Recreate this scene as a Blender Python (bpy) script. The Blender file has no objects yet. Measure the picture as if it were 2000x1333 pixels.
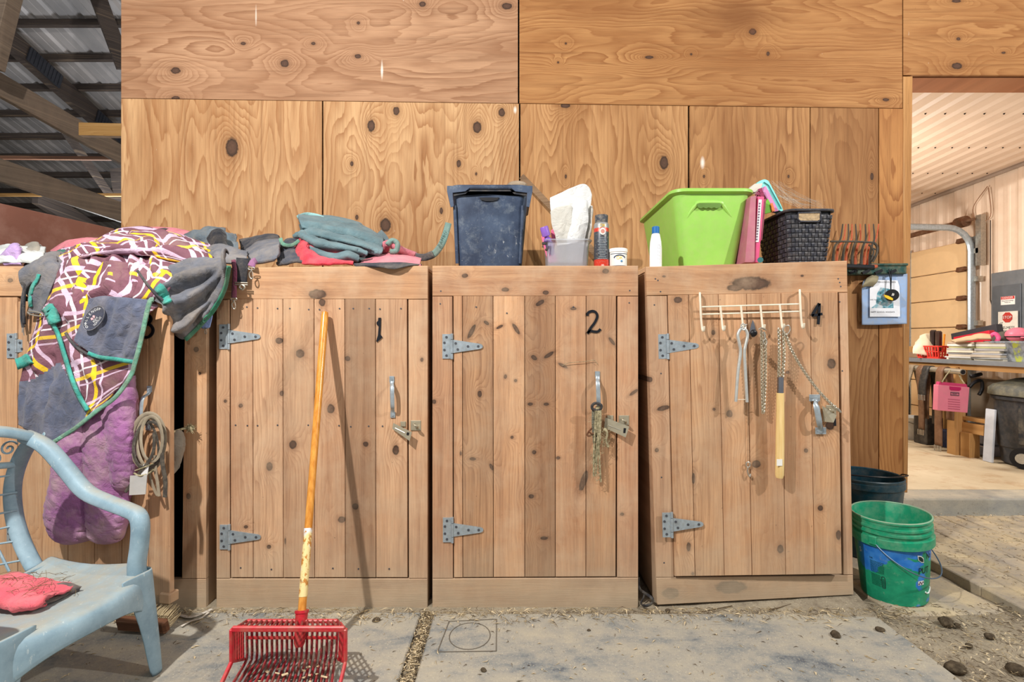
import bpy, math, random
from mathutils import Vector, Matrix, noise, Euler
S = bpy.context.scene
COL = S.collection
random.seed(4)
PI = math.pi
# ------------------------------------------------------------------ camera, world, lamps
H = 1.1
cam_d = bpy.data.cameras.new('camera'); cam = bpy.data.objects.new('camera', cam_d); COL.objects.link(cam)
cam.location = (0, 0, H); cam.rotation_euler = (PI/2, 0, 0)
cam_d.sensor_width = 36; cam_d.sensor_fit = 'HORIZONTAL'; cam_d.lens = 18; cam_d.clip_start = .05
S.camera = cam
W = bpy.data.worlds.new('World'); S.world = W; W.use_nodes = True
W.node_tree.nodes['Background'].inputs[0].default_value = (0.93, 0.97, 1.0, 1)
W.node_tree.nodes['Background'].inputs[1].default_value = 0.40
def lamp(name, loc, power, color=(1, .965, .92), r=.035):
    d = bpy.data.lights.new(name, 'POINT'); d.energy = power; d.color = color; d.shadow_soft_size = r
    o = bpy.data.objects.new(name, d); COL.objects.link(o); o.location = loc; return o
lamp('aisle_lamp', (-1.45, .2, 3.1), 430)
lamp('aisle_lamp', (3.0, .4, 3.1), 290)
lamp('room_fill', (2.75, 4.7, 1.75), 80, (1, .93, .85), .15)  # unseen fill light added behind the plywood to brighten the room ceiling
lamp('barn_fill', (-5.2, 6.6, 2.4), 120, (.9, .95, 1), .3)  # unseen fill light added to brighten the roof metal
S.view_settings.view_transform = 'Standard'; S.view_settings.look = 'None'
S.view_settings.gamma = 1; S.view_settings.use_curve_mapping = False
S.view_settings.exposure = 0.15

# ------------------------------------------------------------------ measuring helpers
def P(px, py, Y): return Vector(((px-1000)/1000*Y, Y, H-(py-666.5)/1000*Y))
def lin(c):
    c /= 255.
    return c/12.92 if c <= .04045 else ((c+.055)/1.055)**2.4
def C(r, g, b): return (lin(r), lin(g), lin(b), 1)
def crom(pts, n, closed=False):
    """Catmull-Rom through pts (any Vector), n samples per span"""
    L = len(pts); out = []
    for i in range(L if closed else L-1):
        if closed: a, b, c, d = pts[(i-1) % L], pts[i], pts[(i+1) % L], pts[(i+2) % L]
        else: a, b, c, d = pts[max(i-1, 0)], pts[i], pts[i+1], pts[min(i+2, L-1)]
        for k in range(n):
            t = k/n
            out.append(.5*((2*b)+(c-a)*t+(2*a-5*b+4*c-d)*t*t+(3*b-a-3*c+d)*t**3))
    if not closed: out.append(pts[-1].copy())
    return out
def rot(x=0, y=0, z=0): return Euler((x, y, z)).to_matrix()

# ------------------------------------------------------------------ mesh builder
class MB:
    def __init__(s): s.v = []; s.f = []; s.uv = {}; s.mi = []
    def add(s, vs, fs, mi=0):
        o = len(s.v); s.v += [Vector(v) for v in vs]
        for f in fs: s.f.append([o+i for i in f]); s.mi.append(mi)
        return o
    def box(s, c, d, R=None, b=0.0, mi=0):
        x, y, z = d[0]/2, d[1]/2, d[2]/2; c = Vector(c)
        b = min(b, x*.9, y*.9, z*.9)
        if b <= 0:
            vs = [Vector((i*x, j*y, k*z)) for i in (-1, 1) for j in (-1, 1) for k in (-1, 1)]
            fs = [(0, 1, 3, 2), (4, 6, 7, 5), (0, 4, 5, 1), (2, 3, 7, 6), (0, 2, 6, 4), (1, 5, 7, 3)]
        else:
            vs = []; idx = {}
            for i in (-1, 1):
                for j in (-1, 1):
                    for k in (-1, 1):
                        for a in range(3):
                            p = [i*(x-b), j*(y-b), k*(z-b)]; p[a] = (i*x, j*y, k*z)[a]
                            idx[(i, j, k, a)] = len(vs); vs.append(Vector(p))
            fs = []
            q = [(-1, -1), (1, -1), (1, 1), (-1, 1)]
            for a in range(3):
                for sg in (-1, 1):
                    f = []
                    for (m, n) in q:
                        t = [m, n]; t.insert(a, sg); f.append(idx[(*t, a)])
                    fs.append(f if (sg > 0) != (a == 1) else f[::-1])
            for a in range(3):
                o1, o2 = [i for i in range(3) if i != a]
                for m in (-1, 1):
                    for n in (-1, 1):
                        k1 = [0, 0, 0]; k1[o1] = m; k1[o2] = n
                        ka = list(k1); ka[a] = -1; kb = list(k1); kb[a] = 1
                        fs.append((idx[(*ka, o1)], idx[(*kb, o1)], idx[(*kb, o2)], idx[(*ka, o2)]))
            for i in (-1, 1):
                for j in (-1, 1):
                    for k in (-1, 1): fs.append([idx[(i, j, k, a)] for a in range(3)])
        if R is not None: vs = [R @ v for v in vs]
        return s.add([c+v for v in vs], fs, mi)
    def board(s, q, t, c=.003, axis=Vector((0, 1, 0)), mi=0):
        """plank from front quad TL,TR,BR,BL; depth t along axis; chamfered front edges"""
        q = [Vector(p) for p in q]; m = sum(q, Vector())/4; axis = Vector(axis)
        fr = []
        for i in range(4):
            a = (q[(i+1) % 4]-q[i]).normalized(); b = (q[(i-1) % 4]-q[i]).normalized()
            fr.append(q[i]+(a+b)*c)
        rim = [p+axis*c for p in q]; bk = [p+axis*t for p in q]
        fs = [(0, 3, 2, 1), (8, 9, 10, 11)]
        for i in range(4):
            j = (i+1) % 4
            fs += [(i, j, 4+j, 4+i), (4+i, 4+j, 8+j, 8+i)]
        return s.add(fr+rim+bk, fs, mi)
    def beam(s, a, b, w, h, up=Vector((0, 0, 1)), bev=0, mi=0):
        a, b = Vector(a), Vector(b); d = b-a; L = d.length; d.normalize()
        side = d.cross(up).normalized(); u = side.cross(d)
        R = Matrix((side, d, u)).transposed()
        return s.box((a+b)/2, (w, L, h), R, bev, mi)
    def tube(s, pts, r, n=10, closed=False, caps=True, flat=None, up=None, mi=0):
        """sweep; r number or list; flat=(a,b) ellipse multipliers along (side,up)"""
        pts = [Vector(p) for p in pts]; L = len(pts)
        if not hasattr(r, '__len__'): r = [r]*L
        fa, fb = flat or (1, 1)
        rings = []; prev = None
        for i, p in enumerate(pts):
            if closed: t = pts[(i+1) % L]-pts[(i-1) % L]
            else: t = pts[min(i+1, L-1)]-pts[max(i-1, 0)]
            if t.length < 1e-9: t = Vector((0, 0, 1))
            t.normalize()
            if up is not None: u = Vector(up)-t*t.dot(Vector(up))
            elif prev is None:
                u = Vector((0, 0, 1)) if abs(t.z) < .9 else Vector((0, 1, 0)); u = u-t*t.dot(u)
            else: u = prev-t*t.dot(prev)
            if u.length < 1e-6: u = prev or Vector((1, 0, 0))
            u.normalize(); prev = u; sd = t.cross(u)
            rings.append([p+sd*math.cos(2*PI*k/n)*r[i]*fa+u*math.sin(2*PI*k/n)*r[i]*fb for k in range(n)])
        fs = []
        for i in range(L if closed else L-1):
            j = (i+1) % L
            for k in range(n): fs.append((i*n+k, i*n+(k+1) % n, j*n+(k+1) % n, j*n+k))
        if caps and not closed: fs += [list(range(n))[::-1], [(L-1)*n+k for k in range(n)]]
        return s.add([v for R in rings for v in R], fs, mi)
    def lathe(s, prof, c=(0, 0, 0), n=32, R=None, sx=1, sy=1, mi=0, power=2):
        """prof list of (r,z); superellipse by power; open ends are left as drawn"""
        c = Vector(c); vs = []
        for (r, z) in prof:
            for k in range(n):
                a = 2*PI*k/n; ca, sa = math.cos(a), math.sin(a)
                if power != 2:
                    q = (abs(ca)**power+abs(sa)**power)**(-1/power); ca *= q; sa *= q
                vs.append(Vector((r*sx*ca, r*sy*sa, z)))
        if R is not None: vs = [R @ v for v in vs]
        fs = []
        for i in range(len(prof)-1):
            for k in range(n): fs.append((i*n+k, i*n+(k+1) % n, (i+1)*n+(k+1) % n, (i+1)*n+k))
        if prof[0][0] > 1e-6 and False: fs.append(list(range(n))[::-1])
        return s.add([c+v for v in vs], fs, mi)
    def prism(s, poly, ext, mi=0):
        """poly: list of world points (planar), extruded by vector ext"""
        n = len(poly); poly = [Vector(p) for p in poly]; ext = Vector(ext)
        fs = [list(range(n)), [n+i for i in range(n)][::-1]]
        for i in range(n): fs.append((i, n+i, n+(i+1) % n, (i+1) % n))
        return s.add(poly+[p+ext for p in poly], fs, mi)
    def grid(s, rows, mi=0, uv=None):
        nr, nc = len(rows), len(rows[0]); o = len(s.v)
        s.v += [Vector(p) for r in rows for p in r]
        for i in range(nr-1):
            for j in range(nc-1):
                s.f.append([o+i*nc+j, o+(i+1)*nc+j, o+(i+1)*nc+j+1, o+i*nc+j+1]); s.mi.append(mi)
        if uv:
            for i in range(nr):
                for j in range(nc): s.uv[o+i*nc+j] = uv[i][j]
        return o
    def ball(s, c, r, n=10, m=7, sc=(1, 1, 1), R=None, mi=0):
        prof = [(r*max(math.sin(PI*i/m), 1e-4), -r*math.cos(PI*i/m)) for i in range(m+1)]
        o = len(s.v); s.lathe(prof, (0, 0, 0), n, mi=mi)
        for i in range(o, len(s.v)):
            v = s.v[i]; v = Vector((v.x*sc[0], v.y*sc[1], v.z*sc[2]))
            if R is not None: v = R @ v
            s.v[i] = v+Vector(c)
    def stroke(s, pts, w, Y, t, n=5):
        """flat numeral stroke drawn on the plane at depth Y, px units"""
        cp = crom([Vector((a, b, 0)) for a, b in pts], n)
        Lf, Rt = [], []
        for i, p in enumerate(cp):
            d = cp[min(i+1, len(cp)-1)]-cp[max(i-1, 0)]; d.normalize()
            nn = Vector((-d.y, d.x, 0))*w/2
            Lf.append(p+nn); Rt.append(p-nn)
        for i in range(len(cp)-1):
            q = [Lf[i], Lf[i+1], Rt[i+1], Rt[i]]
            s.prism([P(v.x, v.y, Y-t) for v in q], (0, t, 0))
def wloc(o):
    v = Vector((0, 0, 0))
    while o is not None: v = v+Vector(o.location); o = o.parent
    return v
def obj(name, mb, mat, parent=None, smooth=False, solid=0, offs=0, at=None, bevel=0, subd=0):
    """link one mesh object. verts are world coordinates; stored relative to the parent (or `at`)"""
    me = bpy.data.meshes.new(name)
    o = bpy.data.objects.new(name, me); COL.objects.link(o)
    base = wloc(parent) if parent is not None else Vector((0, 0, 0))
    if parent is not None: o.parent = parent
    elif at is not None: o.location = at; base = Vector(at)
    me.from_pydata([v-base for v in mb.v], [], mb.f)
    for m in (mat if isinstance(mat, (list, tuple)) else [mat]): me.materials.append(m)
    for p, mi in zip(me.polygons, mb.mi): p.material_index = mi
    if mb.uv:
        ul = me.uv_layers.new(name='UVMap')
        for l in me.loops: ul.data[l.index].uv = mb.uv.get(l.vertex_index, (0, 0))
    if smooth:
        me.shade_smooth()
        if smooth != 'all':
            try: me.set_sharp_from_angle(angle=math.radians(40))
            except Exception: pass
    me.update()
    if solid:
        m = o.modifiers.new('s', 'SOLIDIFY'); m.thickness = solid; m.offset = offs
    if subd:
        m = o.modifiers.new('d', 'SUBSURF'); m.levels = subd; m.render_levels = subd
    if bevel:
        m = o.modifiers.new('b', 'BEVEL'); m.width = bevel; m.segments = 2; m.limit_method = 'ANGLE'
    return o
def thing(name, loc, label, cat, group=None):
    o = bpy.data.objects.new(name, None); COL.objects.link(o); o.location = loc
    o.empty_display_size = .05
    return tag(o, label, cat, group)
def tag(o, label=None, cat=None, group=None, kind=None):
    if label: o['label'] = label
    if cat: o['category'] = cat
    if group: o['group'] = group
    if kind: o['kind'] = kind
    return o
def one(name, mb, mat, label, cat, group=None, kind=None, **k):
    b = [min(v[i] for v in mb.v) for i in range(3)]; t = [max(v[i] for v in mb.v) for i in range(3)]
    k.setdefault('at', ((b[0]+t[0])/2, (b[1]+t[1])/2, b[2]))
    return tag(obj(name, mb, mat, **k), label, cat, group, kind)
def struct(name, mb, mat, **k):
    return tag(obj(name, mb, mat, **k), kind='structure')
def sempty(name, loc=(0, 0, 0)):
    o = bpy.data.objects.new(name, None); COL.objects.link(o); o.location = loc; o['kind'] = 'structure'; return o
def dup(root, loc=None, rz=None, label=None, group=None, cat=None):
    r = root.copy(); COL.objects.link(r)
    if loc is not None: r.location = loc
    if rz is not None: r.rotation_euler = (0, 0, rz)
    if label: r['label'] = label
    if group: r['group'] = group
    for ch in list(root.children):
        c = ch.copy(); COL.objects.link(c); c.parent = r
        for g in list(ch.children):
            d = g.copy(); COL.objects.link(d); d.parent = c
    return r
def text_mb(body, size, mapf, ext=.0008, align='CENTER'):
    """lettering as mesh: mapf(x,y,d) gives the world point; d is the depth out of the surface"""
    cu = bpy.data.curves.new('t', 'FONT'); cu.body = body; cu.size = size; cu.align_x = align; cu.align_y = 'CENTER'
    cu.resolution_u = 3
    o = bpy.data.objects.new('t', cu); me = bpy.data.meshes.new_from_object(o)
    mb = MB(); mb.add([mapf(v.co.x, v.co.y, ext) for v in me.vertices], [list(p.vertices) for p in me.polygons])
    bpy.data.objects.remove(o); bpy.data.curves.remove(cu); bpy.data.meshes.remove(me)
    return mb

# ------------------------------------------------------------------ material helpers
class NT:
    def __init__(s, name):
        s.m = bpy.data.materials.new(name); s.m.use_nodes = True; s.t = s.m.node_tree
        s.b = s.t.nodes['Principled BSDF']
    def n(s, typ, **kw):
        d = s.t.nodes.new(typ)
        for k, v in kw.items(): setattr(d, k, v)
        return d
    def put(s, sock, v):
        if v is None: return
        if hasattr(v, 'is_output'): s.t.links.new(v, sock)
        else: sock.default_value = v
    def math(s, op, a, b=None, c=None, clamp=False):
        d = s.n('ShaderNodeMath', operation=op, use_clamp=clamp)
        for i, v in enumerate((a, b, c)): s.put(d.inputs[i], v)
        return d.outputs[0]
    def vm(s, op, a, b=None, c=None):
        d = s.n('ShaderNodeVectorMath', operation=op)
        for i, v in enumerate((a, b, c)): s.put(d.inputs[i], v)
        return d.outputs[1] if op in ('LENGTH', 'DOT_PRODUCT', 'DISTANCE') else d.outputs[0]
    def noise(s, vec, scale=1, detail=3, rough=.5, dist=0):
        d = s.n('ShaderNodeTexNoise'); s.put(d.inputs['Vector'], vec)
        d.inputs['Scale'].default_value = scale; d.inputs['Detail'].default_value = detail
        d.inputs['Roughness'].default_value = rough; d.inputs['Distortion'].default_value = dist
        return d.outputs[0]
    def ramp(s, fac, stops, const=False, alpha=False):
        d = s.n('ShaderNodeValToRGB'); s.put(d.inputs[0], fac); e = d.color_ramp.elements
        while len(e) < len(stops): e.new(.5)
        for i, (p, c) in enumerate(stops):
            e[i].position = p; e[i].color = c if hasattr(c, '__len__') else (c, c, c, 1)
        if const: d.color_ramp.interpolation = 'CONSTANT'
        return (d.outputs[0], d.outputs[1]) if alpha else d.outputs[0]
    def mr(s, v, a, b, c=0, d=1):
        n = s.n('ShaderNodeMapRange'); s.put(n.inputs[0], v)
        for i, x in enumerate((a, b, c, d)): s.put(n.inputs[i+1], x)
        return n.outputs[0]
    def mix(s, f, a, b, blend='MIX'):
        d = s.n('ShaderNodeMix', data_type='RGBA', blend_type=blend)
        s.put(d.inputs[0], f); s.put(d.inputs[6], a); s.put(d.inputs[7], b); return d.outputs[2]
    def xyz(s, v):
        d = s.n('ShaderNodeSeparateXYZ'); s.put(d.inputs[0], v); return d.outputs
    def comb(s, x, y, z):
        d = s.n('ShaderNodeCombineXYZ')
        for i, v in enumerate((x, y, z)): s.put(d.inputs[i], v)
        return d.outputs[0]
    def obj(s): return s.n('ShaderNodeTexCoord').outputs['Object']
    def uv(s): return s.n('ShaderNodeTexCoord').outputs['UV']
    def attr(s, name): return s.n('ShaderNodeAttribute', attribute_type='OBJECT', attribute_name=name).outputs['Fac']
    def bump(s, h, strength=.3, dist=.01):
        d = s.n('ShaderNodeBump'); s.put(d.inputs['Height'], h)
        d.inputs['Strength'].default_value = strength; d.inputs['Distance'].default_value = dist
        s.t.links.new(d.outputs[0], s.b.inputs['Normal'])
    def done(s, col, rough=.7, metal=0, spec=None):
        s.put(s.b.inputs['Base Color'], col); s.put(s.b.inputs['Roughness'], rough)
        s.b.inputs['Metallic'].default_value = metal
        if spec is not None: s.b.inputs['Specular IOR Level'].default_value = spec
        return s.m
def mat(name, c, rough=.6, metal=0, dust=0, dustc=(176, 160, 132), var=.12, scale=9, bump=0, spec=.35):
    """painted / plastic / metal / cloth with colour variation and loose dust"""
    N = NT(name); p = N.obj()
    a = N.noise(p, scale, 4, .6)
    k = 1+var
    col = N.mix(N.mr(a, .3, .7), tuple(x*(1-var) for x in C(*c)[:3])+(1,), tuple(min(x*k, 1) for x in C(*c)[:3])+(1,))
    if dust:
        d = N.noise(p, scale*2.3, 6, .65)
        col = N.mix(N.math('MULTIPLY', N.mr(d, .42, .72), dust, clamp=True), col, C(*dustc))
    if bump: N.bump(N.noise(p, scale*12, 3), bump, .004)
    return N.done(col, rough, metal, spec)
def wood(name, light, dark, knots=(), vertical=True, ply=False, base=(0, 0, 0), freq=None, contrast=.75, stains=(), dirt=0, kdark=(70, 50, 40), grey=0, white=.5):
    """sawn or rotary-cut timber: growth rings are contour lines of a stretched noise field bent round each knot.
    knots: (world x, world z, half width, half height); base: the world origin of the object space"""
    N = NT(name); o = N.obj(); X, Y, Z = N.xyz(o)
    seed = N.attr('seed'); tint = N.attr('tint')
    ac, al = (X, Z) if vertical else (Z, X)
    ac = N.math('MULTIPLY_ADD', seed, 7.3, ac); al2 = N.math('MULTIPLY_ADD', seed, 3.1, al)
    D = None; pk = N.comb(X, 0, Z)
    wob = N.noise(o, 60, 2)
    for kn in knots:
        kx, kz, rx, rz = kn[:4]; kx -= base[0]; kz -= base[2]
        if len(kn) > 4 and kn[4]:      # slanting spike knot
            ca, sa = math.cos(kn[4]), math.sin(kn[4])
            e1 = N.math('SUBTRACT', N.vm('DOT_PRODUCT', pk, (ca/rx, 0, sa/rx)), (kx*ca+kz*sa)/rx)
            e2 = N.math('SUBTRACT', N.vm('DOT_PRODUCT', pk, (-sa/rz, 0, ca/rz)), (-kx*sa+kz*ca)/rz)
            q = N.comb(e1, 0, e2)
        else: q = N.vm('MULTIPLY_ADD', pk, (1/rx, 0, 1/rz), (-kx/rx, 0, -kz/rz))
        d = N.vm('LENGTH', q)
        D = d if D is None else N.math('MINIMUM', D, d)
    if ply:
        big = N.noise(N.comb(N.math('MULTIPLY', ac, 2.9), 0, N.math('MULTIPLY', al2, .6)), 1, 2.2, .42, .2)
        mid = N.noise(N.comb(N.math('MULTIPLY', ac, 16), 3, N.math('MULTIPLY', al2, 2.6)), 1, 3, .55)
        field = N.math('MULTIPLY_ADD', big, freq or 24, N.math('MULTIPLY', mid, 1.7))
    else:
        big = N.noise(N.comb(N.math('MULTIPLY', ac, 8), 0, N.math('MULTIPLY', al2, .75)), 1, 2.5, .5)
        mid = N.noise(N.comb(N.math('MULTIPLY', ac, 60), 3, N.math('MULTIPLY', al2, 5)), 1, 2, .5)
        field = N.math('MULTIPLY_ADD', ac, freq or 62, N.math('MULTIPLY_ADD', big, 13, N.math('MULTIPLY', mid, .8)))
    if D is not None:
        field = N.math('MULTIPLY_ADD', N.math('POWER', 2.718, N.math('MULTIPLY', D, -.36 if ply else -.45)), 10 if ply else 7, field)
    s = N.math('FRACT', field)                       # slow rise through earlywood, sharp latewood edge
    ring = N.math('MULTIPLY', N.math('POWER', s, 1.7 if ply else 2.6), N.mr(s, .93, 1, 1, 0))
    amp = N.mr(N.noise(N.comb(N.math('MULTIPLY', ac, 6), 1, N.math('MULTIPLY', al2, 1.3)), 1, 3), .32, .66, .34 if ply else .12, 1)
    ring = N.math('MULTIPLY', N.math('MULTIPLY', ring, amp), contrast)
    fib = N.noise(N.comb(N.math('MULTIPLY', ac, 420), 0, N.math('MULTIPLY', al2, 9)), 1, 3)
    strk = N.noise(N.comb(N.math('MULTIPLY', ac, 46), 7, N.math('MULTIPLY', al2, 1.1)), 1, 5, .62)
    mid_c = tuple((a*.5+b*.5) for a, b in zip(light, dark))
    broad = N.noise(N.comb(N.math('MULTIPLY', ac, 9 if not ply else 4), 5, N.math('MULTIPLY', al2, .45 if not ply else .9)), 1, 4, .55)
    col = N.mix(N.mr(broad, .36, .68), C(*[min(255, x*1.05) for x in light]), C(*mid_c))
    col = N.mix(ring, col, C(*dark))
    col = N.mix(N.mr(strk, .5, .78, 0, .6), col, C(*[x*.82 for x in dark]))
    col = N.mix(N.mr(strk, .22, .46, .32 if ply else .38, 0), col, C(222, 190, 152) if not ply else C(*[min(255, x*1.1) for x in light]))
    col = N.mix(N.mr(fib, .35, .7, .22, 0), col, C(*[x*.5 for x in dark]))
    if D is not None:
        dd = N.math('MULTIPLY_ADD', wob, .5, D)
        col = N.mix(N.mr(dd, 1.2, 2.6, .5, 0), col, C(*[x*.8 for x in dark]))
        kd = N.math('ADD', N.math('MULTIPLY', N.noise(o, 60, 5, .65), .9), N.mr(dd, .2, 1.25, .12, -.12))
        kc = N.mix(kd, C(*[x*.6 for x in kdark]), C(*[min(x*1.45, 255) for x in kdark]))
        kc = N.mix(N.mr(N.math('ABSOLUTE', N.math('SUBTRACT', dd, 1.12)), .05, .22, .7, 0), kc, C(*[x*.45 for x in kdark]))
        col = N.mix(N.mr(dd, 1.15, 1.4, .92, 0), col, kc)
    if grey: col = N.mix(N.mr(N.noise(N.vm('MULTIPLY', o, (5, 5, 2.2)), 1, 6, .66), .38, .68, 0, grey), col, C(140, 118, 100))
    for (kx, kz, rx, rz, sc_, am) in stains:
        q = N.vm('MULTIPLY_ADD', N.comb(X, 0, Z), (1/rx, 0, 1/rz), (-(kx-base[0])/rx, 0, -(kz-base[2])/rz))
        d = N.math('MULTIPLY_ADD', N.noise(N.comb(N.math('MULTIPLY', ac, 9), 0, N.math('MULTIPLY', al2, 3)), 1, 5, .6), 1.3, N.vm('LENGTH', q))
        col = N.mix(N.mr(d, .75, 1.6, am, 0), col, C(*sc_))
    # checks, drips and splashes
    ck = N.noise(N.comb(N.math('MULTIPLY', ac, 90), 2, N.math('MULTIPLY', al2, 2.4)), 1, 3, .6)
    col = N.mix(N.mr(ck, .70, .76, 0, .55), col, C(*[x*.42 for x in dark]))
    if white:
        wn = N.noise(N.comb(N.math('MULTIPLY', X, 70), 4, N.math('MULTIPLY', Z, 16)), 1, 2, .5)
        wm = N.math('MULTIPLY', N.mr(wn, .755, .79), N.mr(N.noise(o, 2.1, 2), .48, .6))
        col = N.mix(N.math('MULTIPLY', wm, white), col, C(235, 228, 215))
        sp = N.noise(o, 85, 2)
        col = N.mix(N.mr(sp, .74, .77, 0, .5), col, C(74, 52, 38))
    if dirt:
        hz = N.math('ADD', Z, base[2])
        dn = N.noise(N.comb(N.math('MULTIPLY', X, 4), 0, N.math('MULTIPLY', hz, 9)), 1, 6, .6)
        dm = N.math('MULTIPLY', N.mr(N.math('MULTIPLY_ADD', dn, -.34, hz), -.16, .12, .9, 0), dirt)
        col = N.mix(dm, col, C(184, 166, 140))
        d2 = N.noise(o, 6, 6, .62)
        col = N.mix(N.mr(d2, .46, .72, 0, .5*dirt), col, C(206, 180, 150))
    br = N.math('ADD', tint, 1)
    col = N.mix(1, col, N.comb(br, br, br), 'MULTIPLY')
    N.bump(N.math('MULTIPLY_ADD', ring, .4, fib), .25, .003)
    return N.done(col, .72, 0, .25)
# ------------------------------------------------------------------ shared materials
M = {}
M['dark'] = mat('dark_timber', (46, 38, 32), .9)  # plain dark brown shared by backing, battens and ceiling screws
M['galv'] = mat('galvanised_steel', (172, 184, 192), .42, .55, .35, (150, 142, 128), .18, 40)
M['steel'] = mat('worn_steel', (190, 184, 172), .38, .8, .2, var=.2, scale=50)
M['black'] = mat('black_enamel', (24, 24, 28), .4)
M['rust'] = mat('rusty_steel', (110, 70, 46), .8, .2, .3)
M['beam'] = wood('weathered_beam', (128, 112, 96), (86, 72, 62), vertical=False, freq=60, grey=.5)
M['beam_dark'] = wood('dark_truss_timber', (84, 74, 68), (56, 48, 46), vertical=False, freq=60, white=.2)
M['yellow_wood'] = wood('new_timber', (196, 152, 92), (164, 116, 62), vertical=False, freq=50)
M['post'] = wood('table_post_timber', (206, 160, 102), (168, 118, 66), freq=50)
# ------------------------------------------------------------------ plywood wall behind the cabinets
YW = 3.2
wb = (0, YW, 0)
ctx = sempty('wall_back', wb)
mb = MB(); mb.box((.01, YW+.11, 1.9), (4.88, .16, 3.5)); mb.box((3.6, YW+.11, 3.2), (2.3, .16, .85))
obj('stud_frame', mb, M['dark'], ctx)
def kp2(l): return [(*kp([q[:4]])[0], q[4], q[5]) for q in l]
def kp(l): return [((x-1000)/1000*YW, H-(y-666.5)/1000*YW, rx*YW/1000, rz*YW/1000) for x, y, rx, rz in l]
L1, D1 = (178, 138, 106), (138, 94, 64)
L2, D2 = (176, 128, 80), (138, 84, 42)
L3, D3 = (200, 160, 116), (152, 100, 58)
sheets = [
 (236, -120, 1012, 191, 0, False, L1, D1, [(343, 138, 9, 6), (556, 124, 8, 7), (699, 110, 6, 4), (612, 85, 4, 3), (475, 85, 5, 3), (825, 8, 6, 5), (990, 12, 10, 6), (343, 192, 8, 4), (700, 45, 3, 3)], 20),
 (1014, -120, 1763, 202, 0, False, L2, D2, [(1470, 62, 7, 6), (1500, 105, 3, 4), (1268, 112, 8, 3), (1105, 85, 2, 2), (1730, 195, 6, 3), (1090, 122, 2, 2), (1350, 106, 2, 2)], 30),
 (1764, -120, 2560, 147, 0, False, L2, D2, [(1869, 129, 10, 6), (1872, 76, 4, 3), (1960, 103, 4, 2), (1868, 2, 9, 3)], 20),
 (236, 194, 629, 960, 0, True, L3, D3, [(453, 288, 12, 18)], 20),
 (631, 199, 1014, 960, 0, True, L3, D3, [(725, 246, 7, 11), (774, 217, 6, 8), (932, 249, 8, 11), (980, 220, 6, 8), (753, 440, 10, 13), (896, 320, 4, 7), (687, 320, 3, 5), (862, 412, 3, 6), (697, 425, 3, 5), (930, 340, 2, 3)], 26),
 (1016, 205, 1344, 960, 0, True, (198, 152, 104), (146, 96, 54), [(1297, 318, 8, 13), (1104, 206, 9, 5), (1105, 345, 2, 4)], 24),
 (1347, 208, 1582, 960, .02, True, (178, 132, 86), (132, 84, 46), [(1540, 345, 2, 3), (1375, 345, 2, 3)], 26),
 (1583, 208, 1716, 960, -.06, True, (178, 132, 86), (132, 84, 46), [(1703, 345, 3, 7)], 26),
 (1717, 212, 1764, 962, -.12, True, (196, 140, 84), (150, 92, 48), [], 20),
]
for i, (x0, y0, x1, y1, ti, vert, la, da, kn, fq) in enumerate(sheets):
    m = wood('plywood', la, da, kp(kn), vert, True, wb, fq, contrast=1.0, stains=kp2([(1440, 30, 130, 60, (112, 66, 32), .7), (1180, 20, 130, 40, (128, 78, 40), .5)]) if i == 1 else kp2([(746, 138, 3, 26, (236, 226, 212), .9), (500, 30, 2, 26, (226, 214, 200), .7)]) if i == 0 else kp2([(1372, 318, 5, 13, (236, 228, 216), .9)]) if i == 6 else kp2([(1006, 215, 4, 9, (236, 228, 216), .9)]) if i == 4 else ())
    mb = MB(); g = .45; seam = lambda x: 192+(x-236)*.0131
    if i in (0, 1): q = [(x0+g, y0), (x1-g, y0), (x1-g, seam(x1)-.4), (x0+g, seam(x0)-.4)]
    elif i == 2: q = [(x0+g, y0), (x1-g, y0), (x1-g, y1-g), (x0+g, y1-g)]
    else: q = [(x0+g, seam(x0)+.5), (x1-g, seam(x1)+.5), (x1-g, y1-g), (x0+g, y1-g)]
    mb.board([P(x, y, YW) for x, y in q], .018, .0012)
    o = obj('plywood_sheet', mb, m, ctx); o['seed'] = i*.37; o['tint'] = ti
mb = MB(); mb.board([P(1764.5, 149, YW-.004), P(1783, 149, YW-.004), P(1773, 963, YW-.004), P(1764.5, 963, YW-.004)], .21, .003)
mj = wood('jamb_timber', (190, 140, 86), (150, 100, 56), freq=50)
tag(obj('trim_1', mb, mj), kind='structure')
mb = MB(); mb.box((3.65, YW+.125, 2.81), (2.3, .19, .1))
tag(obj('trim_2', mb, wood('header_timber', (178, 120, 82), (132, 80, 52), vertical=False, freq=50)), kind='structure')
# brown stall partition on the left
mb = MB(); a = Vector((-2.72, 2.0, 0)); b = Vector((-2.475, 3.19, 0)); up = Vector((0, 0, 1.8))
mb.board([a+up, b+up, b, a], .04, .004, (b-a).cross(Vector((0, 0, 1))).normalized()*-1)
struct('wall_left', mb, mat('brown_painted_board', (112, 74, 62), .55, 0, .3, (160, 130, 118), .12, 3))
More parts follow.
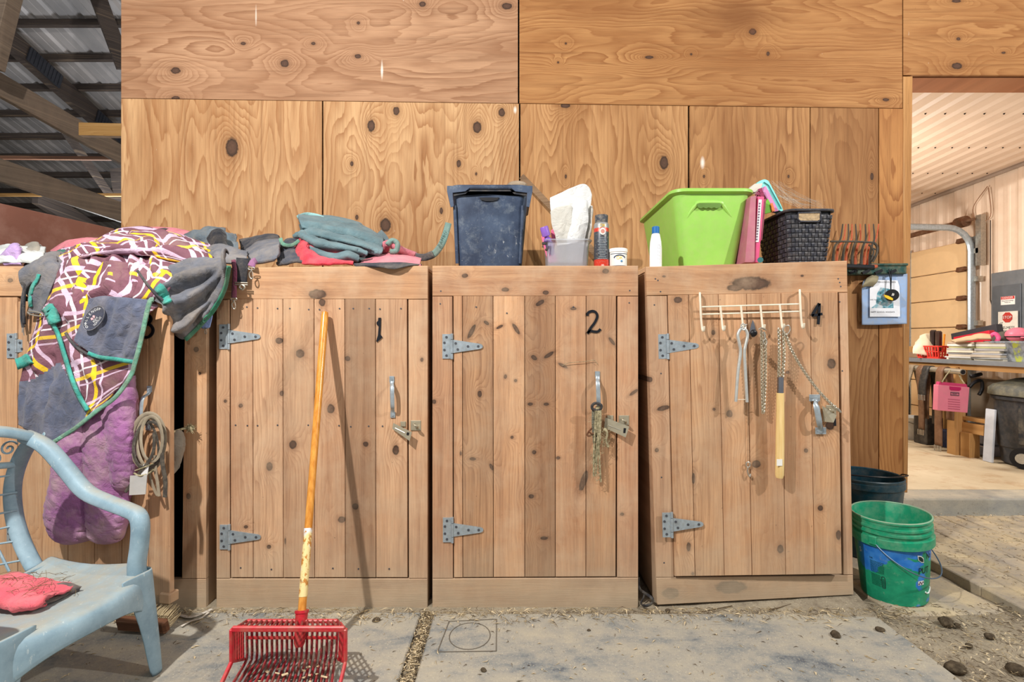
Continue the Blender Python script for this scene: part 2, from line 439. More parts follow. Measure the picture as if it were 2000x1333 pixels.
# ------------------------------------------------------------------ barn roof beyond the wall
def roofz(Y): return 7.1-.3*Y
N = NT('metal_roofing'); o_ = N.obj()
rm = N.done(N.mix(N.mr(N.noise(o_, 1.4, 4), .35, .7), C(150, 148, 150), C(196, 190, 188)), .45, .25)
rows = []
def roofx():
    xs = []; x = -14.0
    while x < -1.5:
        xs += [(x, 0), (x+.035, .03), (x+.065, .03), (x+.1, 0), (x+.2, 0), (x+.205, .006), (x+.225, .006), (x+.23, 0)]; x += .3048
    return xs
xs = roofx(); mb = MB()
mb.grid([[Vector((x, Y, roofz(Y)+d)) for x, d in xs] for Y in (3.35, 15)])
ceil = struct('ceiling', mb, rm, solid=.002)
for k in range(19):
    Y = 3.9+k*.51
    mb = MB(); mb.box((-7.6, Y, roofz(Y)-.06), (11.6, .045, .1), rot(-.29)); obj('purlin', mb, M['beam_dark'], ceil)
mb = MB(); mb.box((-8, 15.05, 1.8), (14, .1, 3.6)); struct('wall_far', mb, mat('far_barn_wall', (60, 54, 52), .9))
mb = MB(); mb.box((-13.5, 9, 2.2), (.1, 12, 4.4)); struct('wall_far_left', mb, mat('far_barn_side', (74, 66, 62), .9))
tr = thing('roof_truss', (-6.35, 6, 3), 'dark timber roof truss under the metal roofing at upper left', 'truss')
mb = MB(); mb.beam((-6.35, 3.6, roofz(3.6)-.25), (-6.35, 14.5, roofz(14.5)-.25), .09, .26); obj('top_chord', mb, M['beam_dark'], tr)
pl = mat('truss_plate', (70, 72, 80), .5, .5)
for Y in (5.4, 6.9, 8.0):
    mb = MB(); mb.box((-6.29, Y, roofz(Y)-.25), (.02, .5, .2), rot(-.29))
    for q in range(9): mb.box((-6.277, Y-.2+q*.05, roofz(Y-.2+q*.05)-.25), (.012, .012, .19), rot(-.29))
    obj('gusset_plate', mb, pl, tr)
mb = MB(); mb.beam(P(120, 245, 6.6), P(222, 392, 7.2), .05, .09); obj('web_brace', mb, M['beam_dark'], tr)
mb = MB(); mb.beam(P(186, -20, 6.1), P(244, 135, 6.3), .05, .17); obj('web_brace', mb, M['beam_dark'], tr)
mb = MB(); mb.beam(P(228, 330, 7.2), P(236, 392, 7.2), .05, .16); obj('web_brace', mb, M['beam_dark'], tr)
mb = MB(); mb.beam(P(70, 380, 7.0), P(260, 500, 9.5), .07, .26); obj('web_brace', mb, M['beam_dark'], tr)
mb = MB(); a_, b_ = P(-60, 132, 4.2), P(262, 318, 5.6); mb.beam(a_-(b_-a_)*.8, b_+(b_-a_)*.3, .05, .2, bev=.004)
one('weathered_beam', mb, M['beam'], 'upper of the two sloping weathered grey beams at upper left', 'beam', 'sloping beams at the upper left')
mb = MB(); a_, b_ = P(-60, 312, 5.0), P(262, 424, 6.2); mb.beam(a_-(b_-a_)*.8, b_+(b_-a_)*.3, .05, .23, bev=.004)
one('weathered_beam', mb, M['beam'], 'lower of the two sloping weathered grey beams, just above the brown partition', 'beam', 'sloping beams at the upper left')
mb = MB(); mb.board([P(153, 239, 4.35), P(240, 241, 4.35), P(240, 266, 4.35), P(153, 264, 4.35)], .05, .003)
one('timber_block', mb, M['yellow_wood'], 'short yellow timber block fixed to the upper sloping beam by the plywood edge', 'timber')
mb = MB(); a_, b_ = P(25, -60, 4.0), P(-22, 130, 4.0); mb.beam(a_-(b_-a_)*1.2, b_, .12, .15, bev=.004)
one('timber_post', mb, M['beam'], 'leaning grey timber in the top left corner', 'timber')
mb = MB(); mb.beam(P(-600, 303, 6.0), P(290, 310.5, 6.0), .03, .04)
one('roof_batten', mb, wood('red_batten', (150, 108, 84), (110, 76, 60), vertical=False, freq=60), 'thin reddish batten crossing level above the lower sloping beam', 'batten')
mb = MB(); mb.beam(P(-600, 381, 6.5), P(290, 381, 6.5), .03, .035)
one('roof_batten', mb, M['yellow_wood'], 'thin pale batten crossing level just above the brown partition', 'batten')
# ------------------------------------------------------------------ floor, slab, paving
N = NT('packed_dirt'); p = N.obj()
c = N.mix(N.mr(N.noise(p, 3, 7, .65), .35, .68), C(138, 126, 108), C(178, 165, 142))
c = N.mix(N.mr(N.noise(p, 26, 6, .7), .5, .72, 0, .55), c, C(98, 84, 70))
c = N.mix(N.mr(N.noise(p, 150, 3, .6), .58, .66, 0, .5), c, C(206, 192, 164))
N.bump(N.noise(p, 40, 8, .7), .7, .02); dirt_m = N.done(c, .95, 0, .1)
mb = MB(); rows = []
for j in range(90):
    Y = -4+j*.1 if j < 50 else 1+(j-50)*.055
    r = []
    for i in range(150):
        x = -4.6+i*.062
        z = noise.noise(Vector((x*3, Y*3, 1)))*.006+noise.noise(Vector((x*14, Y*14, 2)))*.004-.006
        if x > 1.45: z += noise.noise(Vector((x*9, Y*9, 5)))*.010
        r.append(Vector((x, Y, min(z, .006))))
    rows.append(r)
mb.grid(rows); struct('floor', mb, dirt_m, smooth='all')
mb = MB(); mb.box((-7, 8, -.06), (14, 18, .1)); struct('floor', mb, dirt_m)
bank = MB(); rows = []
for i in range(140):
    x = -2.2+i*.0262; hh = .014+.034*max(0, min(1, (x-.75)/.6)); r = []
    for j in range(9):
        t = j/8; r.append(Vector((x, 2.16-t*.26, hh*(1-t)**1.3-.003+noise.noise(Vector((x*12, t*3, 4)))*.008*(1-abs(2*t-1)*.6))))
    rows.append(r)
bank.grid(rows); struct('dirt_bank', bank, dirt_m, smooth='all')
# rubber mats
def mat_mat(name):
    N = NT(name); p = N.obj(); X, Y, Z = N.xyz(p)
    n = N.noise(N.comb(N.math('MULTIPLY', X, 1.1), N.math('MULTIPLY', Y, 2.6), 0), 2.2, 8, .62, .4)
    d = N.noise(p, 18, 7, .72)
    f = N.math('MULTIPLY_ADD', d, .5, n)
    c = N.ramp(N.math('MULTIPLY', f, .72), [(.39, C(88, 92, 98)), (.45, C(128, 130, 128)), (.53, C(156, 151, 140)), (.66, C(174, 165, 146))])
    c = N.mix(N.mr(N.noise(p, 190, 3, .6), .6, .68, 0, .5), c, C(208, 198, 172))
    c = N.mix(N.mr(N.noise(p, 120, 3, .6), .64, .7, 0, .5), c, C(86, 76, 66))
    N.bump(N.noise(p, 90, 6, .7), .35, .006)
    return N.done(c, .85, 0, .2)
mm = mat_mat('dusty_rubber')
def rubber(x0, x1, y0, y1, label):
    t = thing('rubber_mat', ((x0+x1)/2, (y0+y1)/2, 0), label, 'mat', 'stall mats on the floor')
    mb = MB(); mb.box(((x0+x1)/2, (y0+y1)/2, .006), (x1-x0, y1-y0, .016), b=.005); obj('mat_sheet', mb, mm, t)
    return t
rubber(-2.15, -.365, .86, 2.05, 'dusty rubber floor mat left of the seam, under the red fork')
t = rubber(-.31, 1.44, .86, 2.04, 'dusty rubber floor mat right of the seam, in front of cabinets two and four')
mb = MB()
q = [(-.243, 1.98), (-.06, 1.995), (-.055, 1.79), (-.26, 1.785)]
for i in range(4):
    a, b = q[i], q[(i+1) % 4]; mb.beam((*a, .0145), (*b, .0145), .003, .003)
mb.tube([Vector((-.155+.075*math.cos(k*PI/16), 1.885+.085*math.sin(k*PI/16), .0145)) for k in range(32)], .0018, 6, True)
obj('moulded_stamp', mb, mat('stamp_rubber', (104, 96, 84), .9), t)
# concrete room slab and paving bricks
N = NT('concrete'); p = N.obj()
c = N.mix(N.mr(N.noise(p, 3, 8, .62), .35, .7), C(150, 148, 142), C(204, 192, 168))
c = N.mix(N.mr(N.noise(p, 45, 5, .7), .56, .7, 0, .5), c, C(120, 112, 100))
N.bump(N.noise(p, 60, 6, .7), .4, .008); conc = N.done(c, .9, 0, .2)
N = NT('dusty_slab'); p = N.obj()
c = N.mix(N.mr(N.noise(p, 1.8, 8, .62), .35, .7), C(206, 186, 152), C(226, 208, 176))
c = N.mix(N.mr(N.noise(p, 5, 6, .7), .52, .72, 0, .6), c, C(178, 134, 90))
N.bump(N.noise(p, 50, 6, .7), .3, .006); conc2 = N.done(c, .9, 0, .2)
mb = MB(); mb.box((4.9, 5.87, .028), (7.0, 5.34, .168), b=.008); sl = struct('concrete_slab', mb, conc)
mb = MB(); mb.box((4.9, 5.95, .1125), (6.9, 5.1, .003)); tag(obj('dust_layer', mb, conc2, sl), kind='stuff')
mb = MB(); mb.box((-.5, 3.29, .07), (4.2, .2, .15), b=.006); struct('concrete_footing', mb, conc)
pv = sempty('paving', (2.6, 2.6, 0)); bm_ = []
N = NT('paver'); p = N.obj()
c = N.mix(N.mr(N.noise(p, 6, 7, .65), .35, .7), C(160, 150, 136), C(206, 186, 148))
c = N.mix(N.mr(N.noise(p, 70, 5, .7), .56, .7, 0, .45), c, C(118, 106, 92))
c = N.mix(1, c, N.ramp(N.attr('tint'), [(0, .86), (1, 1.0)]), 'MULTIPLY')
N.bump(N.noise(p, 60, 6, .7), .5, .006); pav = N.done(c, .92, 0, .15)
k = 0
for i in range(11):
    for j in range(6):
        x = 2.085+i*.112; y = 2.12+j*.2+(.1 if i % 2 else 0)
        L_ = .196
        if y > 3.14: continue
        if y > 3.05: L_ = .1; y -= .05
        if i % 2 and j == 0:
            mb = MB(); mb.box((x, 2.07, .012), (.108, .096, .05), b=.004); o = obj('brick', mb, pav, pv); o['tint'] = random.random()
        mb = MB(); mb.box((x, y, .012+random.uniform(-.002, .002)), (.108, L_, .05), rot(random.uniform(-.01, .01), random.uniform(-.012, .012), 0), b=.004)
        o = obj('brick', mb, pav, pv); o['tint'] = random.random(); k += 1
for (x, y, sx, sy, z, rz) in ((1.76, 2.2, .46, .3, .0, .06), (2.3, 1.93, .5, .14, -.006, .02), (1.75, 2.52, .42, .3, -.004, -.03)):
    mb = MB(); mb.box((x, y, z-.006), (sx, sy, .036), rot(.0, 0, rz), b=.012); o = obj('paving_slab', mb, pav, pv); o['tint'] = random.random()
# ------------------------------------------------------------------ room through the doorway
XR = 4.7
def czr(y): return 2.78-(y-3.4)*.03
wm = mat('white_wall_steel', (236, 212, 188), .25, 0, .25, (200, 160, 124), .05, 2.5)
mb = MB(); ys = []; y = 3.3
while y < 8.4:
    ys += [(y, 0), (y+.03, .018), (y+.06, .018), (y+.09, 0), (y+.15, 0), (y+.16, .004), (y+.18, .004), (y+.19, 0)]; y += .2286
mb.grid([[Vector((XR-d, y, z)) for y, d in ys] for z in (.1, 2.8)]); struct('wall_right', mb, wm, solid=.002)
mb = MB(); xs = []; x = 1.2
while x < 4.82:
    xs += [(x, 0), (x+.025, .016), (x+.045, .016), (x+.07, 0)]; x += .144
mb.grid([[Vector((x, y, czr(y)-d)) for x, d in xs] for y in (3.41, 8.4)])
c2 = struct('ceiling', mb, mat('ceiling_steel', (226, 200, 176), .5, 0, .2, (190, 160, 130), .04, 2), solid=.002)
mb = MB()
for j in range(9):
    for i in range(25):
        mb.ball((1.2+.10+i*.144, 3.75+j*.61, czr(3.75+j*.61)-.003), .007, 6, 4)
tag(obj('ceiling_screws', mb, M['dark'], c2), kind='stuff')
mb = MB(); mb.tube([Vector((XR-.03, 3.42, czr(3.42)-.02)), Vector((XR-.03, 8.3, czr(8.3)-.02))], .022, 6); struct('trim_3', mb, mat('ceiling_edge_trim', (160, 140, 124), .5))
mb = MB(); mb.box((3.2, 8.45, 1.4), (3.3, .08, 2.8)); struct('wall_room_back', mb, wm)
# ------------------------------------------------------------------ the four feed cabinets
YC = 2.1
def bil(q, u, v):
    (ax, ay), (bx, by), (cx, cy), (dx, dy) = q   # TL TR BR BL
    return ((ax*(1-u)+bx*u)*(1-v)+(dx*(1-u)+cx*u)*v, (ay*(1-u)+by*u)*(1-v)+(dy*(1-u)+cy*u)*v)
def pxk(l, Y): return [((k[0]-1000)/1000*Y, H-(k[1]-666.5)/1000*Y, k[2]*Y/1000, k[3]*Y/1000, math.radians(k[4]) if len(k) > 4 else 0) for k in l]
def hinge(parent, x, y, tip, ang=0, Y=YC):
    """T-hinge: upright leaf, knuckle and tapering strap, px coordinates of the knuckle"""
    ca, sa = math.cos(ang), math.sin(ang)
    def T(dx, dy, d): return P(x+dx*ca+dy*sa, y-dx*sa+dy*ca, Y-d)
    mb = MB(); e = Vector((0, .004, 0))
    mb.prism([T(-20, -24, .004), T(-3, -24, .004), T(-3, 24, .004), T(-20, 24, .004)], e)
    L = tip-x
    mb.prism([T(1, -13, .004), T(L-5, -5, .004), T(L-1, -3, .004), T(L, 0, .004), T(L-1, 3, .004), T(L-5, 5, .004), T(1, 13, .004)], e)
    for a, b in ((-25, -14), (-13, 13), (14, 25)):
        mb.tube([T(-1.5, a, .004), T(-1.5, b, .004)], .0055, 8)
    h = obj('hinge', mb, M['galv'], parent)
    mb = MB()
    for dx, dy in ((-12, -18), (-16, -7), (-16, 7), (-12, 18), (6, -6), (10, 6), (30, 0), (L-9, 0)):
        c = T(dx, dy, .0045); mb.tube([c, c-Vector((0, .0012, 0))], .0052, 8)
    tag(obj('screws', mb, M['dark_screw'], h), kind='stuff')
def pull(parent, x0, y0, x1, y1, Y=YC, w=13, wide=False):
    """bowed pull handle with flat feet, px end points"""
    mb = MB(); pts = []; rad = []
    prof = [(0, .002), (.1, .003), (.17, .010), (.22, .026), (.35, .033), (.65, .033), (.78, .026), (.83, .010), (.9, .003), (1, .002)]
    pp = [P(x0+(x1-x0)*t, y0+(y1-y0)*t, Y-d) for t, d in prof]
    mb.tube(crom(pp, 3), .0095 if not wide else .0135, 8, flat=(.9, .32) if not wide else (.9, .4), up=(0, -1, 0))
    h = obj('handle', mb, M['galv'], parent, smooth=True)
    mb = MB()
    for t in (.04, .96):
        c = P(x0+(x1-x0)*t, y0+(y1-y0)*t, Y-.004)
        if wide:
            mb.box(c+Vector((0, .002, 0)), (.044, .004, .028), b=.001)
            for s in (-1, 1): mb.tube([c+Vector((s*.012, 0, 0)), c+Vector((s*.012, -.002, 0))], .004, 8)
        else:
            mb.box(c+Vector((0, .002, 0)), (.02, .004, .024), b=.001); mb.tube([c, c-Vector((0, .003, 0))], .005, 8)
    tag(obj('handle_feet', mb, M['galv'], h), kind='stuff')
M['dark_screw'] = mat('screw_head', (84, 86, 92), .5, .5)
M['zinc'] = mat('old_zinc', (176, 168, 146), .4, .5, .3)
M['num'] = mat('black_numeral', (22, 24, 30), .35)
def hasp(parent, quad, slot, staple, Y=YC, plate=None):
    mb = MB(); d = .034
    q = [P(x, y, Y-dd) for (x, y), dd in zip(quad, (.010, d, d, .010))]
    n = (q[1]-q[0]).cross(q[3]-q[0]).normalized()*.004
    mb.prism(q, n)
    h = obj('hasp', mb, M['zinc'], parent)
    mb = MB(); c = (q[0]+q[1]+q[2]+q[3])/4; dx = (q[1]-q[0]); dz = (q[3]-q[0])
    s = -1 if n.y > 0 else 1
    off = n*(-.3 if n.y > 0 else 1.2)
    a = q[0]+dx*.84+dz*.28+off; b = q[0]+dx*.84+dz*.75+off
    mb.tube([a, (a+b)/2, b], .0055, 6, flat=(1, .3)); obj('slot', mb, M['black'], h)
    mb = MB(); mb.tube([q[0]+dx*.15+dz*.62+off, q[0]+dx*.68+dz*.62+off], .0016, 6); obj('pressed_rib', mb, M['steel'], h)
    if plate:
        mb = MB(); px0, py0, px1, py1 = plate
        mb.board([P(px0, py0, Y-.004), P(px1, py0, Y-.004), P(px1, py1, Y-.004), P(px0, py1, Y-.004)], .004, .001)
        obj('hasp_plate', mb, M['zinc'], h)
    mb = MB(); sx, sy = staple
    mb.board([P(sx-10, sy-10, Y-.004), P(sx+10, sy-10, Y-.004), P(sx+10, sy+10, Y-.004), P(sx-10, sy+10, Y-.004)], .004, .002)
    mb.tube(crom([P(sx-3, sy-4, Y-.004), P(sx-4, sy-2, Y-.03), P(sx, sy, Y-.036), P(sx+4, sy+2, Y-.03), P(sx+3, sy+5, Y-.004)], 4), .0035, 6)
    obj('staple', mb, M['zinc'], parent, smooth=True)
def cabinet(loc, label, outer, door, planks, vm_, hm_, door_m, tints, right_rail=None, Ys=(YC, YC), depth=.86, door_out=(0, 0, 0, 0), doorlabel=None):
    """outer, door: px quads TL TR BR BL.  Frame boards, planked door, carcass."""
    Yl, Yr = Ys
    def Q(p, d=0):
        u = (p[0]-outer[0][0])/(outer[1][0]-outer[0][0]); return P(p[0], p[1], Yl+(Yr-Yl)*u-d)
    t = thing('feed_cabinet', (Q(outer[3])+Q(outer[2]))/2 * 1, label, 'cabinet', 'wooden feed cabinets along the wall')
    o, d = outer, door; th = .02
    # rails run full width, stiles between them
    def cut(vq, a):  # y on outer left/right edges level with door top/bottom
        return vq
    lt = (o[0][0]+(o[3][0]-o[0][0])*.09, d[0][1]+1); rt = (o[1][0]+(o[2][0]-o[1][0])*.09, d[1][1]+1)
    lb = (o[3][0]+(o[0][0]-o[3][0])*.09, d[3][1]+2); rb = (o[2][0]+(o[1][0]-o[2][0])*.09, d[2][1]+2)
    def brd(name, q, m, seed, tint=0, g=.45):
        c = (sum(p[0] for p in q)/4, sum(p[1] for p in q)/4)
        q = [(p[0]+(g if p[0] < c[0] else -g), p[1]+(g if p[1] < c[1] else -g)) for p in q]
        mb = MB(); mb.board([Q(p) for p in q], th, .002); ob = obj(name, mb, m, t); ob['seed'] = seed; ob['tint'] = tint; return ob
    brd('top_rail', [o[0], o[1], rt, lt], hm_, .3, .04); brd('bottom_rail', [lb, rb, o[2], o[3]], hm_, .7, -.06)
    brd('stile', [lt, (d[0][0]-1, lt[1]), (d[3][0]-1, lb[1]), lb], vm_, .15, -.05)
    brd('stile', [(d[1][0]+2, rt[1]), rt, rb, (d[2][0]+2, rb[1])], vm_, .45, .05)
    # carcass
    BL, BR, TL, TR = Q(o[3]), Q(o[2]), Q(o[0]), Q(o[1])
    back = Vector((0, depth, 0)); f = Vector((0, th, 0))
    for a, b, s in ((TL, BL, 1), (TR, BR, -1)):
        mb = MB(); w = Vector((s*.02, 0, 0)); e = Vector((s*.003, 0, -.002)); f2 = Vector((0, 0, .002))
        mb.prism([a+f+e, a+back+e, b+back+e+f2, b+f+e+f2], w); ob = obj('side_panel', mb, vm_, t); ob['seed'] = .9; ob['tint'] = -.1
    mb = MB(); dz = Vector((0, 0, -.02)); mb.prism([TL+f*0+Vector((0, .021, 0)), TR+Vector((0, .021, 0)), TR+back, TL+back], dz); ob = obj('top_panel', mb, hm_, t)
    mb = MB(); i_ = Vector((.03, 0, 0)); mb.prism([TL+back+i_+dz, TR+back-i_+dz, BR+back-i_+f2, BL+back+i_+f2], (0, -.012, 0)); obj('back_panel', mb, M['dark'], t)
    # door
    dq = [Q(p, x) for p, x in zip(d, door_out)]
    def D(u, v): 
        return (dq[0]*(1-u)+dq[1]*u)*(1-v)+(dq[3]*(1-u)+dq[2]*u)*v
    dr = bpy.data.objects.new('door', None); COL.objects.link(dr); dr.parent = t; bt = Vector((0, .0205, 0))
    for v0, v1 in ((.04, .16), (.45, .56), (.82, .94)):
        mb = MB(); mb.board([D(.03, v0)+bt, D(.97, v0)+bt, D(.97, v1)+bt, D(.03, v1)+bt], .02, .002); obj('batten', mb, M['dark'], dr)
    n = len(planks)-1
    for i in range(n):
        u0, u1 = planks[i], planks[i+1]; W_ = (dq[1]-dq[0]).length; g = .0011/W_; z = random.uniform(0, .0018)
        mb = MB(); zz = Vector((0, z, 0))
        mb.board([D(u0+g, 0)+zz, D(u1-g, 0)+zz, D(u1-g, 1)+zz, D(u0+g, 1)+zz], .02-z, .0018)
        ob = obj('plank', mb, door_m, dr); ob['seed'] = i*.23+.05; ob['tint'] = tints[i]
    return t, dr, Q, D
def fr(xs, a, b): return [(x-a)/(b-a) for x in xs]
def nails(dr, pts, Q):
    mb = MB()
    for x, y in pts:
        c = Q((x, y), .0); mb.tube([c-Vector((0, .0006, 0)), c+Vector((0, .002, 0))], .0034, 6)
    tag(obj('nail_heads', mb, M['dark_screw'], dr), kind='stuff')
def cab_mats(tag_, base, vk, dk, hk, light=(216, 174, 136), dark=(160, 110, 78), dl=None, dd=None, hl=None):
    b = tuple(base)
    v = wood('pine_'+tag_, light, dark, pxk(vk, YC), True, base=b, dirt=.8, contrast=.6, grey=.42)
    h = wood('pine_rail_'+tag_, hl or (212, 168, 126), dark, pxk(hk, YC), False, base=b, dirt=.9, contrast=.55, grey=.38)
    d = wood('pine_door_'+tag_, dl or light, dd or dark, pxk(dk, YC), True, base=b, dirt=.75, contrast=.7, grey=.4)
    return v, h, d
# --- cabinet one
o1 = [(422, 523), (836, 519), (835, 1190), (422, 1196)]; d1 = [(449, 584), (795, 584), (796, 1129), (450, 1129)]
b1 = (P(422, 1193, YC)+P(835, 1193, YC))/2
b1 = (P(*o1[3], YC)+P(*o1[2], YC))/2
v, h, dm = cab_mats('one', b1, [(824, 703, 3, 4), (440, 784, 3, 3)],
  [(545, 666, 7, 6), (586, 691, 8, 8), (646, 799, 7, 9), (679, 701, 5, 5), (550, 769, 4, 5), (470, 793, 4, 4), (572, 869, 7, 8), (526, 912, 6, 8), (773, 880, 6, 9), (714, 868, 5, 5), (629, 591, 6, 7), (694, 990, 6, 6), (667, 1016, 7, 6), (525, 1069, 4, 4), (480, 1030, 4, 3), (557, 1058, 1.5, 6)],
  [(620, 575, 17, 9)])
t1, dr1, Q1, D1_ = cabinet(b1, 'wooden feed cabinet with black numeral 1 and the fork leaning on it', o1, d1, fr([449, 493, 552, 613, 673, 733, 795], 449, 795), v, h, dm, [.06, .02, -.07, .04, -.28, .0])
hinge(t1, 448, 658, 508); hinge(t1, 449, 1050, 509)
pull(t1, 765, 738, 767, 814)
hasp(t1, [(768, 827), (804, 845), (800, 862), (766, 838)], None, (812, 832), plate=(782, 824, 792, 834))
mb = MB(); e = Vector((0, .003, 0))
mb.prism([P(x, y, YC-.003) for x, y in [(739, 621), (744, 621), (743.5, 640), (742.5, 653), (747, 659), (736.5, 668.5), (734.5, 667), (738, 655), (739.5, 638), (735.5, 634), (735.2, 630), (738.3, 627)]], e)
obj('numeral', mb, M['num'], dr1)
nails(dr1, [(482, 600), (503, 602), (542, 603), (566, 603), (603, 605), (624, 605), (663, 603), (690, 603), (721, 603), (742, 604), (783, 603)]+[(460, 831), (483, 832), (503, 832), (542, 831), (602, 831), (662, 832), (685, 834), (720, 833), (747, 833)]+[(470, 1110), (530, 1113), (590, 1112), (650, 1111), (700, 1112), (760, 1112)], Q1)
# --- cabinet two
o2 = [(844, 519), (1247, 519), (1247, 1190), (844, 1192)]; d2 = [(885, 578), (1204, 578), (1203, 1127), (886, 1129)]
b2 = (P(*o2[3], YC)+P(*o2[2], YC))/2
v, h, dm = cab_mats('two', b2, [(1238, 767, 10, 3, 35), (848, 785, 4, 4), (1215, 1005, 4, 3)],
  [(921, 648, 4, 15, -27), (950, 631, 6, 3, -38), (976, 639, 7, 2.5, 26), (1008, 643, 3.5, 12, 33), (1043, 699, 6, 4, -35), (1072, 694, 11, 3.5, 33), (1100, 715, 10, 3, -28), (937, 770, 4, 6), (987, 736, 3, 4), (1007, 744, 3, 3), (1036, 790, 5, 3), (1067, 790, 5, 3), (1055, 592, 9, 4, 30), (1120, 603, 6, 3), (1195, 667, 3, 9, 38), (1043, 884, 4, 4), (923, 897, 6, 3), (960, 913, 3, 7, 25), (1140, 940, 6, 20, -18), (1063, 1052, 7, 3), (1038, 970, 5, 4), (900, 886, 2, 4), (1000, 855, 3, 3), (1090, 895, 4, 3)],
  [(908, 539, 6, 4), (1183, 530, 6, 5), (987, 566, 7, 4), (1066, 572, 6, 4)], light=(208, 160, 122), dark=(150, 98, 70), dl=(214, 166, 124), dd=(146, 96, 66))
t2, dr2, Q2, D2_ = cabinet(b2, 'wooden feed cabinet with black numeral 2, under the dark blue storage tote', o2, d2, fr([885, 903, 963, 1025, 1085, 1145, 1204], 885, 1204), v, h, dm, [.1, -.2, .08, -.26, .1, -.08])
hinge(t2, 884, 677, 943); hinge(t2, 885, 1036, 944)
pull(t2, 1167, 728, 1170, 812)
hasp(t2, [(1182, 816), (1229, 834), (1222, 855), (1180, 836)], None, (1219, 822), plate=(1186, 812, 1198, 824))
mb = MB(); mb.stroke([(1147, 617), (1149, 611), (1157, 608), (1164, 611), (1166.5, 619), (1162, 630), (1154, 641), (1148, 651)], 5, YC, .003)
mb.stroke([(1147, 652), (1153, 647), (1160, 648), (1168, 648), (1173, 643)], 5, YC, .003); obj('numeral', mb, M['num'], dr2)
nails(dr2, [(861, 569), (1230, 568), (860, 594), (1229, 592), (930, 600), (990, 612), (1120, 600)], Q2)
# --- cabinet four (tilted, door sprung)
o4 = [(1261, 521), (1655, 509), (1668, 1163), (1283, 1183)]; d4 = [(1304, 577), (1637, 571), (1645, 1122), (1318, 1127)]
YS4 = (2.1, 2.125)
def q4(p): return P(p[0], p[1], 2.1+.025*(p[0]-1261)/394)
b4 = (q4(o4[3])+q4(o4[2]))/2
v, h, dm = cab_mats('four', b4, [(1296, 798, 12, 4.5, 14), (1340, 890, 4, 4), (1270, 742, 4, 5), (1644, 660, 4, 4), (1646, 842, 3, 4), (1283, 880, 4, 4)],
  [(1325, 586, 8, 6), (1394, 650, 4, 5), (1627, 711, 8, 10), (1425, 809, 6, 7), (1395, 800, 3, 3), (1575, 881, 4, 4), (1477, 907, 8, 7), (1602, 993, 5, 5), (1623, 831, 9, 9), (1637, 1045, 5, 9), (1344, 1068, 4, 9), (1523, 1072, 6, 8), (1354, 935, 3, 10), (1352, 1120, 3, 3), (1540, 728, 4, 3)],
  [(1470, 553, 38, 13), (1437, 562, 16, 6), (1572, 538, 3, 2), (1297, 540, 3, 2), (1310, 1160, 16, 10), (1430, 1150, 30, 12)], light=(214, 172, 136), dark=(166, 116, 82), dl=(216, 170, 128), dd=(160, 108, 72))
t4, dr4, Q4, D4_ = cabinet(b4, 'tilted wooden feed cabinet with black numeral 4 and wire hook rack', o4, d4, fr([1304, 1345, 1403, 1458, 1525, 1582, 1637], 1304, 1637), v, h, dm, [.02, -.06, .05, -.03, .04, -.06], Ys=YS4, door_out=(0, .006, .03, .012))
Y4 = 2.105
hinge(t4, 1306, 677, 1365, .02, Y4); hinge(t4, 1314, 1026, 1374, .02, 2.089)
pull(t4, 1591, 775, 1604, 845, 2.10, wide=True)
hasp(t4, [(1606, 793), (1634, 812), (1628, 826), (1608, 824)], None, (1624, 802), Y=2.095)
mb = MB()
for st in ([(1600.5, 593), (1593, 605), (1586, 617.5)], [(1586, 616.5), (1596, 615.5), (1606.5, 613.5)], [(1601, 593), (1600, 615), (1598.5, 634)]): mb.stroke(st, 5, 2.108, .004)
obj('numeral', mb, M['num'], dr4)
nails(dr4, [(1280, 545), (1285, 548), (1290, 570), (1278, 596), (1637, 545), (1640, 552), (1642, 560), (1640, 590), (1645, 725), (1291, 730), (1292, 933), (1297, 1100)], Q4)
# loose side strip and block at the left foot of cabinet four
# --- cabinet three, mostly under the blankets; door ajar
b3 = P(210, 1196, YC)
b3v = [(383, 683, 5, 5), (368, 970, 4, 6), (390, 730, 3, 3)]
v, h, dm = cab_mats('three', b3, b3v, [(318, 652, 4, 3), (70, 1070, 5, 7), (60, 620, 4, 4), (75, 560, 3, 3)], [(20, 548, 5, 4)], light=(214, 168, 126), dark=(166, 114, 78))
t3 = thing('feed_cabinet', b3, 'wooden feed cabinet with black numeral 3, door ajar, mostly under horse blankets', 'cabinet', 'wooden feed cabinets along the wall')
def brd3(name, q, m, Y=YC, th=.02, tint=0, par=None):
    mb = MB(); mb.board([P(x, y, Y) for x, y in q], th, .002); ob = obj(name, mb, m, par or t3); ob['tint'] = tint; ob['seed'] = random.random(); return ob
brd3('top_rail', [(-20, 520), (404, 523), (404, 580), (-20, 579)], h, tint=.02)
brd3('bottom_rail', [(-20, 1132), (402, 1132), (402, 1196), (-20, 1196)], h)
brd3('stile', [(-20, 581), (33, 581), (33, 1131), (-20, 1131)], v)
brd3('stile', [(361, 581), (404, 581), (402, 1131), (355, 1131)], v, tint=.05)
TLx, TRx, zt, zb = P(-20, 0, YC).x, P(404, 0, YC).x, 1.4, .002
for x, s in ((TLx+.003, 1), (TRx-.003, -1)):
    mb = MB(); mb.prism([(x, YC+.021, zt), (x, YC+.86, zt), (x, YC+.86, zb), (x, YC+.021, zb)], (s*.02, 0, 0)); obj('side_panel', mb, v, t3)
mb = MB(); mb.box(((TLx+TRx)/2, YC+.445, 1.393), (TRx-TLx, .84, .02)); obj('top_panel', mb, h, t3)
mb = MB(); mb.box(((TLx+TRx)/2, YC+.85, .7), (TRx-TLx-.06, .012, 1.36)); obj('back_panel', mb, M['dark'], t3)
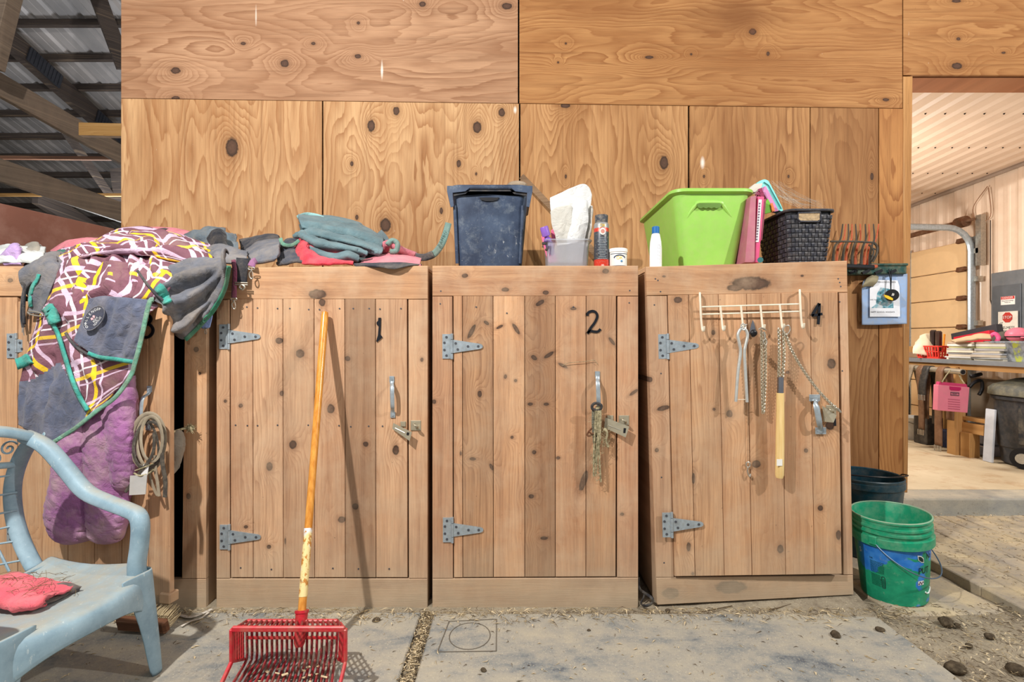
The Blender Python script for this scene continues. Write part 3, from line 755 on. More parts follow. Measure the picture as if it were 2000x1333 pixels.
mb = MB(); mb.box(((TLx+TRx)/2, YC+.45, .05), (TRx-TLx-.06, .78, .02)); obj('bottom_panel', mb, M['dark'], t3)
hx = P(34, 0, YC).x
ang = math.radians(-11.5); dvec = Vector((math.cos(ang), math.sin(ang), 0)); nvec = Vector((-dvec.y, dvec.x, 0))
z1, z0 = 1.262, .128; A = Vector((hx, YC+.001, 0)); Wd = .738
dr3 = bpy.data.objects.new('door', None); COL.objects.link(dr3); dr3.parent = t3
for za, zbb in ((1.21, 1.09), (.72, .6), (.26, .14)):
    mb = MB(); mb.board([A+dvec*.12+nvec*.0205+Vector((0, 0, za)), A+dvec*(Wd-.025)+nvec*.0205+Vector((0, 0, za)), A+dvec*(Wd-.025)+nvec*.0205+Vector((0, 0, zbb)), A+dvec*.12+nvec*.0205+Vector((0, 0, zbb))], .022, .002, nvec); obj('batten', mb, v, dr3)
cuts = [0, .125, .255, .385, .515, .640, .738]
for i in range(6):
    a, b = cuts[i]+.001, cuts[i+1]-.001
    mb = MB(); top = Vector((0, 0, z1 if i < 5 else z1)); bot = Vector((0, 0, z0-(.0 if i != 5 else .006)))
    mb.board([A+dvec*a+top, A+dvec*b+top, A+dvec*b+bot, A+dvec*a+bot], .02, .002, nvec)
    ob = obj('plank', mb, dm, dr3); ob['seed'] = i*.31; ob['tint'] = random.uniform(-.08, .06)
def D3(s, z, out=0): return A+dvec*s+Vector((0, 0, z))-nvec*out
hinge(t3, 33, 676, 92); hinge(t3, 33, 1036, 76)
mb = MB()
def st3(pts):
    out = []
    for x, y in pts:
        # intersect the pixel ray with the open door's plane
        d = P(x, y, 1.0)-Vector((0, 0, H)); k = (A-Vector((0, 0, H))).dot(nvec)/d.dot(nvec); out.append(Vector((0, 0, H))+d*k)
    return out
def stroke3(mb, pts, w):
    cp = crom([Vector((a, b, 0)) for a, b in pts], 6); Lf = []; Rt = []
    for i, p in enumerate(cp):
        d = (cp[min(i+1, len(cp)-1)]-cp[max(i-1, 0)]).normalized(); nn = Vector((-d.y, d.x, 0))*w/2; Lf.append(p+nn); Rt.append(p-nn)
    for i in range(len(cp)-1):
        q = st3([(v_.x, v_.y) for v_ in (Lf[i], Lf[i+1], Rt[i+1], Rt[i])]); mb.prism([p-nvec*.004 for p in q], nvec*.004)
stroke3(mb, [(281, 617), (286, 615), (293, 617.5), (296, 624), (292, 631), (286, 634)], 4.6)
stroke3(mb, [(286, 634), (294, 635), (299.5, 643), (298, 652), (292, 658), (286, 659.5), (279, 657.5)], 5)
obj('numeral', mb, M['num'], dr3)
# pull handle of door three, set on the open door's plane
mb = MB(); s0 = st3([(293, 757)])[0]; s1 = st3([(290, 838)])[0]
pp = [s0+(s1-s0)*t-nvec*d for t, d in [(0, .002), (.1, .003), (.17, .010), (.22, .026), (.35, .033), (.65, .033), (.78, .026), (.83, .010), (.9, .003), (1, .002)]]
mb.tube(crom(pp, 3), .0095, 8, flat=(.85, .4), up=-nvec); hd = obj('handle', mb, M['galv'], dr3, smooth=True)
mb = MB()
for t in (.04, .96):
    c = s0+(s1-s0)*t; mb.box(c-nvec*.002, (.02, .004, .024), rot(0, 0, ang)); mb.tube([c-nvec*.004, c-nvec*.007], .005, 8)
tag(obj('handle_feet', mb, M['galv'], hd), kind='stuff')
# block at the door's foot
mb = MB(); mb.box(D3(.722, .118, -.012), (.05, .045, .04), rot(0, 0, ang), b=.004); obj('door_block', mb, v, dr3)
# ------------------------------------------------------------------ cloth
def fabric(name, c, dust=.35, dustc=(170, 154, 132), var=.16, scale=7, rough=.9, weave=900):
    N = NT(name); p = N.obj()
    a = N.noise(p, scale, 4, .6)
    col = N.mix(N.mr(a, .3, .7), C(*[x*(1-var) for x in c]), C(*[min(255, x*(1+var)) for x in c]))
    d = N.noise(p, scale*1.7, 7, .65)
    col = N.mix(N.math('MULTIPLY', N.mr(d, .42, .75), dust, clamp=True), col, C(*dustc))
    cr = N.math('ABSOLUTE', N.math('SUBTRACT', N.noise(p, 22, 4, .55, .6), .5))
    N.bump(N.math('MULTIPLY_ADD', N.noise(p, weave, 2), .12, N.math('MULTIPLY', cr, 2.2)), .55, .012)
    m = N.done(col, rough, 0, .15)
    N.b.inputs['Sheen Weight'].default_value = .15
    return m
def plaid(name, base=(112, 76, 86)):
    N = NT(name); u, v, _ = N.xyz(N.uv()); o = N.obj()
    pink, white, yel, dk = C(218, 190, 212), C(232, 224, 230), C(240, 200, 44), C(92, 58, 70)
    stops = [(0, (0, 0, 0, 0)), (.06, pink), (.15, (0, 0, 0, 0)), (.25, white), (.285, (0, 0, 0, 0)), (.40, yel), (.48, (0, 0, 0, 0)), (.56, pink), (.60, (0, 0, 0, 0))]
    c = N.mix(N.mr(N.noise(o, 6, 5), .35, .7), C(*base), C(*[x*1.22 for x in base]))
    for k, co in enumerate((u, v)):
        f = N.math('FRACT', N.math('MULTIPLY', co, 4.4 if k == 0 else 3.6))
        rc, ra = N.ramp(f, stops, True, True)
        c = N.mix(N.math('MULTIPLY', ra, .93 if k == 0 else .8), c, rc)
    d = N.noise(o, 8, 7, .65)
    c = N.mix(N.mr(d, .5, .78, 0, .35), c, C(170, 150, 130))
    cr = N.math('ABSOLUTE', N.math('SUBTRACT', N.noise(o, 20, 4, .55, .6), .5))
    N.bump(N.math('MULTIPLY_ADD', N.noise(o, 900, 2), .12, N.math('MULTIPLY', cr, 2.2)), .5, .012)
    return N.done(c, .88, 0, .15)
M['plaid'] = plaid('plaid_cloth')
M['grey_cloth'] = fabric('grey_canvas', (98, 100, 108), .45)
M['blue_grey'] = fabric('blue_grey_canvas', (92, 98, 118), .4, (150, 138, 128))
M['dk_cloth'] = fabric('charcoal_cloth', (56, 58, 66), .35)
M['teal'] = fabric('teal_binding', (58, 152, 140), .3, (150, 160, 140), scale=20)
M['green_bind'] = fabric('faded_green_binding', (96, 142, 122), .4, scale=20)
M['purple'] = fabric('mauve_quilt', (146, 94, 140), .85, (188, 162, 160), .16, 5, .55)
M['pink'] = fabric('pink_cloth', (206, 118, 130), .35, (200, 170, 150))
M['red'] = fabric('red_cloth', (206, 62, 78), .2)
M['tealgrey'] = fabric('teal_grey_canvas', (92, 116, 122), .4, (142, 152, 148))
M['lilac'] = fabric('lilac_cloth', (166, 138, 186), .3)
M['maroon_web'] = fabric('maroon_webbing', (126, 66, 88), .2)
M['black_web'] = fabric('black_webbing', (40, 42, 50), .25)
M['palegrey'] = fabric('pale_grey_cloth', (182, 186, 184), .3)
def folds(p, seed, amp, sc, dirn):
    """soft ridged folds running along dirn"""
    d = Vector(dirn).normalized(); q = p-d*(p.dot(d)*.82)
    q = q*sc+Vector((seed, seed*2.3, 0))
    a = noise.noise(q); r = .55-1.6*abs(noise.noise(q*1.35+Vector((5, 1, 2)))); c = noise.noise(q*2.3+Vector((2, 8, 1)))
    return amp*(.8*a+.75*r+.35*c)+amp*.28*noise.noise(p*sc*2.6+Vector((seed, 0, 0)))
SURF = {}
def pdist(x, y, pl):
    b = 1e9
    for (x0, y0), (x1, y1) in zip(pl, pl[1:]):
        dx, dy = x1-x0, y1-y0; t = max(0, min(1, ((x-x0)*dx+(y-y0)*dy)/(dx*dx+dy*dy))); b = min(b, math.hypot(x-x0-t*dx, y-y0-t*dy))
    return b
def loft(rows, nu=8, nv=8, amp=.01, sc=9, dirn=(0, 0, 1), seed=1, uvs=(1, 1), key=None, uvrot=0, bulge=None, ridges=()):
    """net of (px,py,Y) control points -> smooth sheet with folds; returns MB (+ remembers the sheet for trims)"""
    R = [[P(*p) for p in r] for r in rows]
    fine = [crom(r, nu) for r in R]
    cols = list(zip(*fine)); fine = list(zip(*[crom(list(c), nv) for c in cols]))
    nr, nc = len(fine), len(fine[0])
    out = [[v.copy() for v in r] for r in fine]; uv = []
    Lu = sum((fine[nr//2][j+1]-fine[nr//2][j]).length for j in range(nc-1))
    Lv = sum((fine[i+1][nc//2]-fine[i][nc//2]).length for i in range(nr-1))
    for i in range(nr):
        ur = []
        for j in range(nc):
            a = fine[min(i+1, nr-1)][j]-fine[max(i-1, 0)][j]; b = fine[i][min(j+1, nc-1)]-fine[i][max(j-1, 0)]
            n = a.cross(b); n = n.normalized() if n.length > 1e-9 else Vector((0, -1, 0))
            if n.y > 0: n = -n
            k = folds(fine[i][j], seed, amp, sc, dirn)
            if bulge: k += bulge(i/(nr-1), j/(nc-1))
            v_ = fine[i][j]; fx, fy = v_.x/v_.y*1000+1000, 666.5-(v_.z-H)/v_.y*1000
            fx += 5*noise.noise(Vector((fx*.03, fy*.03, seed))); fy += 5*noise.noise(Vector((fx*.03, fy*.03, seed+9)))
            for pl, w_, am in ridges:
                d_ = pdist(fx, fy, pl)/w_
                if d_ < 3: k += am*math.exp(-d_*d_)
            out[i][j] = fine[i][j]+n*k
            x, y = j/(nc-1)*Lu*uvs[0], i/(nr-1)*Lv*uvs[1]
            w = noise.noise(fine[i][j]*7+Vector((seed, 0, 0)))*.03
            ur.append((x*math.cos(uvrot)-y*math.sin(uvrot)+w, x*math.sin(uvrot)+y*math.cos(uvrot)+w))
        uv.append(ur)
    mb = MB(); mb.grid(out, uv=uv)
    if key: SURF[key] = [((v.x/v.y*1000+1000), (666.5-(v.z-H)/v.y*1000), v.y) for r in out for v in r]
    return mb
def depth(key, px, py):
    best = sorted(SURF[key], key=lambda s: (s[0]-px)**2+(s[1]-py)**2)[:4]
    return min(b[2] for b in best)
def ribbon(pts, w, key=None, Y=None, off=.006, n=6, thick=.003):
    """flat tape following a pixel path, laid on a remembered sheet or at given depths; points (px,py[,Y])"""
    cp = crom([Vector((p[0], p[1], p[2] if len(p) > 2 else 0)) for p in pts], n)
    rows = []
    for i, p in enumerate(cp):
        d = cp[min(i+1, len(cp)-1)]-cp[max(i-1, 0)]; d.z = 0; d.normalize(); nn = Vector((-d.y, d.x, 0))
        ww = w[0]+(w[1]-w[0])*i/(len(cp)-1) if hasattr(w, '__len__') else w
        r = []
        for s in (-1, -.35, .35, 1):
            q = p+nn*ww/2*s
            yy = (depth(key, q.x, q.y) if key else (p.z or Y))-off*(1 if abs(s) < 1 else .6)
            r.append(P(q.x, q.y, yy))
        rows.append(r)
    # even out depth along the tape
    mb = MB(); mb.grid(rows); return mb
def inpoly(x, y, poly):
    c = False; j = len(poly)-1
    for i in range(len(poly)):
        (xi, yi), (xj, yj) = poly[i], poly[j]
        if (yi > y) != (yj > y) and x < (xj-xi)*(y-yi)/(yj-yi)+xi: c = not c
        j = i
    return c
def paint_faces(mb, poly, mi):
    for k, f in enumerate(mb.f):
        c = sum((mb.v[i] for i in f), Vector())/len(f)
        if inpoly(c.x/c.y*1000+1000, 666.5-(c.z-H)/c.y*1000, poly): mb.mi[k] = mi
CL = dict(smooth='all', solid=.005, offs=0)
# ---- mauve quilted blanket hanging below the plaid one
qt = thing('quilted_blanket', P(180, 1050, 2.0), 'mauve quilted blanket hanging in two puffy lobes below the plaid rug', 'blanket')
def puff(a, b):
    def f(v, u):
        e = max(0, 1-abs(2*u-1)**2.4)**.5*max(0, 1-max(0, (v-.84)/.16)**2)**.5*min(1, .25+v*4)
        ed = abs(2*u-1)**2
        pk = noise.noise(Vector((u*3+v*14+a, v*26-u*9, a*3.1)))+.6*noise.noise(Vector((u*5-v*10, v*50, a)))
        return .036*e+.0085*pk*(.35+ed)*(1 if v < .97 else .3)
    return f
for nm, rows, pf, sd in (
  ('quilt_lobe', [[(128, 812, 1.99), (150, 806, 1.98), (178, 800, 1.98)], [(122, 870, 1.99), (150, 870, 1.98), (180, 868, 1.98)], [(116, 920, 1.99), (146, 925, 1.98), (180, 920, 1.98)], [(104, 980, 1.99), (140, 985, 1.98), (181, 985, 1.98)], [(103, 1018, 1.99), (142, 1025, 1.98), (182, 1022, 1.98)], [(122, 1046, 2.0), (150, 1053, 1.99), (184, 1040, 2.0)]], puff(5, 1), 3),
  ('quilt_lobe', [[(176, 805, 1.985), (200, 790, 1.97), (236, 770, 1.97)], [(178, 860, 1.985), (204, 862, 1.97), (240, 850, 1.97)], [(180, 920, 1.985), (208, 925, 1.97), (246, 925, 1.97)], [(180, 985, 1.985), (212, 990, 1.97), (250, 980, 1.97)], [(184, 1020, 1.985), (214, 1025, 1.97), (244, 1015, 1.97)], [(188, 1044, 2.0), (212, 1053, 1.98), (236, 1044, 1.99)]], puff(5, 1), 4),
  ('quilt_lobe', [[(218, 775, 1.97), (240, 750, 1.955), (258, 734, 1.96)], [(220, 820, 1.97), (242, 815, 1.95), (262, 800, 1.955)], [(226, 870, 1.97), (246, 870, 1.95), (263, 865, 1.955)], [(234, 915, 1.97), (249, 915, 1.95), (262, 910, 1.955)], [(243, 948, 1.97), (250, 950, 1.955), (258, 945, 1.96)]], puff(4, 1), 5)):
    mb = loft(rows, 14, 14, .003, 14, (.3, 0, 1), sd, bulge=pf); obj(nm, mb, M['purple'], qt, smooth='all', solid=.03, offs=-1 if False else 0)
mb = MB()
for pts in ([(178, 806, 1.955), (181, 870, 1.955), (182, 940, 1.955), (184, 1010, 1.96)], [(214, 850, 1.93), (219, 900, 1.93), (214, 960, 1.93), (208, 985, 1.935), (196, 1030, 1.95)]):
    mb.tube(crom([P(*p) for p in pts], 8), .0022, 6)
tag(obj('seam_stitching', mb, fabric('dark_mauve_thread', (96, 62, 92), .2), qt), kind='stuff')
# ---- main plaid rug
rug = thing('horse_rug', P(150, 862, 2.0), 'maroon, yellow and white plaid horse rug draped over cabinet three', 'blanket')
main = [[(118, 492, 2.42), (165, 478, 2.4), (225, 472, 2.4), (300, 476, 2.4), (370, 490, 2.4)],
 [(98, 524, 2.09), (150, 506, 2.09), (225, 503, 2.08), (310, 508, 2.08), (390, 524, 2.09)],
 [(84, 570, 2.05), (135, 556, 2.03), (195, 552, 2.0), (262, 560, 1.97), (330, 578, 1.99)],
 [(72, 622, 2.05), (118, 610, 2.0), (172, 604, 1.965), (232, 606, 1.945), (292, 612, 1.94)],
 [(56, 680, 2.045), (104, 668, 1.995), (158, 662, 1.95), (216, 660, 1.93), (274, 664, 1.92)],
 [(44, 742, 2.04), (92, 734, 1.99), (148, 728, 1.945), (206, 722, 1.925), (262, 714, 1.91)],
 [(40, 795, 2.03), (84, 796, 1.985), (132, 792, 1.94), (182, 778, 1.92), (234, 752, 1.905)],
 [(39, 830, 2.025), (74, 850, 1.985), (106, 862, 1.945), (146, 836, 1.92), (200, 795, 1.905)]]
mb = loft(main, 18, 15, .014, 12, (.3, 0, 1), 2, (1, 1), 'rug', .3, ridges=[([(150, 515), (120, 570), (98, 640), (78, 720)], 9, .022), ([(190, 515), (165, 565), (140, 620)], 7, .024), ([(228, 512), (222, 560), (190, 580)], 7, .026), ([(262, 512), (272, 560), (262, 585)], 7, .026), ([(300, 515), (318, 555)], 7, .022), ([(206, 515), (200, 560)], 6, -.022), ([(246, 512), (246, 575)], 6, -.024), ([(284, 515), (296, 565)], 6, -.022), ([(170, 520), (140, 590)], 6, -.02), ([(110, 760), (95, 850)], 9, .014), ([(70, 740), (55, 830)], 8, .014), ([(150, 700), (200, 750)], 9, .012), ([(100, 700), (85, 800)], 7, -.014)])
paint_faces(mb, [(118, 708), (150, 762), (172, 803), (140, 900), (0, 900), (0, 750), (60, 745), (95, 722)], 1)
obj('plaid_drape', mb, [M['plaid'], M['blue_grey']], rug, **CL)
flap = [[(176, 584, 1.925), (205, 579, 1.915), (240, 582, 1.905), (270, 584, 1.90), (293, 586, 1.90)],
 [(166, 612, 1.925), (200, 612, 1.91), (236, 614, 1.90), (264, 616, 1.895), (288, 618, 1.895)],
 [(155, 640, 1.925), (190, 645, 1.91), (228, 648, 1.90), (258, 650, 1.895), (281, 652, 1.895)],
 [(145, 664, 1.925), (178, 674, 1.91), (216, 680, 1.90), (250, 682, 1.895), (273, 683, 1.895)],
 [(150, 670, 1.925), (182, 692, 1.91), (214, 702, 1.90), (242, 706, 1.895), (264, 709, 1.895)]]
mb = loft(flap, 12, 12, .005, 14, (.5, 0, 1), 7, key='flap', ridges=[([(205, 590), (190, 640)], 9, .010), ([(240, 590), (215, 660), (205, 695)], 9, .010), ([(272, 600), (240, 650)], 6, .008), ([(278, 640), (250, 690)], 6, .008), ([(222, 590), (200, 670)], 7, -.008), ([(258, 620), (235, 690)], 6, -.008)]); fl = obj('chest_flap', mb, M['blue_grey'], rug, **CL)
fl['label'] = 'blue-grey chest flap with an oval badge'
mb = ribbon([(300, 586), (294, 588), (287, 612), (280, 645), (272, 680), (263, 712), (258, 730), (243, 755), (222, 780), (190, 803), (150, 835), (124, 852), (102, 866)], (9, 7), None, 1.885, .004)
obj('edge_binding', mb, M['green_bind'], rug, **CL)
mb = ribbon([(172, 690), (195, 698), (225, 702), (250, 706), (266, 708)], 7, 'flap', off=.008); obj('edge_binding', mb, M['teal'], rug, **CL)
mb = ribbon([(97, 622), (112, 650), (128, 700), (140, 740), (155, 775), (171, 802)], (8, 9), 'rug', off=.016); obj('seam_tape', mb, M['teal'], rug, **CL)
mb = ribbon([(92, 600), (101, 612), (108, 632)], 21, 'rug', off=.022); obj('strap_patch', mb, M['teal'], rug, smooth='all', solid=.012, offs=0)
mb = ribbon([(34, 712), (46, 708), (58, 700)], 20, 'rug', off=.014); obj('strap_patch', mb, M['teal'], rug, smooth='all', solid=.01, offs=0)
mb = ribbon([(128, 650), (140, 668), (160, 686), (200, 706)], 3.5, 'rug', off=.02); obj('cord', mb, M['dk_cloth'], rug, **CL)
# oval badge: dark patch, thread ring, lettering and a small pink leaf
bc = P(181, 622, 1.889); ax = Vector((.62, 0, .78)).normalized(); ay = Vector((-.62, 0, .78)); ay = Vector((-ax.z, 0, ax.x))
def bmap(x, y, d): 
    p = bc+ax*x+ay*y
    px, py = p.x/p.y*1000+1000, 666.5-(p.z-H)/p.y*1000
    p.y = min(depth('flap', px, py), p.y+.012)-.006-d; return p
mb = MB(); n = 28; o_ = [(.052*math.cos(2*PI*k/n), .030*math.sin(2*PI*k/n)) for k in range(n)]
mb.add([bmap(0, 0, 0)]+[bmap(x, y, 0) for x, y in o_], [(0, 1+(k+1) % n, 1+k) for k in range(n)])
bd = obj('badge', mb, fabric('badge_cloth', (62, 66, 82), .1), fl, solid=.002, offs=0)
mb = MB(); mb.tube([bmap(x*1.0, y*1.0, .001) for x, y in o_], .0012, 6, True); obj('badge_ring', mb, fabric('badge_thread', (120, 120, 126), .2), fl)
M['white_thread'] = fabric('white_thread', (226, 224, 220), .1)
mb = MB()
word = 'CHALLENGER'
for i, ch in enumerate(word):
    a = PI*(1.02-.98*i/(len(word)-1)); cx, cy = .040*math.cos(a), .019*math.sin(a)+.001; r = a-PI/2
    t = text_mb(ch, .0135, lambda x, y, d, cx=cx, cy=cy, r=r: bmap(cx+x*math.cos(r)-y*math.sin(r), cy+x*math.sin(r)+y*math.cos(r), .0018))
    mb.add(t.v, t.f)
t = text_mb('EQUI\nTEXTILES', .0105, lambda x, y, d: bmap(x, y-.0135, .0018)); mb.add(t.v, t.f)
tag(obj('badge_lettering', mb, M['white_thread'], fl), kind='stuff')
mb = MB()
for s in (-1, 1): mb.add([bmap(s*.002, -.003, .002), bmap(s*.011, .002, .002), bmap(s*.007, .009, .002), bmap(s*.001, .006, .002)], [(0, 1, 2, 3)])
tag(obj('badge_leaf', mb, fabric('pink_thread', (222, 170, 176), .1), fl), kind='stuff')
# upper folds of the plaid rug
tops = [
 ([[(150, 500, 2.5), (200, 478, 2.55), (270, 462, 2.6), (340, 458, 2.6), (405, 480, 2.6), (440, 500, 2.6)], [(128, 508, 2.3), (180, 480, 2.35), (250, 462, 2.4), (330, 462, 2.4), (400, 486, 2.4), (438, 506, 2.4)], [(128, 520, 2.16), (185, 494, 2.16), (255, 480, 2.16), (330, 484, 2.16), (400, 504, 2.16), (436, 514, 2.2)]], 3, .5),
 ([[(152, 500, 2.3), (190, 482, 2.3), (240, 474, 2.3), (310, 474, 2.3), (370, 492, 2.3), (418, 508, 2.3)], [(140, 506, 2.14), (185, 490, 2.11), (240, 482, 2.1), (305, 482, 2.1), (365, 502, 2.1), (414, 515, 2.12)], [(150, 512, 2.1), (190, 502, 2.075), (245, 499, 2.07), (305, 503, 2.07), (362, 514, 2.08), (412, 520, 2.1)]], 11, .2)]
for rows, sd, ur in tops:
    mb = loft(rows, 14, 10, .010, 13, (1, 0, -.2), sd, uvrot=ur, ridges=[([(150, 502), (220, 470), (320, 472), (410, 502)], 4, .022), ([(150, 512), (230, 490), (330, 492), (420, 514)], 4, .024), ([(150, 508), (230, 481), (330, 483), (420, 510)], 3.5, -.02), ([(260, 462), (360, 476), (430, 500)], 4, .02)]); obj('plaid_fold', mb, M['plaid'], rug, smooth='all', solid=.012, offs=0)
mb = loft([[(205, 462, 2.62), (240, 450, 2.6), (290, 448, 2.6), (330, 458, 2.6)], [(196, 470, 2.5), (240, 460, 2.5), (290, 456, 2.5), (330, 464, 2.5)], [(205, 482, 2.45), (240, 472, 2.45), (290, 468, 2.45), (330, 474, 2.45)]], 8, 6, .01, 11, (1, 0, 0), 21); obj('plaid_fold', mb, M['plaid'], rug, smooth='all', solid=.012, offs=0)
# bunched middle folds
for k, rows in enumerate(([[(160, 540, 2.04), (200, 520, 2.03), (245, 516, 2.02), (290, 520, 2.02), (330, 530, 2.03)], [(148, 566, 2.0), (190, 548, 1.985), (235, 545, 1.97), (285, 548, 1.965), (338, 548, 1.98)], [(150, 592, 1.98), (186, 576, 1.96), (232, 574, 1.945), (285, 576, 1.94), (330, 570, 1.96)], [(140, 612, 1.985), (176, 600, 1.965), (220, 592, 1.95), (270, 586, 1.945), (312, 582, 1.96)]],)):
    mb = loft(rows, 14, 12, .02, 13, (.35, 0, 1), 31+k, uvrot=-.5); obj('plaid_fold', mb, M['plaid'], rug, smooth='all', solid=.008, offs=0)
# grey tail of the rug swept over the right-hand corner
tail = [[(300, 540, 2.02), (335, 520, 2.06), (370, 506, 2.09), (420, 506, 2.1), (452, 512, 2.09)],
 [(290, 568, 1.97), (325, 555, 2.0), (362, 540, 2.02), (405, 528, 2.04), (449, 524, 2.06)],
 [(300, 586, 1.965), (332, 584, 1.98), (366, 574, 2.0), (404, 560, 2.03), (446, 544, 2.06)],
 [(322, 600, 1.97), (346, 606, 1.98), (372, 604, 2.0), (402, 596, 2.03), (432, 578, 2.06)],
 [(338, 628, 2.0), (354, 634, 2.0), (372, 632, 2.01), (396, 622, 2.03), (416, 606, 2.05)],
 [(343, 655, 2.03), (354, 662, 2.03), (366, 660, 2.03), (384, 644, 2.04), (402, 622, 2.05)]]
tail = [[(x, y, Y-.022) for x, y, Y in r] for r in tail]
mb = loft(tail, 16, 14, .010, 16, (-.7, 0, 1), 41, key='tail', ridges=[([(448, 518), (400, 535), (350, 545), (312, 575)], 8, .030), ([(448, 520), (405, 562), (362, 590), (330, 600)], 8, .034), ([(446, 525), (415, 580), (378, 620), (352, 640)], 8, .032), ([(446, 528), (425, 580), (398, 620)], 6, .02), ([(440, 520), (380, 555), (330, 575)], 7, -.022), ([(440, 530), (400, 585), (350, 618)], 7, -.026), ([(440, 535), (412, 590), (375, 635)], 6, -.02)]); obj('grey_tail', mb, M['grey_cloth'], rug, **CL)
mb = ribbon([(447, 520), (440, 560), (420, 602), (398, 628), (372, 655), (362, 664)], 8, 'tail', off=.008); obj('edge_binding', mb, fabric('green_binding', (44, 112, 88), .25), rug, **CL)
mb = ribbon([(304, 556), (314, 566), (322, 580), (328, 592)], 17, 'tail', off=.014); obj('strap_patch', mb, M['teal'], rug, smooth='all', solid=.01, offs=0)
mb = ribbon([(268, 528), (282, 548), (300, 570), (322, 590)], 3, None, 1.93, .006); obj('cord', mb, M['dk_cloth'], rug, **CL)
mb = loft([[(400, 605, 2.075), (412, 606, 2.075), (416, 606, 2.075)], [(396, 625, 2.07), (408, 628, 2.07), (414, 622, 2.07)], [(393, 640, 2.07), (400, 643, 2.07), (410, 640, 2.07)]], 4, 4, .003); obj('lining_corner', mb, fabric('pale_blue_lining', (140, 164, 216), .2), rug, **CL)
# ---- grey collar with teal piping at the left edge of the rug
gc = thing('rug_collar', P(70, 640, 2.06), 'grey rug collar with teal piping and black straps at the left corner of cabinet three', 'blanket')
col_ = [[(62, 505, 2.3), (85, 496, 2.3), (112, 492, 2.3), (132, 500, 2.28)], [(42, 528, 2.08), (72, 512, 2.08), (98, 508, 2.075), (118, 522, 2.07)], [(44, 556, 2.06), (66, 548, 2.04), (88, 548, 2.03), (100, 560, 2.03)], [(58, 590, 2.06), (68, 588, 2.04), (80, 588, 2.03), (88, 592, 2.03)], [(60, 612, 2.06), (68, 613, 2.045), (76, 614, 2.04), (80, 612, 2.04)]]
mb = loft(col_, 9, 8, .012, 12, (.4, 0, 1), 51, key='col'); obj('collar', mb, M['grey_cloth'], gc, **CL)
mb = ribbon([(76, 536), (72, 548), (64, 560), (59, 580), (60, 600)], 6, 'col', off=.008); obj('piping', mb, M['teal'], gc, **CL)
mb = ribbon([(40, 530, 2.07), (42, 550, 2.06), (48, 560, 2.05), (44, 590, 2.06), (43, 620, 2.07), (46, 640, 2.07)], 5, None, 2.05, .006); obj('strap', mb, M['black_web'], gc, **CL)
mb = ribbon([(62, 552, 2.05), (50, 566, 2.05), (47, 600, 2.05), (48, 634, 2.06)], 3.5, None, 2.05, .006); obj('strap', mb, M['black_web'], gc, **CL)
mb = MB(); mb.tube(crom([P(57, 608, 2.03), P(80, 612, 2.02), P(82, 618, 2.02), P(58, 614, 2.03)], 3, True), .003, 6, True); obj('buckle', mb, M['steel'], gc)
mb = MB(); mb.tube([P(45, 640, 2.06), P(45, 650, 2.06)], .004, 6); mb.tube([P(46, 650, 2.06), P(47, 656, 2.06)], .002, 6); obj('snap_hook', mb, M['steel'], gc)
# ---- crumpled cloths on the far left of the top
def heap(name, rows, m, label, amp=.02, sc=12, seed=1, solid=.012, cat='cloth', dirn=(1, 0, .2), parent=None):
    mb = loft(rows, 12, 10, amp*1.25, sc, dirn, seed)
    if parent is not None: return obj(name, mb, m, parent, smooth='all', solid=solid, offs=0)
    b = [min(v[i] for v in mb.v) for i in range(3)]; t = [max(v[i] for v in mb.v) for i in range(3)]
    return tag(obj(name, mb, m, at=((b[0]+t[0])/2, (b[1]+t[1])/2, b[2]), smooth='all', solid=solid, offs=0), label, cat)
heap('folded_sheet', [[(-25, 496, 2.45), (15, 492, 2.45), (50, 494, 2.45), (90, 500, 2.45)], [(-25, 492, 2.3), (15, 484, 2.3), (45, 488, 2.3), (88, 494, 2.3)], [(-25, 504, 2.15), (15, 500, 2.15), (45, 506, 2.15), (88, 508, 2.15)], [(-25, 519, 2.11), (15, 519, 2.11), (45, 519, 2.11), (88, 519, 2.12)]], M['palegrey'], 'pale grey crumpled sheet at the far left end of the cabinet tops', .02, 12, 61)
heap('lilac_cloth', [[(5, 500, 2.25), (22, 488, 2.25), (36, 486, 2.25), (44, 500, 2.25)], [(6, 508, 2.13), (20, 494, 2.13), (34, 484, 2.13), (42, 506, 2.13)], [(8, 518, 2.1), (20, 517, 2.1), (32, 517, 2.1), (42, 518, 2.1)]], M['lilac'], 'lilac cloth tucked on the pale grey sheet at far left', .012, 16, 62)
heap('grey_rag', [[(46, 486, 2.4), (60, 478, 2.4), (76, 478, 2.4), (84, 492, 2.4)], [(48, 496, 2.3), (60, 484, 2.3), (74, 482, 2.3), (86, 498, 2.3)], [(50, 506, 2.25), (62, 504, 2.25), (74, 503, 2.25), (88, 506, 2.25)]], fabric('taupe_rag', (134, 130, 120), .3), 'small taupe rag bunched behind the grey rug collar', .01, 18, 63)
heap('pink_blanket', [[(100, 490, 2.6), (135, 472, 2.6), (170, 468, 2.6), (200, 470, 2.6)], [(104, 496, 2.5), (138, 478, 2.5), (170, 474, 2.5), (200, 476, 2.5)], [(112, 506, 2.45), (140, 498, 2.45), (170, 494, 2.45), (200, 494, 2.45)]], M['pink'], 'faded pink blanket edge showing behind the left of the plaid rug', .01, 10, 64)
heap('teal_cloth', [[(106, 500, 2.44), (120, 491, 2.44), (134, 490, 2.44), (146, 498, 2.44)], [(107, 506, 2.36), (120, 497, 2.35), (134, 495, 2.35), (145, 503, 2.35)], [(110, 512, 2.33), (121, 509, 2.33), (134, 508, 2.33), (143, 510, 2.33)]], fabric('dark_teal', (48, 104, 92), .2), 'small dark teal cloth between the grey collar and the plaid rug', .006, 14, 65)
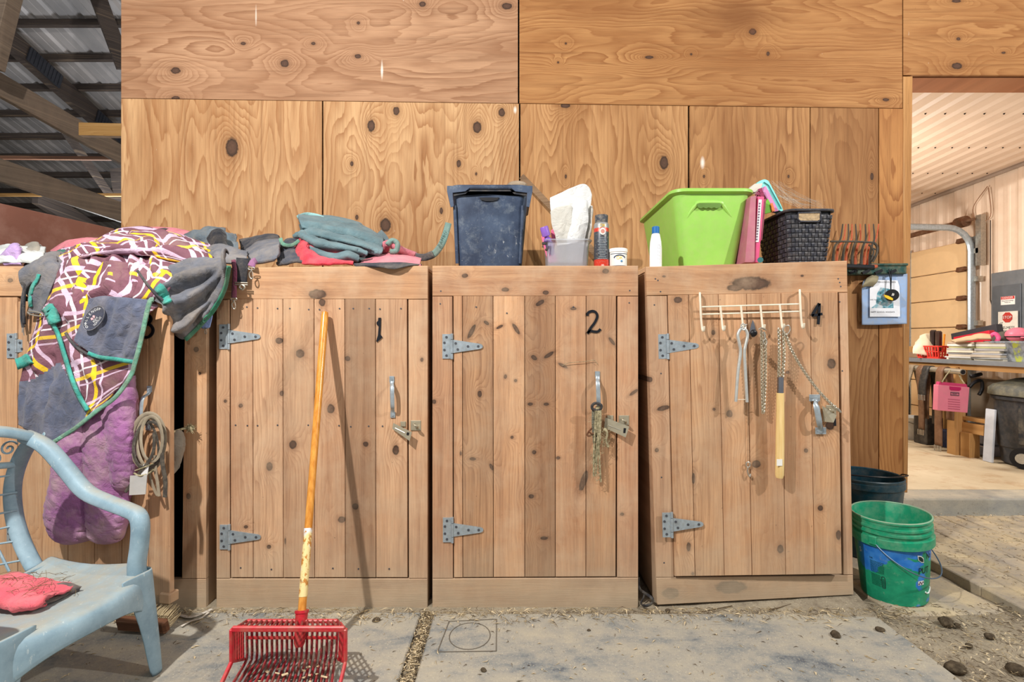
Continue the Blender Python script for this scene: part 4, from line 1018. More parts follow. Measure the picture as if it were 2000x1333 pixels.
heap('pink_blanket', [[(240, 458, 2.78), (275, 446, 2.78), (320, 446, 2.78), (365, 452, 2.78), (385, 462, 2.78)], [(245, 464, 2.7), (280, 452, 2.7), (320, 452, 2.7), (360, 458, 2.7), (384, 466, 2.7)], [(256, 474, 2.66), (285, 468, 2.66), (320, 468, 2.66), (358, 472, 2.66), (382, 474, 2.66)]], M['pink'], 'faded pink blanket with a black strap on top of the plaid rug', .008, 8, 66)
heap('strap', [[(288, 462, 2.64), (298, 452, 2.66), (312, 447, 2.7), (322, 446, 2.74)], [(300, 464, 2.64), (308, 455, 2.66), (320, 450, 2.7), (330, 448, 2.74)]], M['black_web'], 'black webbing strap crossing the pink blanket on the plaid rug', .001, 5, 67, .004, 'strap')
# ---- grey sheets in the middle
heap('grey_sheet', [[(350, 474, 2.7), (385, 456, 2.7), (420, 450, 2.7), (460, 464, 2.7)], [(352, 480, 2.55), (386, 460, 2.52), (424, 454, 2.5), (462, 470, 2.52)], [(372, 490, 2.5), (400, 482, 2.45), (432, 480, 2.42), (464, 490, 2.45)], [(384, 500, 2.42), (408, 500, 2.36), (436, 502, 2.32), (464, 502, 2.36)]], fabric('slate_sheet', (92, 104, 112), .3), 'slate grey sheet heaped beside the plaid rug with an open black fold', .022, 12, 71, .012, 'sheet')
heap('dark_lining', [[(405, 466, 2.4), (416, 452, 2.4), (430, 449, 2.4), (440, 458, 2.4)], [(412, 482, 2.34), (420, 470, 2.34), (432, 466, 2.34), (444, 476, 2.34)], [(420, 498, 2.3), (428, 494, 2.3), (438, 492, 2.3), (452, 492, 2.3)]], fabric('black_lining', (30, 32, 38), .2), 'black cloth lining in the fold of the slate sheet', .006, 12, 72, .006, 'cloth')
heap('grey_sheet', [[(396, 500, 2.3), (420, 486, 2.3), (450, 486, 2.3), (480, 498, 2.3)], [(398, 508, 2.18), (424, 496, 2.16), (452, 494, 2.15), (482, 504, 2.16)], [(410, 519, 2.12), (430, 519, 2.11), (455, 519, 2.11), (482, 519, 2.12)]], M['grey_cloth'], 'mid grey sheet bunched at the joint of cabinets three and one', .016, 14, 73, .01, 'sheet')
heap('black_sheet', [[(470, 474, 2.75), (505, 466, 2.75), (535, 462, 2.75), (556, 476, 2.75)], [(472, 482, 2.68), (505, 472, 2.66), (535, 468, 2.65), (558, 482, 2.66)], [(476, 500, 2.6), (506, 498, 2.56), (536, 496, 2.55), (562, 500, 2.56)]], M['dk_cloth'], 'black sheet lying behind the grey folded rug on cabinet one', .014, 10, 74, .01, 'sheet')
heap('grey_rug', [[(482, 490, 2.5), (505, 476, 2.5), (530, 471, 2.5), (546, 470, 2.5)], [(482, 496, 2.34), (506, 484, 2.32), (530, 480, 2.3), (546, 476, 2.3)], [(486, 505, 2.25), (508, 502, 2.22), (530, 500, 2.2), (546, 492, 2.2)], [(484, 512, 2.2), (508, 512, 2.18), (530, 510, 2.17), (540, 506, 2.18)]], M['grey_cloth'], 'grey folded rug with a rolled edge left of the teal pile', .007, 10, 75, .014, 'blanket')
heap('dark_blanket', [[(548, 480, 2.6), (562, 470, 2.6), (580, 470, 2.6), (600, 478, 2.6)], [(548, 494, 2.4), (564, 486, 2.38), (582, 488, 2.36), (600, 494, 2.36)], [(540, 516, 2.2), (560, 512, 2.18), (582, 512, 2.16), (604, 514, 2.16)]], fabric('navy_blanket', (52, 60, 74), .3), 'dark navy blanket lining at the left of the teal pile', .014, 14, 76, .012, 'blanket')
# ---- teal-grey folded rug with pink and red cloths
def folded(name, outline, Y0, Y1, thick, layers, m, label, seed):
    pass
tg = thing('folded_rug', P(660, 512, 2.35), 'faded teal-grey rug folded in layers on cabinet one', 'blanket')
lay = [
 ([[(586, 428, 2.75), (630, 424, 2.78), (690, 436, 2.8), (738, 462, 2.8)], [(582, 422, 2.55), (632, 428, 2.55), (690, 440, 2.55), (742, 464, 2.55)], [(584, 430, 2.4), (632, 440, 2.4), (690, 450, 2.4), (748, 472, 2.4)], [(590, 446, 2.36), (636, 455, 2.36), (692, 466, 2.36), (744, 492, 2.36)]], .012),
 ([[(578, 456, 2.42), (604, 448, 2.36), (650, 458, 2.34), (700, 470, 2.34), (748, 486, 2.36)], [(574, 462, 2.36), (606, 458, 2.3), (652, 466, 2.28), (702, 478, 2.28), (746, 494, 2.3)], [(590, 464, 2.38), (612, 466, 2.32), (652, 476, 2.3), (702, 490, 2.3), (736, 498, 2.32)]], .009),
 ([[(590, 452, 2.34), (620, 468, 2.28), (660, 474, 2.26), (700, 482, 2.26), (716, 488, 2.26)], [(584, 458, 2.3), (620, 476, 2.24), (660, 482, 2.22), (702, 490, 2.22), (718, 496, 2.22)], [(600, 470, 2.32), (622, 484, 2.27), (660, 490, 2.25), (698, 498, 2.25), (712, 498, 2.25)]], .012),
 ([[(592, 472, 2.3), (622, 490, 2.24), (655, 498, 2.22), (680, 492, 2.22), (700, 500, 2.24)], [(600, 478, 2.26), (624, 497, 2.2), (655, 505, 2.18), (680, 500, 2.18), (700, 508, 2.2)], [(612, 486, 2.28), (630, 502, 2.23), (656, 510, 2.2), (680, 506, 2.2), (698, 512, 2.22)]], .008)]
for i, (rows, th) in enumerate(lay):
    mb = loft(rows, 14, 10, .006, 13, (1, 0, -.3), 80+i, ridges=[([(600, 440), (660, 452), (740, 478)], 4, .010), ([(600, 458), (660, 472), (730, 490)], 3.5, -.012), ([(640, 430), (700, 445)], 5, .010)]); ob = obj('rug_layer', mb, M['tealgrey'], tg, smooth='all', solid=th*1.4, offs=0)
mb = ribbon([(582, 424, 2.5), (598, 419, 2.56), (620, 422, 2.58), (634, 428, 2.56)], 7, None, 2.4, .0); obj('edge_binding', mb, fabric('pale_teal_edge', (140, 186, 186), .2), tg, smooth='all', solid=.012, offs=0)
mb = ribbon([(548, 466, 2.38), (552, 476, 2.34), (562, 480, 2.32), (574, 478, 2.3), (585, 470, 2.3)], 7, None, 2.3, .004); obj('edge_binding', mb, M['green_bind'], tg, **CL)
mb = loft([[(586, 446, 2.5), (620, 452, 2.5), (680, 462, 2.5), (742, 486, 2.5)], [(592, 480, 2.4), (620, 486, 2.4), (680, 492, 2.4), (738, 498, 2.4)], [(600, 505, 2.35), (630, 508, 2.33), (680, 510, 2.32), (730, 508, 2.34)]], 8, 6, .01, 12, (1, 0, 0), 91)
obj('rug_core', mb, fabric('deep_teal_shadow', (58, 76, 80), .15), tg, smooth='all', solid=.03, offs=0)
mb = ribbon([(742, 456, 2.5), (752, 468, 2.46), (755, 480, 2.44), (748, 494, 2.42)], 14, None, 2.4, .004); obj('fold_end', mb, fabric('grey_fold_end', (104, 118, 122), .3), tg, smooth='all', solid=.02, offs=0)
heap('red_blanket', [[(578, 476, 2.4), (592, 464, 2.36), (604, 474, 2.34), (640, 490, 2.34), (690, 505, 2.34)], [(578, 490, 2.28), (594, 478, 2.24), (606, 488, 2.22), (640, 502, 2.22), (690, 510, 2.24)], [(584, 504, 2.2), (600, 500, 2.15), (612, 504, 2.14), (640, 510, 2.14), (690, 514, 2.16)], [(592, 517, 2.16), (604, 517, 2.12), (620, 518, 2.11), (645, 518, 2.11), (690, 518, 2.12)]], M['red'], 'bright red blanket stuffed under the teal-grey folded rug', .009, 16, 92, .012, 'blanket')
heap('pink_rug', [[(705, 508, 2.5), (745, 496, 2.5), (785, 498, 2.5), (822, 506, 2.5)], [(706, 512, 2.3), (745, 502, 2.28), (785, 502, 2.28), (822, 510, 2.3)], [(700, 519, 2.16), (745, 512, 2.16), (785, 512, 2.15), (820, 518, 2.14)], [(700, 521, 2.14), (745, 520, 2.13), (785, 519, 2.12), (824, 520, 2.12)]], M['pink'], 'pale pink rug lying flat under the right of the teal pile', .008, 12, 93, .01, 'blanket')
heap('grey_flap', [[(690, 516, 2.13), (730, 514, 2.12), (780, 513, 2.11), (824, 517, 2.12)], [(695, 520, 2.12), (735, 519, 2.085), (770, 521, 2.078), (800, 519, 2.09)], [(720, 522, 2.12), (745, 523, 2.08), (770, 526, 2.076), (790, 521, 2.08)]], M['dk_cloth'], 'dark frayed cloth edge hanging over the top of cabinet one', .002, 20, 94, .004, 'cloth')
mb = MB()
pth = crom([P(748, 484, 2.4), P(760, 476, 2.36), P(775, 484, 2.36), P(790, 492, 2.4), P(812, 500, 2.44)], 8)
mb.tube(pth, [.03, .032, .03, .026, .022, .018]+[.018]*(len(pth)-6), 12); one('rolled_cloth', mb, M['pink'], 'dusty pink rolled cloth at the right end of the teal pile', 'cloth', smooth='all')
mb = MB(); mb.tube(crom([P(756, 478, 2.33), P(766, 470, 2.34), P(776, 476, 2.34), P(774, 490, 2.34), P(762, 492, 2.33)], 5), .012, 10); one('strap_roll', mb, fabric('roll_strap', (112, 142, 136), .35), 'rolled pale green strap end beside the teal pile', 'strap', smooth='all')
# lettered strap hanging from the tote
st = thing('lettered_strap', P(840, 505, 2.3), 'teal webbing strap with raised lettering, looping from the blankets to the dark tote', 'strap')
mb = ribbon([(812, 502, 2.42), (830, 503, 2.4), (848, 496, 2.38), (862, 478, 2.36), (870, 458, 2.36), (876, 436, 2.37)], (14, 12), None, 2.36, .0); obj('webbing', mb, fabric('teal_webbing', (108, 138, 132), .3), st, **CL)
mb = ribbon([(812, 502, 2.415), (830, 503, 2.392), (846, 497, 2.372)], (13, 15), None, 2.36, .002); obj('end_sleeve', mb, M['dk_cloth'], st, **CL)
mb = MB()
for i, ch in enumerate('RAMBO'):
    cx, cy = 858+i*3.1-(i*i)*.08, 480-i*6.4
    t = text_mb(ch, .020, lambda x, y, d, cx=cx, cy=cy: P(cx, cy, 2.352)+Vector((x*.40+y*-.9, 0, x*.9+y*.42))); mb.add(t.v, t.f)
tag(obj('lettering', mb, fabric('dark_lettering', (66, 92, 88), .1), st), kind='stuff')
# ---- surcingle straps and snaps over the edge of cabinet one
sp = thing('surcingle_strap', P(460, 600, 2.06), 'maroon strap with a long metal snap hanging over the corner of cabinet one', 'strap', None)
mb = ribbon([(456, 508, 2.09), (459, 530, 2.075), (458, 560, 2.072), (457, 582, 2.072)], (8, 10), None, 2.07, .004); obj('webbing', mb, M['maroon_web'], sp, **CL)
def snap(par, x, y, Y, s=1, name='snap_hook'):
    mb = MB()
    mb.tube(crom([P(x-6*s, y, Y), P(x+6*s, y, Y), P(x+6*s, y+4*s, Y), P(x-6*s, y+4*s, Y)], 3, True), .0022*s, 6, True)
    mb.tube([P(x, y+4*s, Y), P(x, y+9*s, Y)], .0045*s, 8)
    mb.tube(crom([P(x-1*s, y+9*s, Y), P(x-5*s, y+14*s, Y), P(x-3*s, y+23*s, Y), P(x+2*s, y+26*s, Y), P(x+4*s, y+20*s, Y)], 4), .003*s, 6)
    mb.tube([P(x+2*s, y+9*s, Y), P(x+4*s, y+19*s, Y)], .002*s, 6)
    return obj(name, mb, M['steel'], par, smooth=True)
snap(sp, 457, 583, 2.065, .8)
sp = thing('surcingle_strap', P(472, 556, 2.06), 'wide black strap with a square metal loop over the corner of cabinet one', 'strap', None)
mb = ribbon([(474, 505, 2.1), (473, 520, 2.08), (472, 535, 2.075), (471, 551, 2.073)], (24, 22), None, 2.07, .002); obj('webbing', mb, M['black_web'], sp, **CL)
mb = MB(); mb.tube([P(459, 552, 2.066), P(484, 553, 2.066), P(484, 557, 2.066), P(459, 556, 2.066)], .0028, 6, True); mb.tube(crom([P(470, 557, 2.066), P(468, 562, 2.066), P(474, 566, 2.066), P(478, 561, 2.066), P(474, 557, 2.066)], 3), .004, 6); obj('strap_loop', mb, M['steel'], sp, smooth=True)
sp = thing('surcingle_strap', P(492, 545, 2.06), 'short mauve strap end with a trigger snap over the edge of cabinet one', 'strap', None)
mb = ribbon([(500, 509, 2.11), (494, 513, 2.088), (491, 521, 2.076)], (12, 14), None, 2.07, .002); obj('webbing', mb, fabric('mauve_web', (140, 92, 130), .2), sp, **CL)
snap(sp, 491, 523, 2.066, .85)
sp = thing('snap_hook', P(404, 650, 2.06), 'small dull snap under the pale blue lining corner beside cabinet three', 'hook')
snap(sp, 402, 641, 2.064, .45)
# ------------------------------------------------------------------ containers on the cabinet tops
ZT = 1.413
def tub(name, root, X0, X1, Y0, Y1, z0, z1, taper, rc, m, wall=.004, lip=.02, liph=.025, skew=0):
    """open tapered tub with rounded corners: X0..X1, Y0..Y1 are the rim; returns the shell"""
    cx, cy = (X0+X1)/2, (Y0+Y1)/2; hx, hy = (X1-X0)/2, (Y1-Y0)/2
    def ring(z, dx, rcc):
        pts = []
        for qx, qy, a0 in ((1, -1, -PI/2), (1, 1, 0), (-1, 1, PI/2), (-1, -1, PI)):
            for k in range(7):
                a = a0+PI/2*k/6
                pts.append(Vector((cx+skew*0+qx*(hx-dx-rcc)+rcc*math.cos(a), cy+qy*(hy-dx-rcc)+rcc*math.sin(a), z)))
        return pts
    mb = MB(); n = 28; h = z1-z0
    prof = [(z0, taper+.012, rc*.6), (z0+.006, taper, rc*.7), (z0+h*.5, taper*.5, rc*.85), (z1-liph-.004, taper*.06, rc), (z1-liph, -lip*.4, rc+lip*.4), (z1-liph*.85, -lip, rc+lip), (z1-.004, -lip, rc+lip), (z1, -lip+.005, rc+lip*.6), (z1, 0, rc), (z1-.006, wall, rc), (z0+.012, taper+wall, rc*.7), (z0+.01, taper+.03, rc*.5)]
    vs = []
    for z, dx, r in prof: vs += ring(z, dx, r)
    fs = []
    for i in range(len(prof)-1):
        for k in range(n): fs.append((i*n+k, i*n+(k+1) % n, (i+1)*n+(k+1) % n, (i+1)*n+k))
    fs.append(list(range(n))[::-1]); fs.append([(len(prof)-1)*n+k for k in range(n)])
    mb.add(vs, fs)
    return obj(name, mb, m, root, smooth=True)
# dark blue tote
N = NT('blue_tote_plastic'); p = N.obj()
c = N.mix(N.mr(N.noise(p, 7, 6, .65), .35, .7), C(38, 50, 72), C(70, 86, 110))
X_, Y_, Z_ = N.xyz(p)
c = N.mix(N.mr(N.noise(p, 18, 8, .75), .52, .75, 0, .6), c, C(128, 138, 146))
sc_ = N.noise(N.vm('MULTIPLY', p, (60, 60, 25)), 1, 4, .7, 1.2)
c = N.mix(N.math('MULTIPLY', N.mr(sc_, .64, .70, 0, .9), N.mr(Z_, .02, .25, 1, .25)), c, C(206, 210, 210))
M['tote'] = N.done(c, .5, 0, .35)
yt = 2.36
def tp(px, py): return P(px, py, yt)
tt = thing('storage_tote', (tp(957, 0).x, yt+.28, ZT), 'dark blue plastic storage tote, scuffed, on cabinet two', 'tote')
x0, x1 = tp(880, 0).x, tp(1033, 0).x; zt = tp(0, 362).z
tub('tote_body', tt, x0, x1, yt, yt+.52, ZT, zt, .034, .045, M['tote'], lip=.012, liph=.022)
# hanging rim skirt with the notch, ribs, handle slot
M['tote_dark'] = mat('tote_rim_shadow', (20, 26, 38), .5, 0, .15)
mb = MB(); f = yt-.014
mb.prism([P(x, y, f) for x, y in [(873, 363), (1040, 363), (1040, 374), (1034, 405), (1028, 404), (1030, 377), (1006, 374), (998, 367), (918, 367), (909, 374), (884, 377), (886, 404), (880, 405), (873, 374)]], (0, .004, 0)); ob = obj('rim_skirt', mb, M['tote'], tt, bevel=.0015)
mb = MB(); mb.prism([P(x, y, yt-.006) for x, y in [(884, 374), (1030, 374), (1028, 383), (1004, 379), (996, 371), (918, 371), (909, 379), (886, 383)]], (0, .006, 0)); obj('rim_shadow', mb, M['tote_dark'], tt)  # dark strip put in for the shadow under the rim, no separate part
mb = MB(); mb.prism([P(x, y, yt-.001) for x, y in [(936, 386), (975, 386), (971, 391), (962, 393), (949, 393), (940, 391)]], (0, .006, 0)); obj('hand_slot', mb, M['black'], tt)
mb = MB()
for xa, xb in ((931, 978),):
    mb.board([P(xa, 388, yt+.004), P(xb, 388, yt+.004), P(xb-3, 516, yt+.030), P(xa+3, 516, yt+.030)], .02, .006)
obj('front_rib', mb, M['tote'], tt, bevel=.004)
mb = MB()
for a, b in ((888, 893), (1021, 1016)): mb.tube([P(a, 402, yt+.006), P(b, 515, yt+.034)], .008, 8)
tag(obj('corner_beads', mb, M['tote'], tt, smooth=True), kind='stuff')
mb = MB(); mb.ball(P(1010, 364, yt+.2), .045, 12, 8, (1.2, 1, .55)); one('burlap_wad', mb, fabric('taupe_wad', (150, 132, 112), .3), 'small taupe bundle poking over the rim of the dark blue tote', 'cloth', smooth='all')
# stick leaning behind
mb = MB(); mb.beam(P(1019, 345, 3.1), P(1200, 534, 2.9), .02, .036, bev=.002)
one('wood_stake', mb, wood('stake_timber', (148, 118, 88), (104, 78, 56), vertical=False, freq=50), 'thin brown wooden stake leaning on the plywood behind the clear bin', 'stake')
# clear bin with towels
N = NT('clear_plastic'); N.b.inputs['Transmission Weight'].default_value = .8; N.b.inputs['IOR'].default_value = 1.2
M['clear'] = N.done(C(236, 238, 244), .3, 0, .4)
yb = 2.24
cb = thing('clear_bin', (P(1112, 0, yb).x, yb+.09, ZT), 'cloudy clear plastic bin holding towels, on cabinet two', 'bin')
tub('bin_body', cb, P(1068, 0, yb).x, P(1152, 0, yb).x, yb, yb+.18, ZT, P(0, 467, yb).z, .006, .02, M['clear'], wall=.0025, lip=.012, liph=.008)
def towel(rows, label, seed, c=(212, 213, 212)):
    mb = loft(rows, 9, 10, .006, 16, (.3, 0, 1), seed)
    b = mb.v[len(mb.v)//2]
    return tag(obj('towel', mb, fabric('white_terry', c, .25, (196, 184, 166), .06, 12, .95, 500), at=(b.x, b.y, ZT+.01), smooth='all', solid=.012, offs=0), label, 'towel', 'towels in the clear bin')
towel([[(1074, 388, 2.33), (1100, 376, 2.34), (1135, 361, 2.35), (1150, 366, 2.35), (1155, 382, 2.35)], [(1076, 412, 2.32), (1102, 410, 2.32), (1130, 405, 2.33), (1146, 402, 2.34), (1153, 405, 2.34)], [(1086, 440, 2.32), (1105, 440, 2.32), (1125, 440, 2.33), (1140, 440, 2.33), (1150, 436, 2.34)], [(1092, 515, 2.32), (1105, 515, 2.32), (1118, 515, 2.33), (1130, 515, 2.33), (1140, 512, 2.33)]], 'tall white towel folded over at the top, at the back of the clear bin', 101)
towel([[(1075, 414, 2.28), (1090, 406, 2.28), (1112, 402, 2.285), (1116, 412, 2.29)], [(1078, 440, 2.275), (1092, 438, 2.27), (1108, 438, 2.275), (1116, 440, 2.28)], [(1086, 466, 2.275), (1096, 466, 2.27), (1108, 464, 2.275), (1114, 460, 2.28)], [(1092, 515, 2.275), (1100, 515, 2.275), (1106, 515, 2.275), (1110, 515, 2.28)]], 'off-white towel with a rounded top corner, left front in the clear bin', 102, (196, 194, 186))
towel([[(1118, 402, 2.295), (1132, 394, 2.29), (1144, 392, 2.29), (1146, 402, 2.295)], [(1114, 440, 2.285), (1128, 438, 2.27), (1140, 436, 2.275), (1147, 436, 2.285)], [(1108, 468, 2.275), (1118, 468, 2.265), (1132, 466, 2.265), (1142, 462, 2.275)], [(1108, 515, 2.275), (1116, 515, 2.27), (1128, 515, 2.27), (1136, 515, 2.275)]], 'white towel with upright folds, right front in the clear bin', 103)
towel([[(1152, 404, 2.335), (1156, 402, 2.32), (1157, 410, 2.31)], [(1146, 440, 2.32), (1152, 440, 2.30), (1155, 440, 2.30)], [(1136, 468, 2.31), (1146, 468, 2.29), (1150, 468, 2.29)], [(1134, 512, 2.31), (1140, 512, 2.29), (1146, 512, 2.29)]], 'grey-shaded towel edge at the right side of the clear bin', 104, (196, 192, 184))
M['violet'] = mat('violet_plastic', (134, 92, 190), .4, 0, .1)
vb = thing('spray_bottle', P(1076, 500, 2.27), 'violet bottle with a ribbed cap leaning out of the clear bin', 'bottle')
ax = (P(1062, 443, 2.25)-P(1080, 505, 2.28)); L = ax.length; R = ax.to_track_quat('Z', 'Y').to_matrix()
mb = MB(); mb.lathe([(.001, 0), (.016, 0), (.017, L*.55), (.016, L*.62), (.0105, L*.66), (.0105, L*.72)], P(1080, 505, 2.28), 16, R); obj('bottle_body', mb, M['violet'], vb, smooth=True)
mb = MB(); mb.lathe([(.0125, L*.7), (.0185, L*.71), (.0185, L*.97), (.016, L), (.001, L)], P(1080, 505, 2.28), 16, R); obj('cap', mb, M['violet'], vb, smooth=True)
mb = MB(); mb.prism([P(x, y, 2.29) for x, y in [(1059, 470), (1057, 462), (1066, 458), (1078, 466), (1076, 450), (1082, 446), (1086, 470), (1078, 515), (1071, 515)]], (0, .012, 0)); one('grooming_mitt', mb, mat('pink_rubber', (236, 116, 150), .5), 'pink plastic mitt behind the violet bottle in the clear bin', 'mitt', bevel=.003)
mb = MB(); mb.prism([P(x, y, 2.262) for x, y in [(1069, 475), (1078, 472), (1088, 512), (1071, 514)]], (0, .006, 0)); one('sponge', mb, mat('pale_pink_sponge', (228, 150, 190), .9), 'pale pink pad inside the left of the clear bin', 'sponge', bevel=.002)
mb = MB(); mb.tube([P(1069, 472, 2.222), P(1068, 482, 2.222), P(1067, 490, 2.222)], .0028, 8); mb.ball(P(1067, 488, 2.222), .006, 8, 6); mb.box(P(1063, 476, 2.228), (.02, .01, .012), b=.002); tag(obj('latch', mb, mat('dark_latch', (60, 56, 54), .6), cb), kind=None)
# spray can
N = NT('can_print'); p = N.obj(); X_, Y_, Z_ = N.xyz(p)
c = N.ramp(N.math('MULTIPLY', Z_, 4), [(0, C(214, 62, 44)), (.155, C(66, 70, 78)), (.635, C(206, 60, 44)), (.70, C(150, 150, 150))], True)
c = N.mix(N.mr(N.noise(p, 120, 3, .6), .55, .68, 0, .35), c, C(176, 160, 140))
M['can'] = N.done(c, .38, .25)
yc = 2.2; cc = P(1177, 0, yc); r_ = .0305/2*2.0*1.06
can = thing('spray_can', (cc.x, yc+.03, ZT), 'dark grey spray can with red bands and a dusty black cap', 'can')
b0 = Vector((cc.x, yc+.03, ZT)); hcan = P(0, 434, yc).z-ZT
mb = MB(); mb.lathe([(.002, .0), (r_*.94, 0), (r_, .004), (r_, hcan-.008), (r_*.9, hcan), (r_*.8, hcan+.003)], b0, 24); obj('can_body', mb, M['can'], can, smooth=True)
hc2 = P(0, 418, yc).z-ZT
mb = MB(); mb.lathe([(r_*.86, hcan-.002), (r_*.88, hc2-.003), (r_*.84, hc2), (.001, hc2)], b0, 24); obj('cap', mb, mat('dusty_black_cap', (50, 56, 66), .6, 0, .8, (150, 140, 124), scale=30), can, smooth=True)
def cylmap(b, r, z, a0=-PI/2):
    return lambda x, y, d: b+Vector(((r+d)*math.cos(a0+x/r), (r+d)*math.sin(a0+x/r), z+y))
M['print_white'] = mat('white_print', (236, 232, 224), .5); M['print_yellow'] = mat('yellow_print', (240, 196, 40), .5); M['print_dark'] = mat('dark_print', (40, 42, 48), .5); M['print_red'] = mat('red_print', (206, 52, 48), .5)
mb = MB(); q = [cylmap(b0, r_, hcan*.80)(.013*math.cos(2*PI*k/18), .0155*math.sin(2*PI*k/18), .0008) for k in range(18)]; mb.add([cylmap(b0, r_, hcan*.80)(0, 0, .0012)]+q, [(0, 1+k, 1+(k+1) % 18) for k in range(18)]); obj('round_emblem', mb, M['print_white'], can)
mb = MB()
q = [cylmap(b0, r_, hcan*.80)(.008*math.cos(2*PI*k/14), .009*math.sin(2*PI*k/14), .0016) for k in range(14)]; mb.add(q, [list(range(14))]); obj('emblem_centre', mb, mat('rose_print', (206, 140, 128), .5), can)
t = text_mb('OK', .019, cylmap(b0, r_, hcan*.925)); obj('yellow_mark', t, M['print_yellow'], can)
mb = MB()
for i in range(13):
    w = .012+.012*((i*37) % 5)/5; z = hcan*(.66-.037*i)
    for k in range(6):
        a = cylmap(b0, r_, z); x = -w+2*w*k/6; mb.add([a(x, -.0014, .0008), a(x+2*w/6*.8, -.0014, .0008), a(x+2*w/6*.8, .0014, .0008), a(x, .0014, .0008)], [(0, 1, 2, 3)])
tag(obj('small_print', mb, mat('grey_print', (150, 160, 168), .5), can), kind='stuff')
t = text_mb('00', .012, cylmap(b0, r_, hcan*.06)); obj('footer_mark', t, M['print_white'], can)
# jar
yj = 2.19; cj = P(1210.5, 0, yj); rj = .0385; bj = Vector((cj.x, yj+.04, ZT)); hj = P(0, 484, yj).z-ZT
jar = thing('jar', bj, 'white screw-top jar with a blue and yellow label, right end of cabinet two', 'jar')
mb = MB(); mb.lathe([(.002, 0), (rj*.96, 0), (rj, .004), (rj, hj-.016), (rj*.93, hj-.012)], bj, 28); obj('jar_body', mb, mat('white_jar', (232, 230, 224), .4), jar, smooth=True)
mb = MB(); mb.lathe([(rj*.98, hj-.016), (rj*1.07, hj-.015), (rj*1.07, hj-.002), (rj*1.02, hj), (.001, hj)], bj, 28); obj('lid', mb, mat('white_lid', (244, 243, 240), .35), jar, smooth=True)
mb = MB()
for zz in (hj*.12, hj*.72):
    mb.tube([cylmap(bj, rj, zz)(rj*(-1.1+2.2*k/20), 0, .0006) for k in range(21)], .0012, 6)
mb.tube([cylmap(bj, rj, hj*.46)(.024*math.cos(k*PI/14), .012*math.sin(k*PI/14)+.004, .0008) for k in range(15)], .0022, 6)
tag(obj('label_lines', mb, mat('navy_print', (70, 86, 110), .5), jar), kind='stuff')
t = text_mb('OK', .02, cylmap(bj, rj, hj*.5)); obj('yellow_mark', t, M['print_yellow'], jar)
mb = MB(); mb.ball(cylmap(bj, rj, hj*.34)(.008, 0, .0005), .005, 8, 6, (1, .3, 1)); obj('blue_dot', mb, mat('blue_print', (80, 130, 170), .5), jar)
# ---- green tub
M['lime'] = mat('lime_plastic', (152, 206, 92), .38, 0, .18, (186, 180, 140), .05, 14)
M['lime_rim'] = mat('lime_rim_plastic', (186, 216, 140), .4, 0, .3, (186, 180, 140), .05, 14)
yg = 2.28
gt = thing('storage_tub', (P(1395, 0, yg).x, yg+.3, ZT), 'lime green plastic tub with a scalloped hand grip, on cabinet four', 'tub')
x0, x1 = P(1318, 0, yg).x, P(1471, 0, yg).x; zt = P(0, 369, yg).z
tub('tub_body', gt, x0, x1, yg, yg+.60, ZT, zt, .052, .05, M['lime'], lip=.016, liph=.018)
# grip: a raised arch with scalloped underside
mb = MB(); arch = crom([P(x, y, yg+(y-369)*.00032+.002) for x, y in [(1341, 428), (1348, 414), (1358, 402), (1366, 397), (1404, 397), (1412, 402), (1421, 414), (1430, 426)]], 6)
n = len(arch); mb.tube(arch, [.0015+.010*math.sin(PI*i/(n-1))**.7 for i in range(n)], 8, flat=(1, .9)); obj('grip_arch', mb, M['lime'], gt, smooth=True)
mb = MB(); sc = [(1361, 399), (1366, 397), (1405, 397), (1410, 399), (1407, 405)]+[(1405-5.2*k, 405.5+(1.8 if k % 2 else 0)) for k in range(9)]
mb.prism([P(x, y, yg+.001) for x, y in sc], (0, .006, 0)); obj('grip_recess', mb, mat('deep_lime', (92, 128, 50), .5), gt)
wbt = thing('squeeze_bottle', (P(1284, 0, 2.17).x, 2.2, ZT), 'small white bottle with a blue cap in front of the lime green tub', 'bottle')
bb = Vector((P(1284.5, 0, 2.17).x, 2.2, ZT)); hb = P(0, 453, 2.17).z-ZT; rb = .0255
mb = MB(); mb.lathe([(.002, 0), (rb, 0), (rb, hb*.55), (rb*.92, hb*.75), (rb*.68, hb*.96), (rb*.5, hb), (rb*.5, hb+.004)], bb, 24); obj('bottle_body', mb, mat('white_bottle', (242, 243, 244), .35), wbt, smooth=True)
hc = P(0, 440, 2.17).z-ZT
mb = MB(); mb.lathe([(rb*.62, hb-.002), (rb*.62, hc-.003), (rb*.5, hc), (.001, hc)], bb, 20); obj('cap', mb, mat('blue_cap', (36, 108, 176), .4), wbt, smooth=True)
mb = MB()
for i in range(16):
    a = cylmap(bb, rb, hb*(.12+.034*i), -PI/2+.3); w = .006+.004*((i*7) % 3)/3; mb.add([a(-w, 0, .0006), a(w, 0, .0006), a(w, .0018, .0006), a(-w, .0018, .0006)], [(0, 1, 2, 3)])
tag(obj('small_print', mb, mat('pale_print', (186, 192, 200), .5), wbt), kind='stuff')
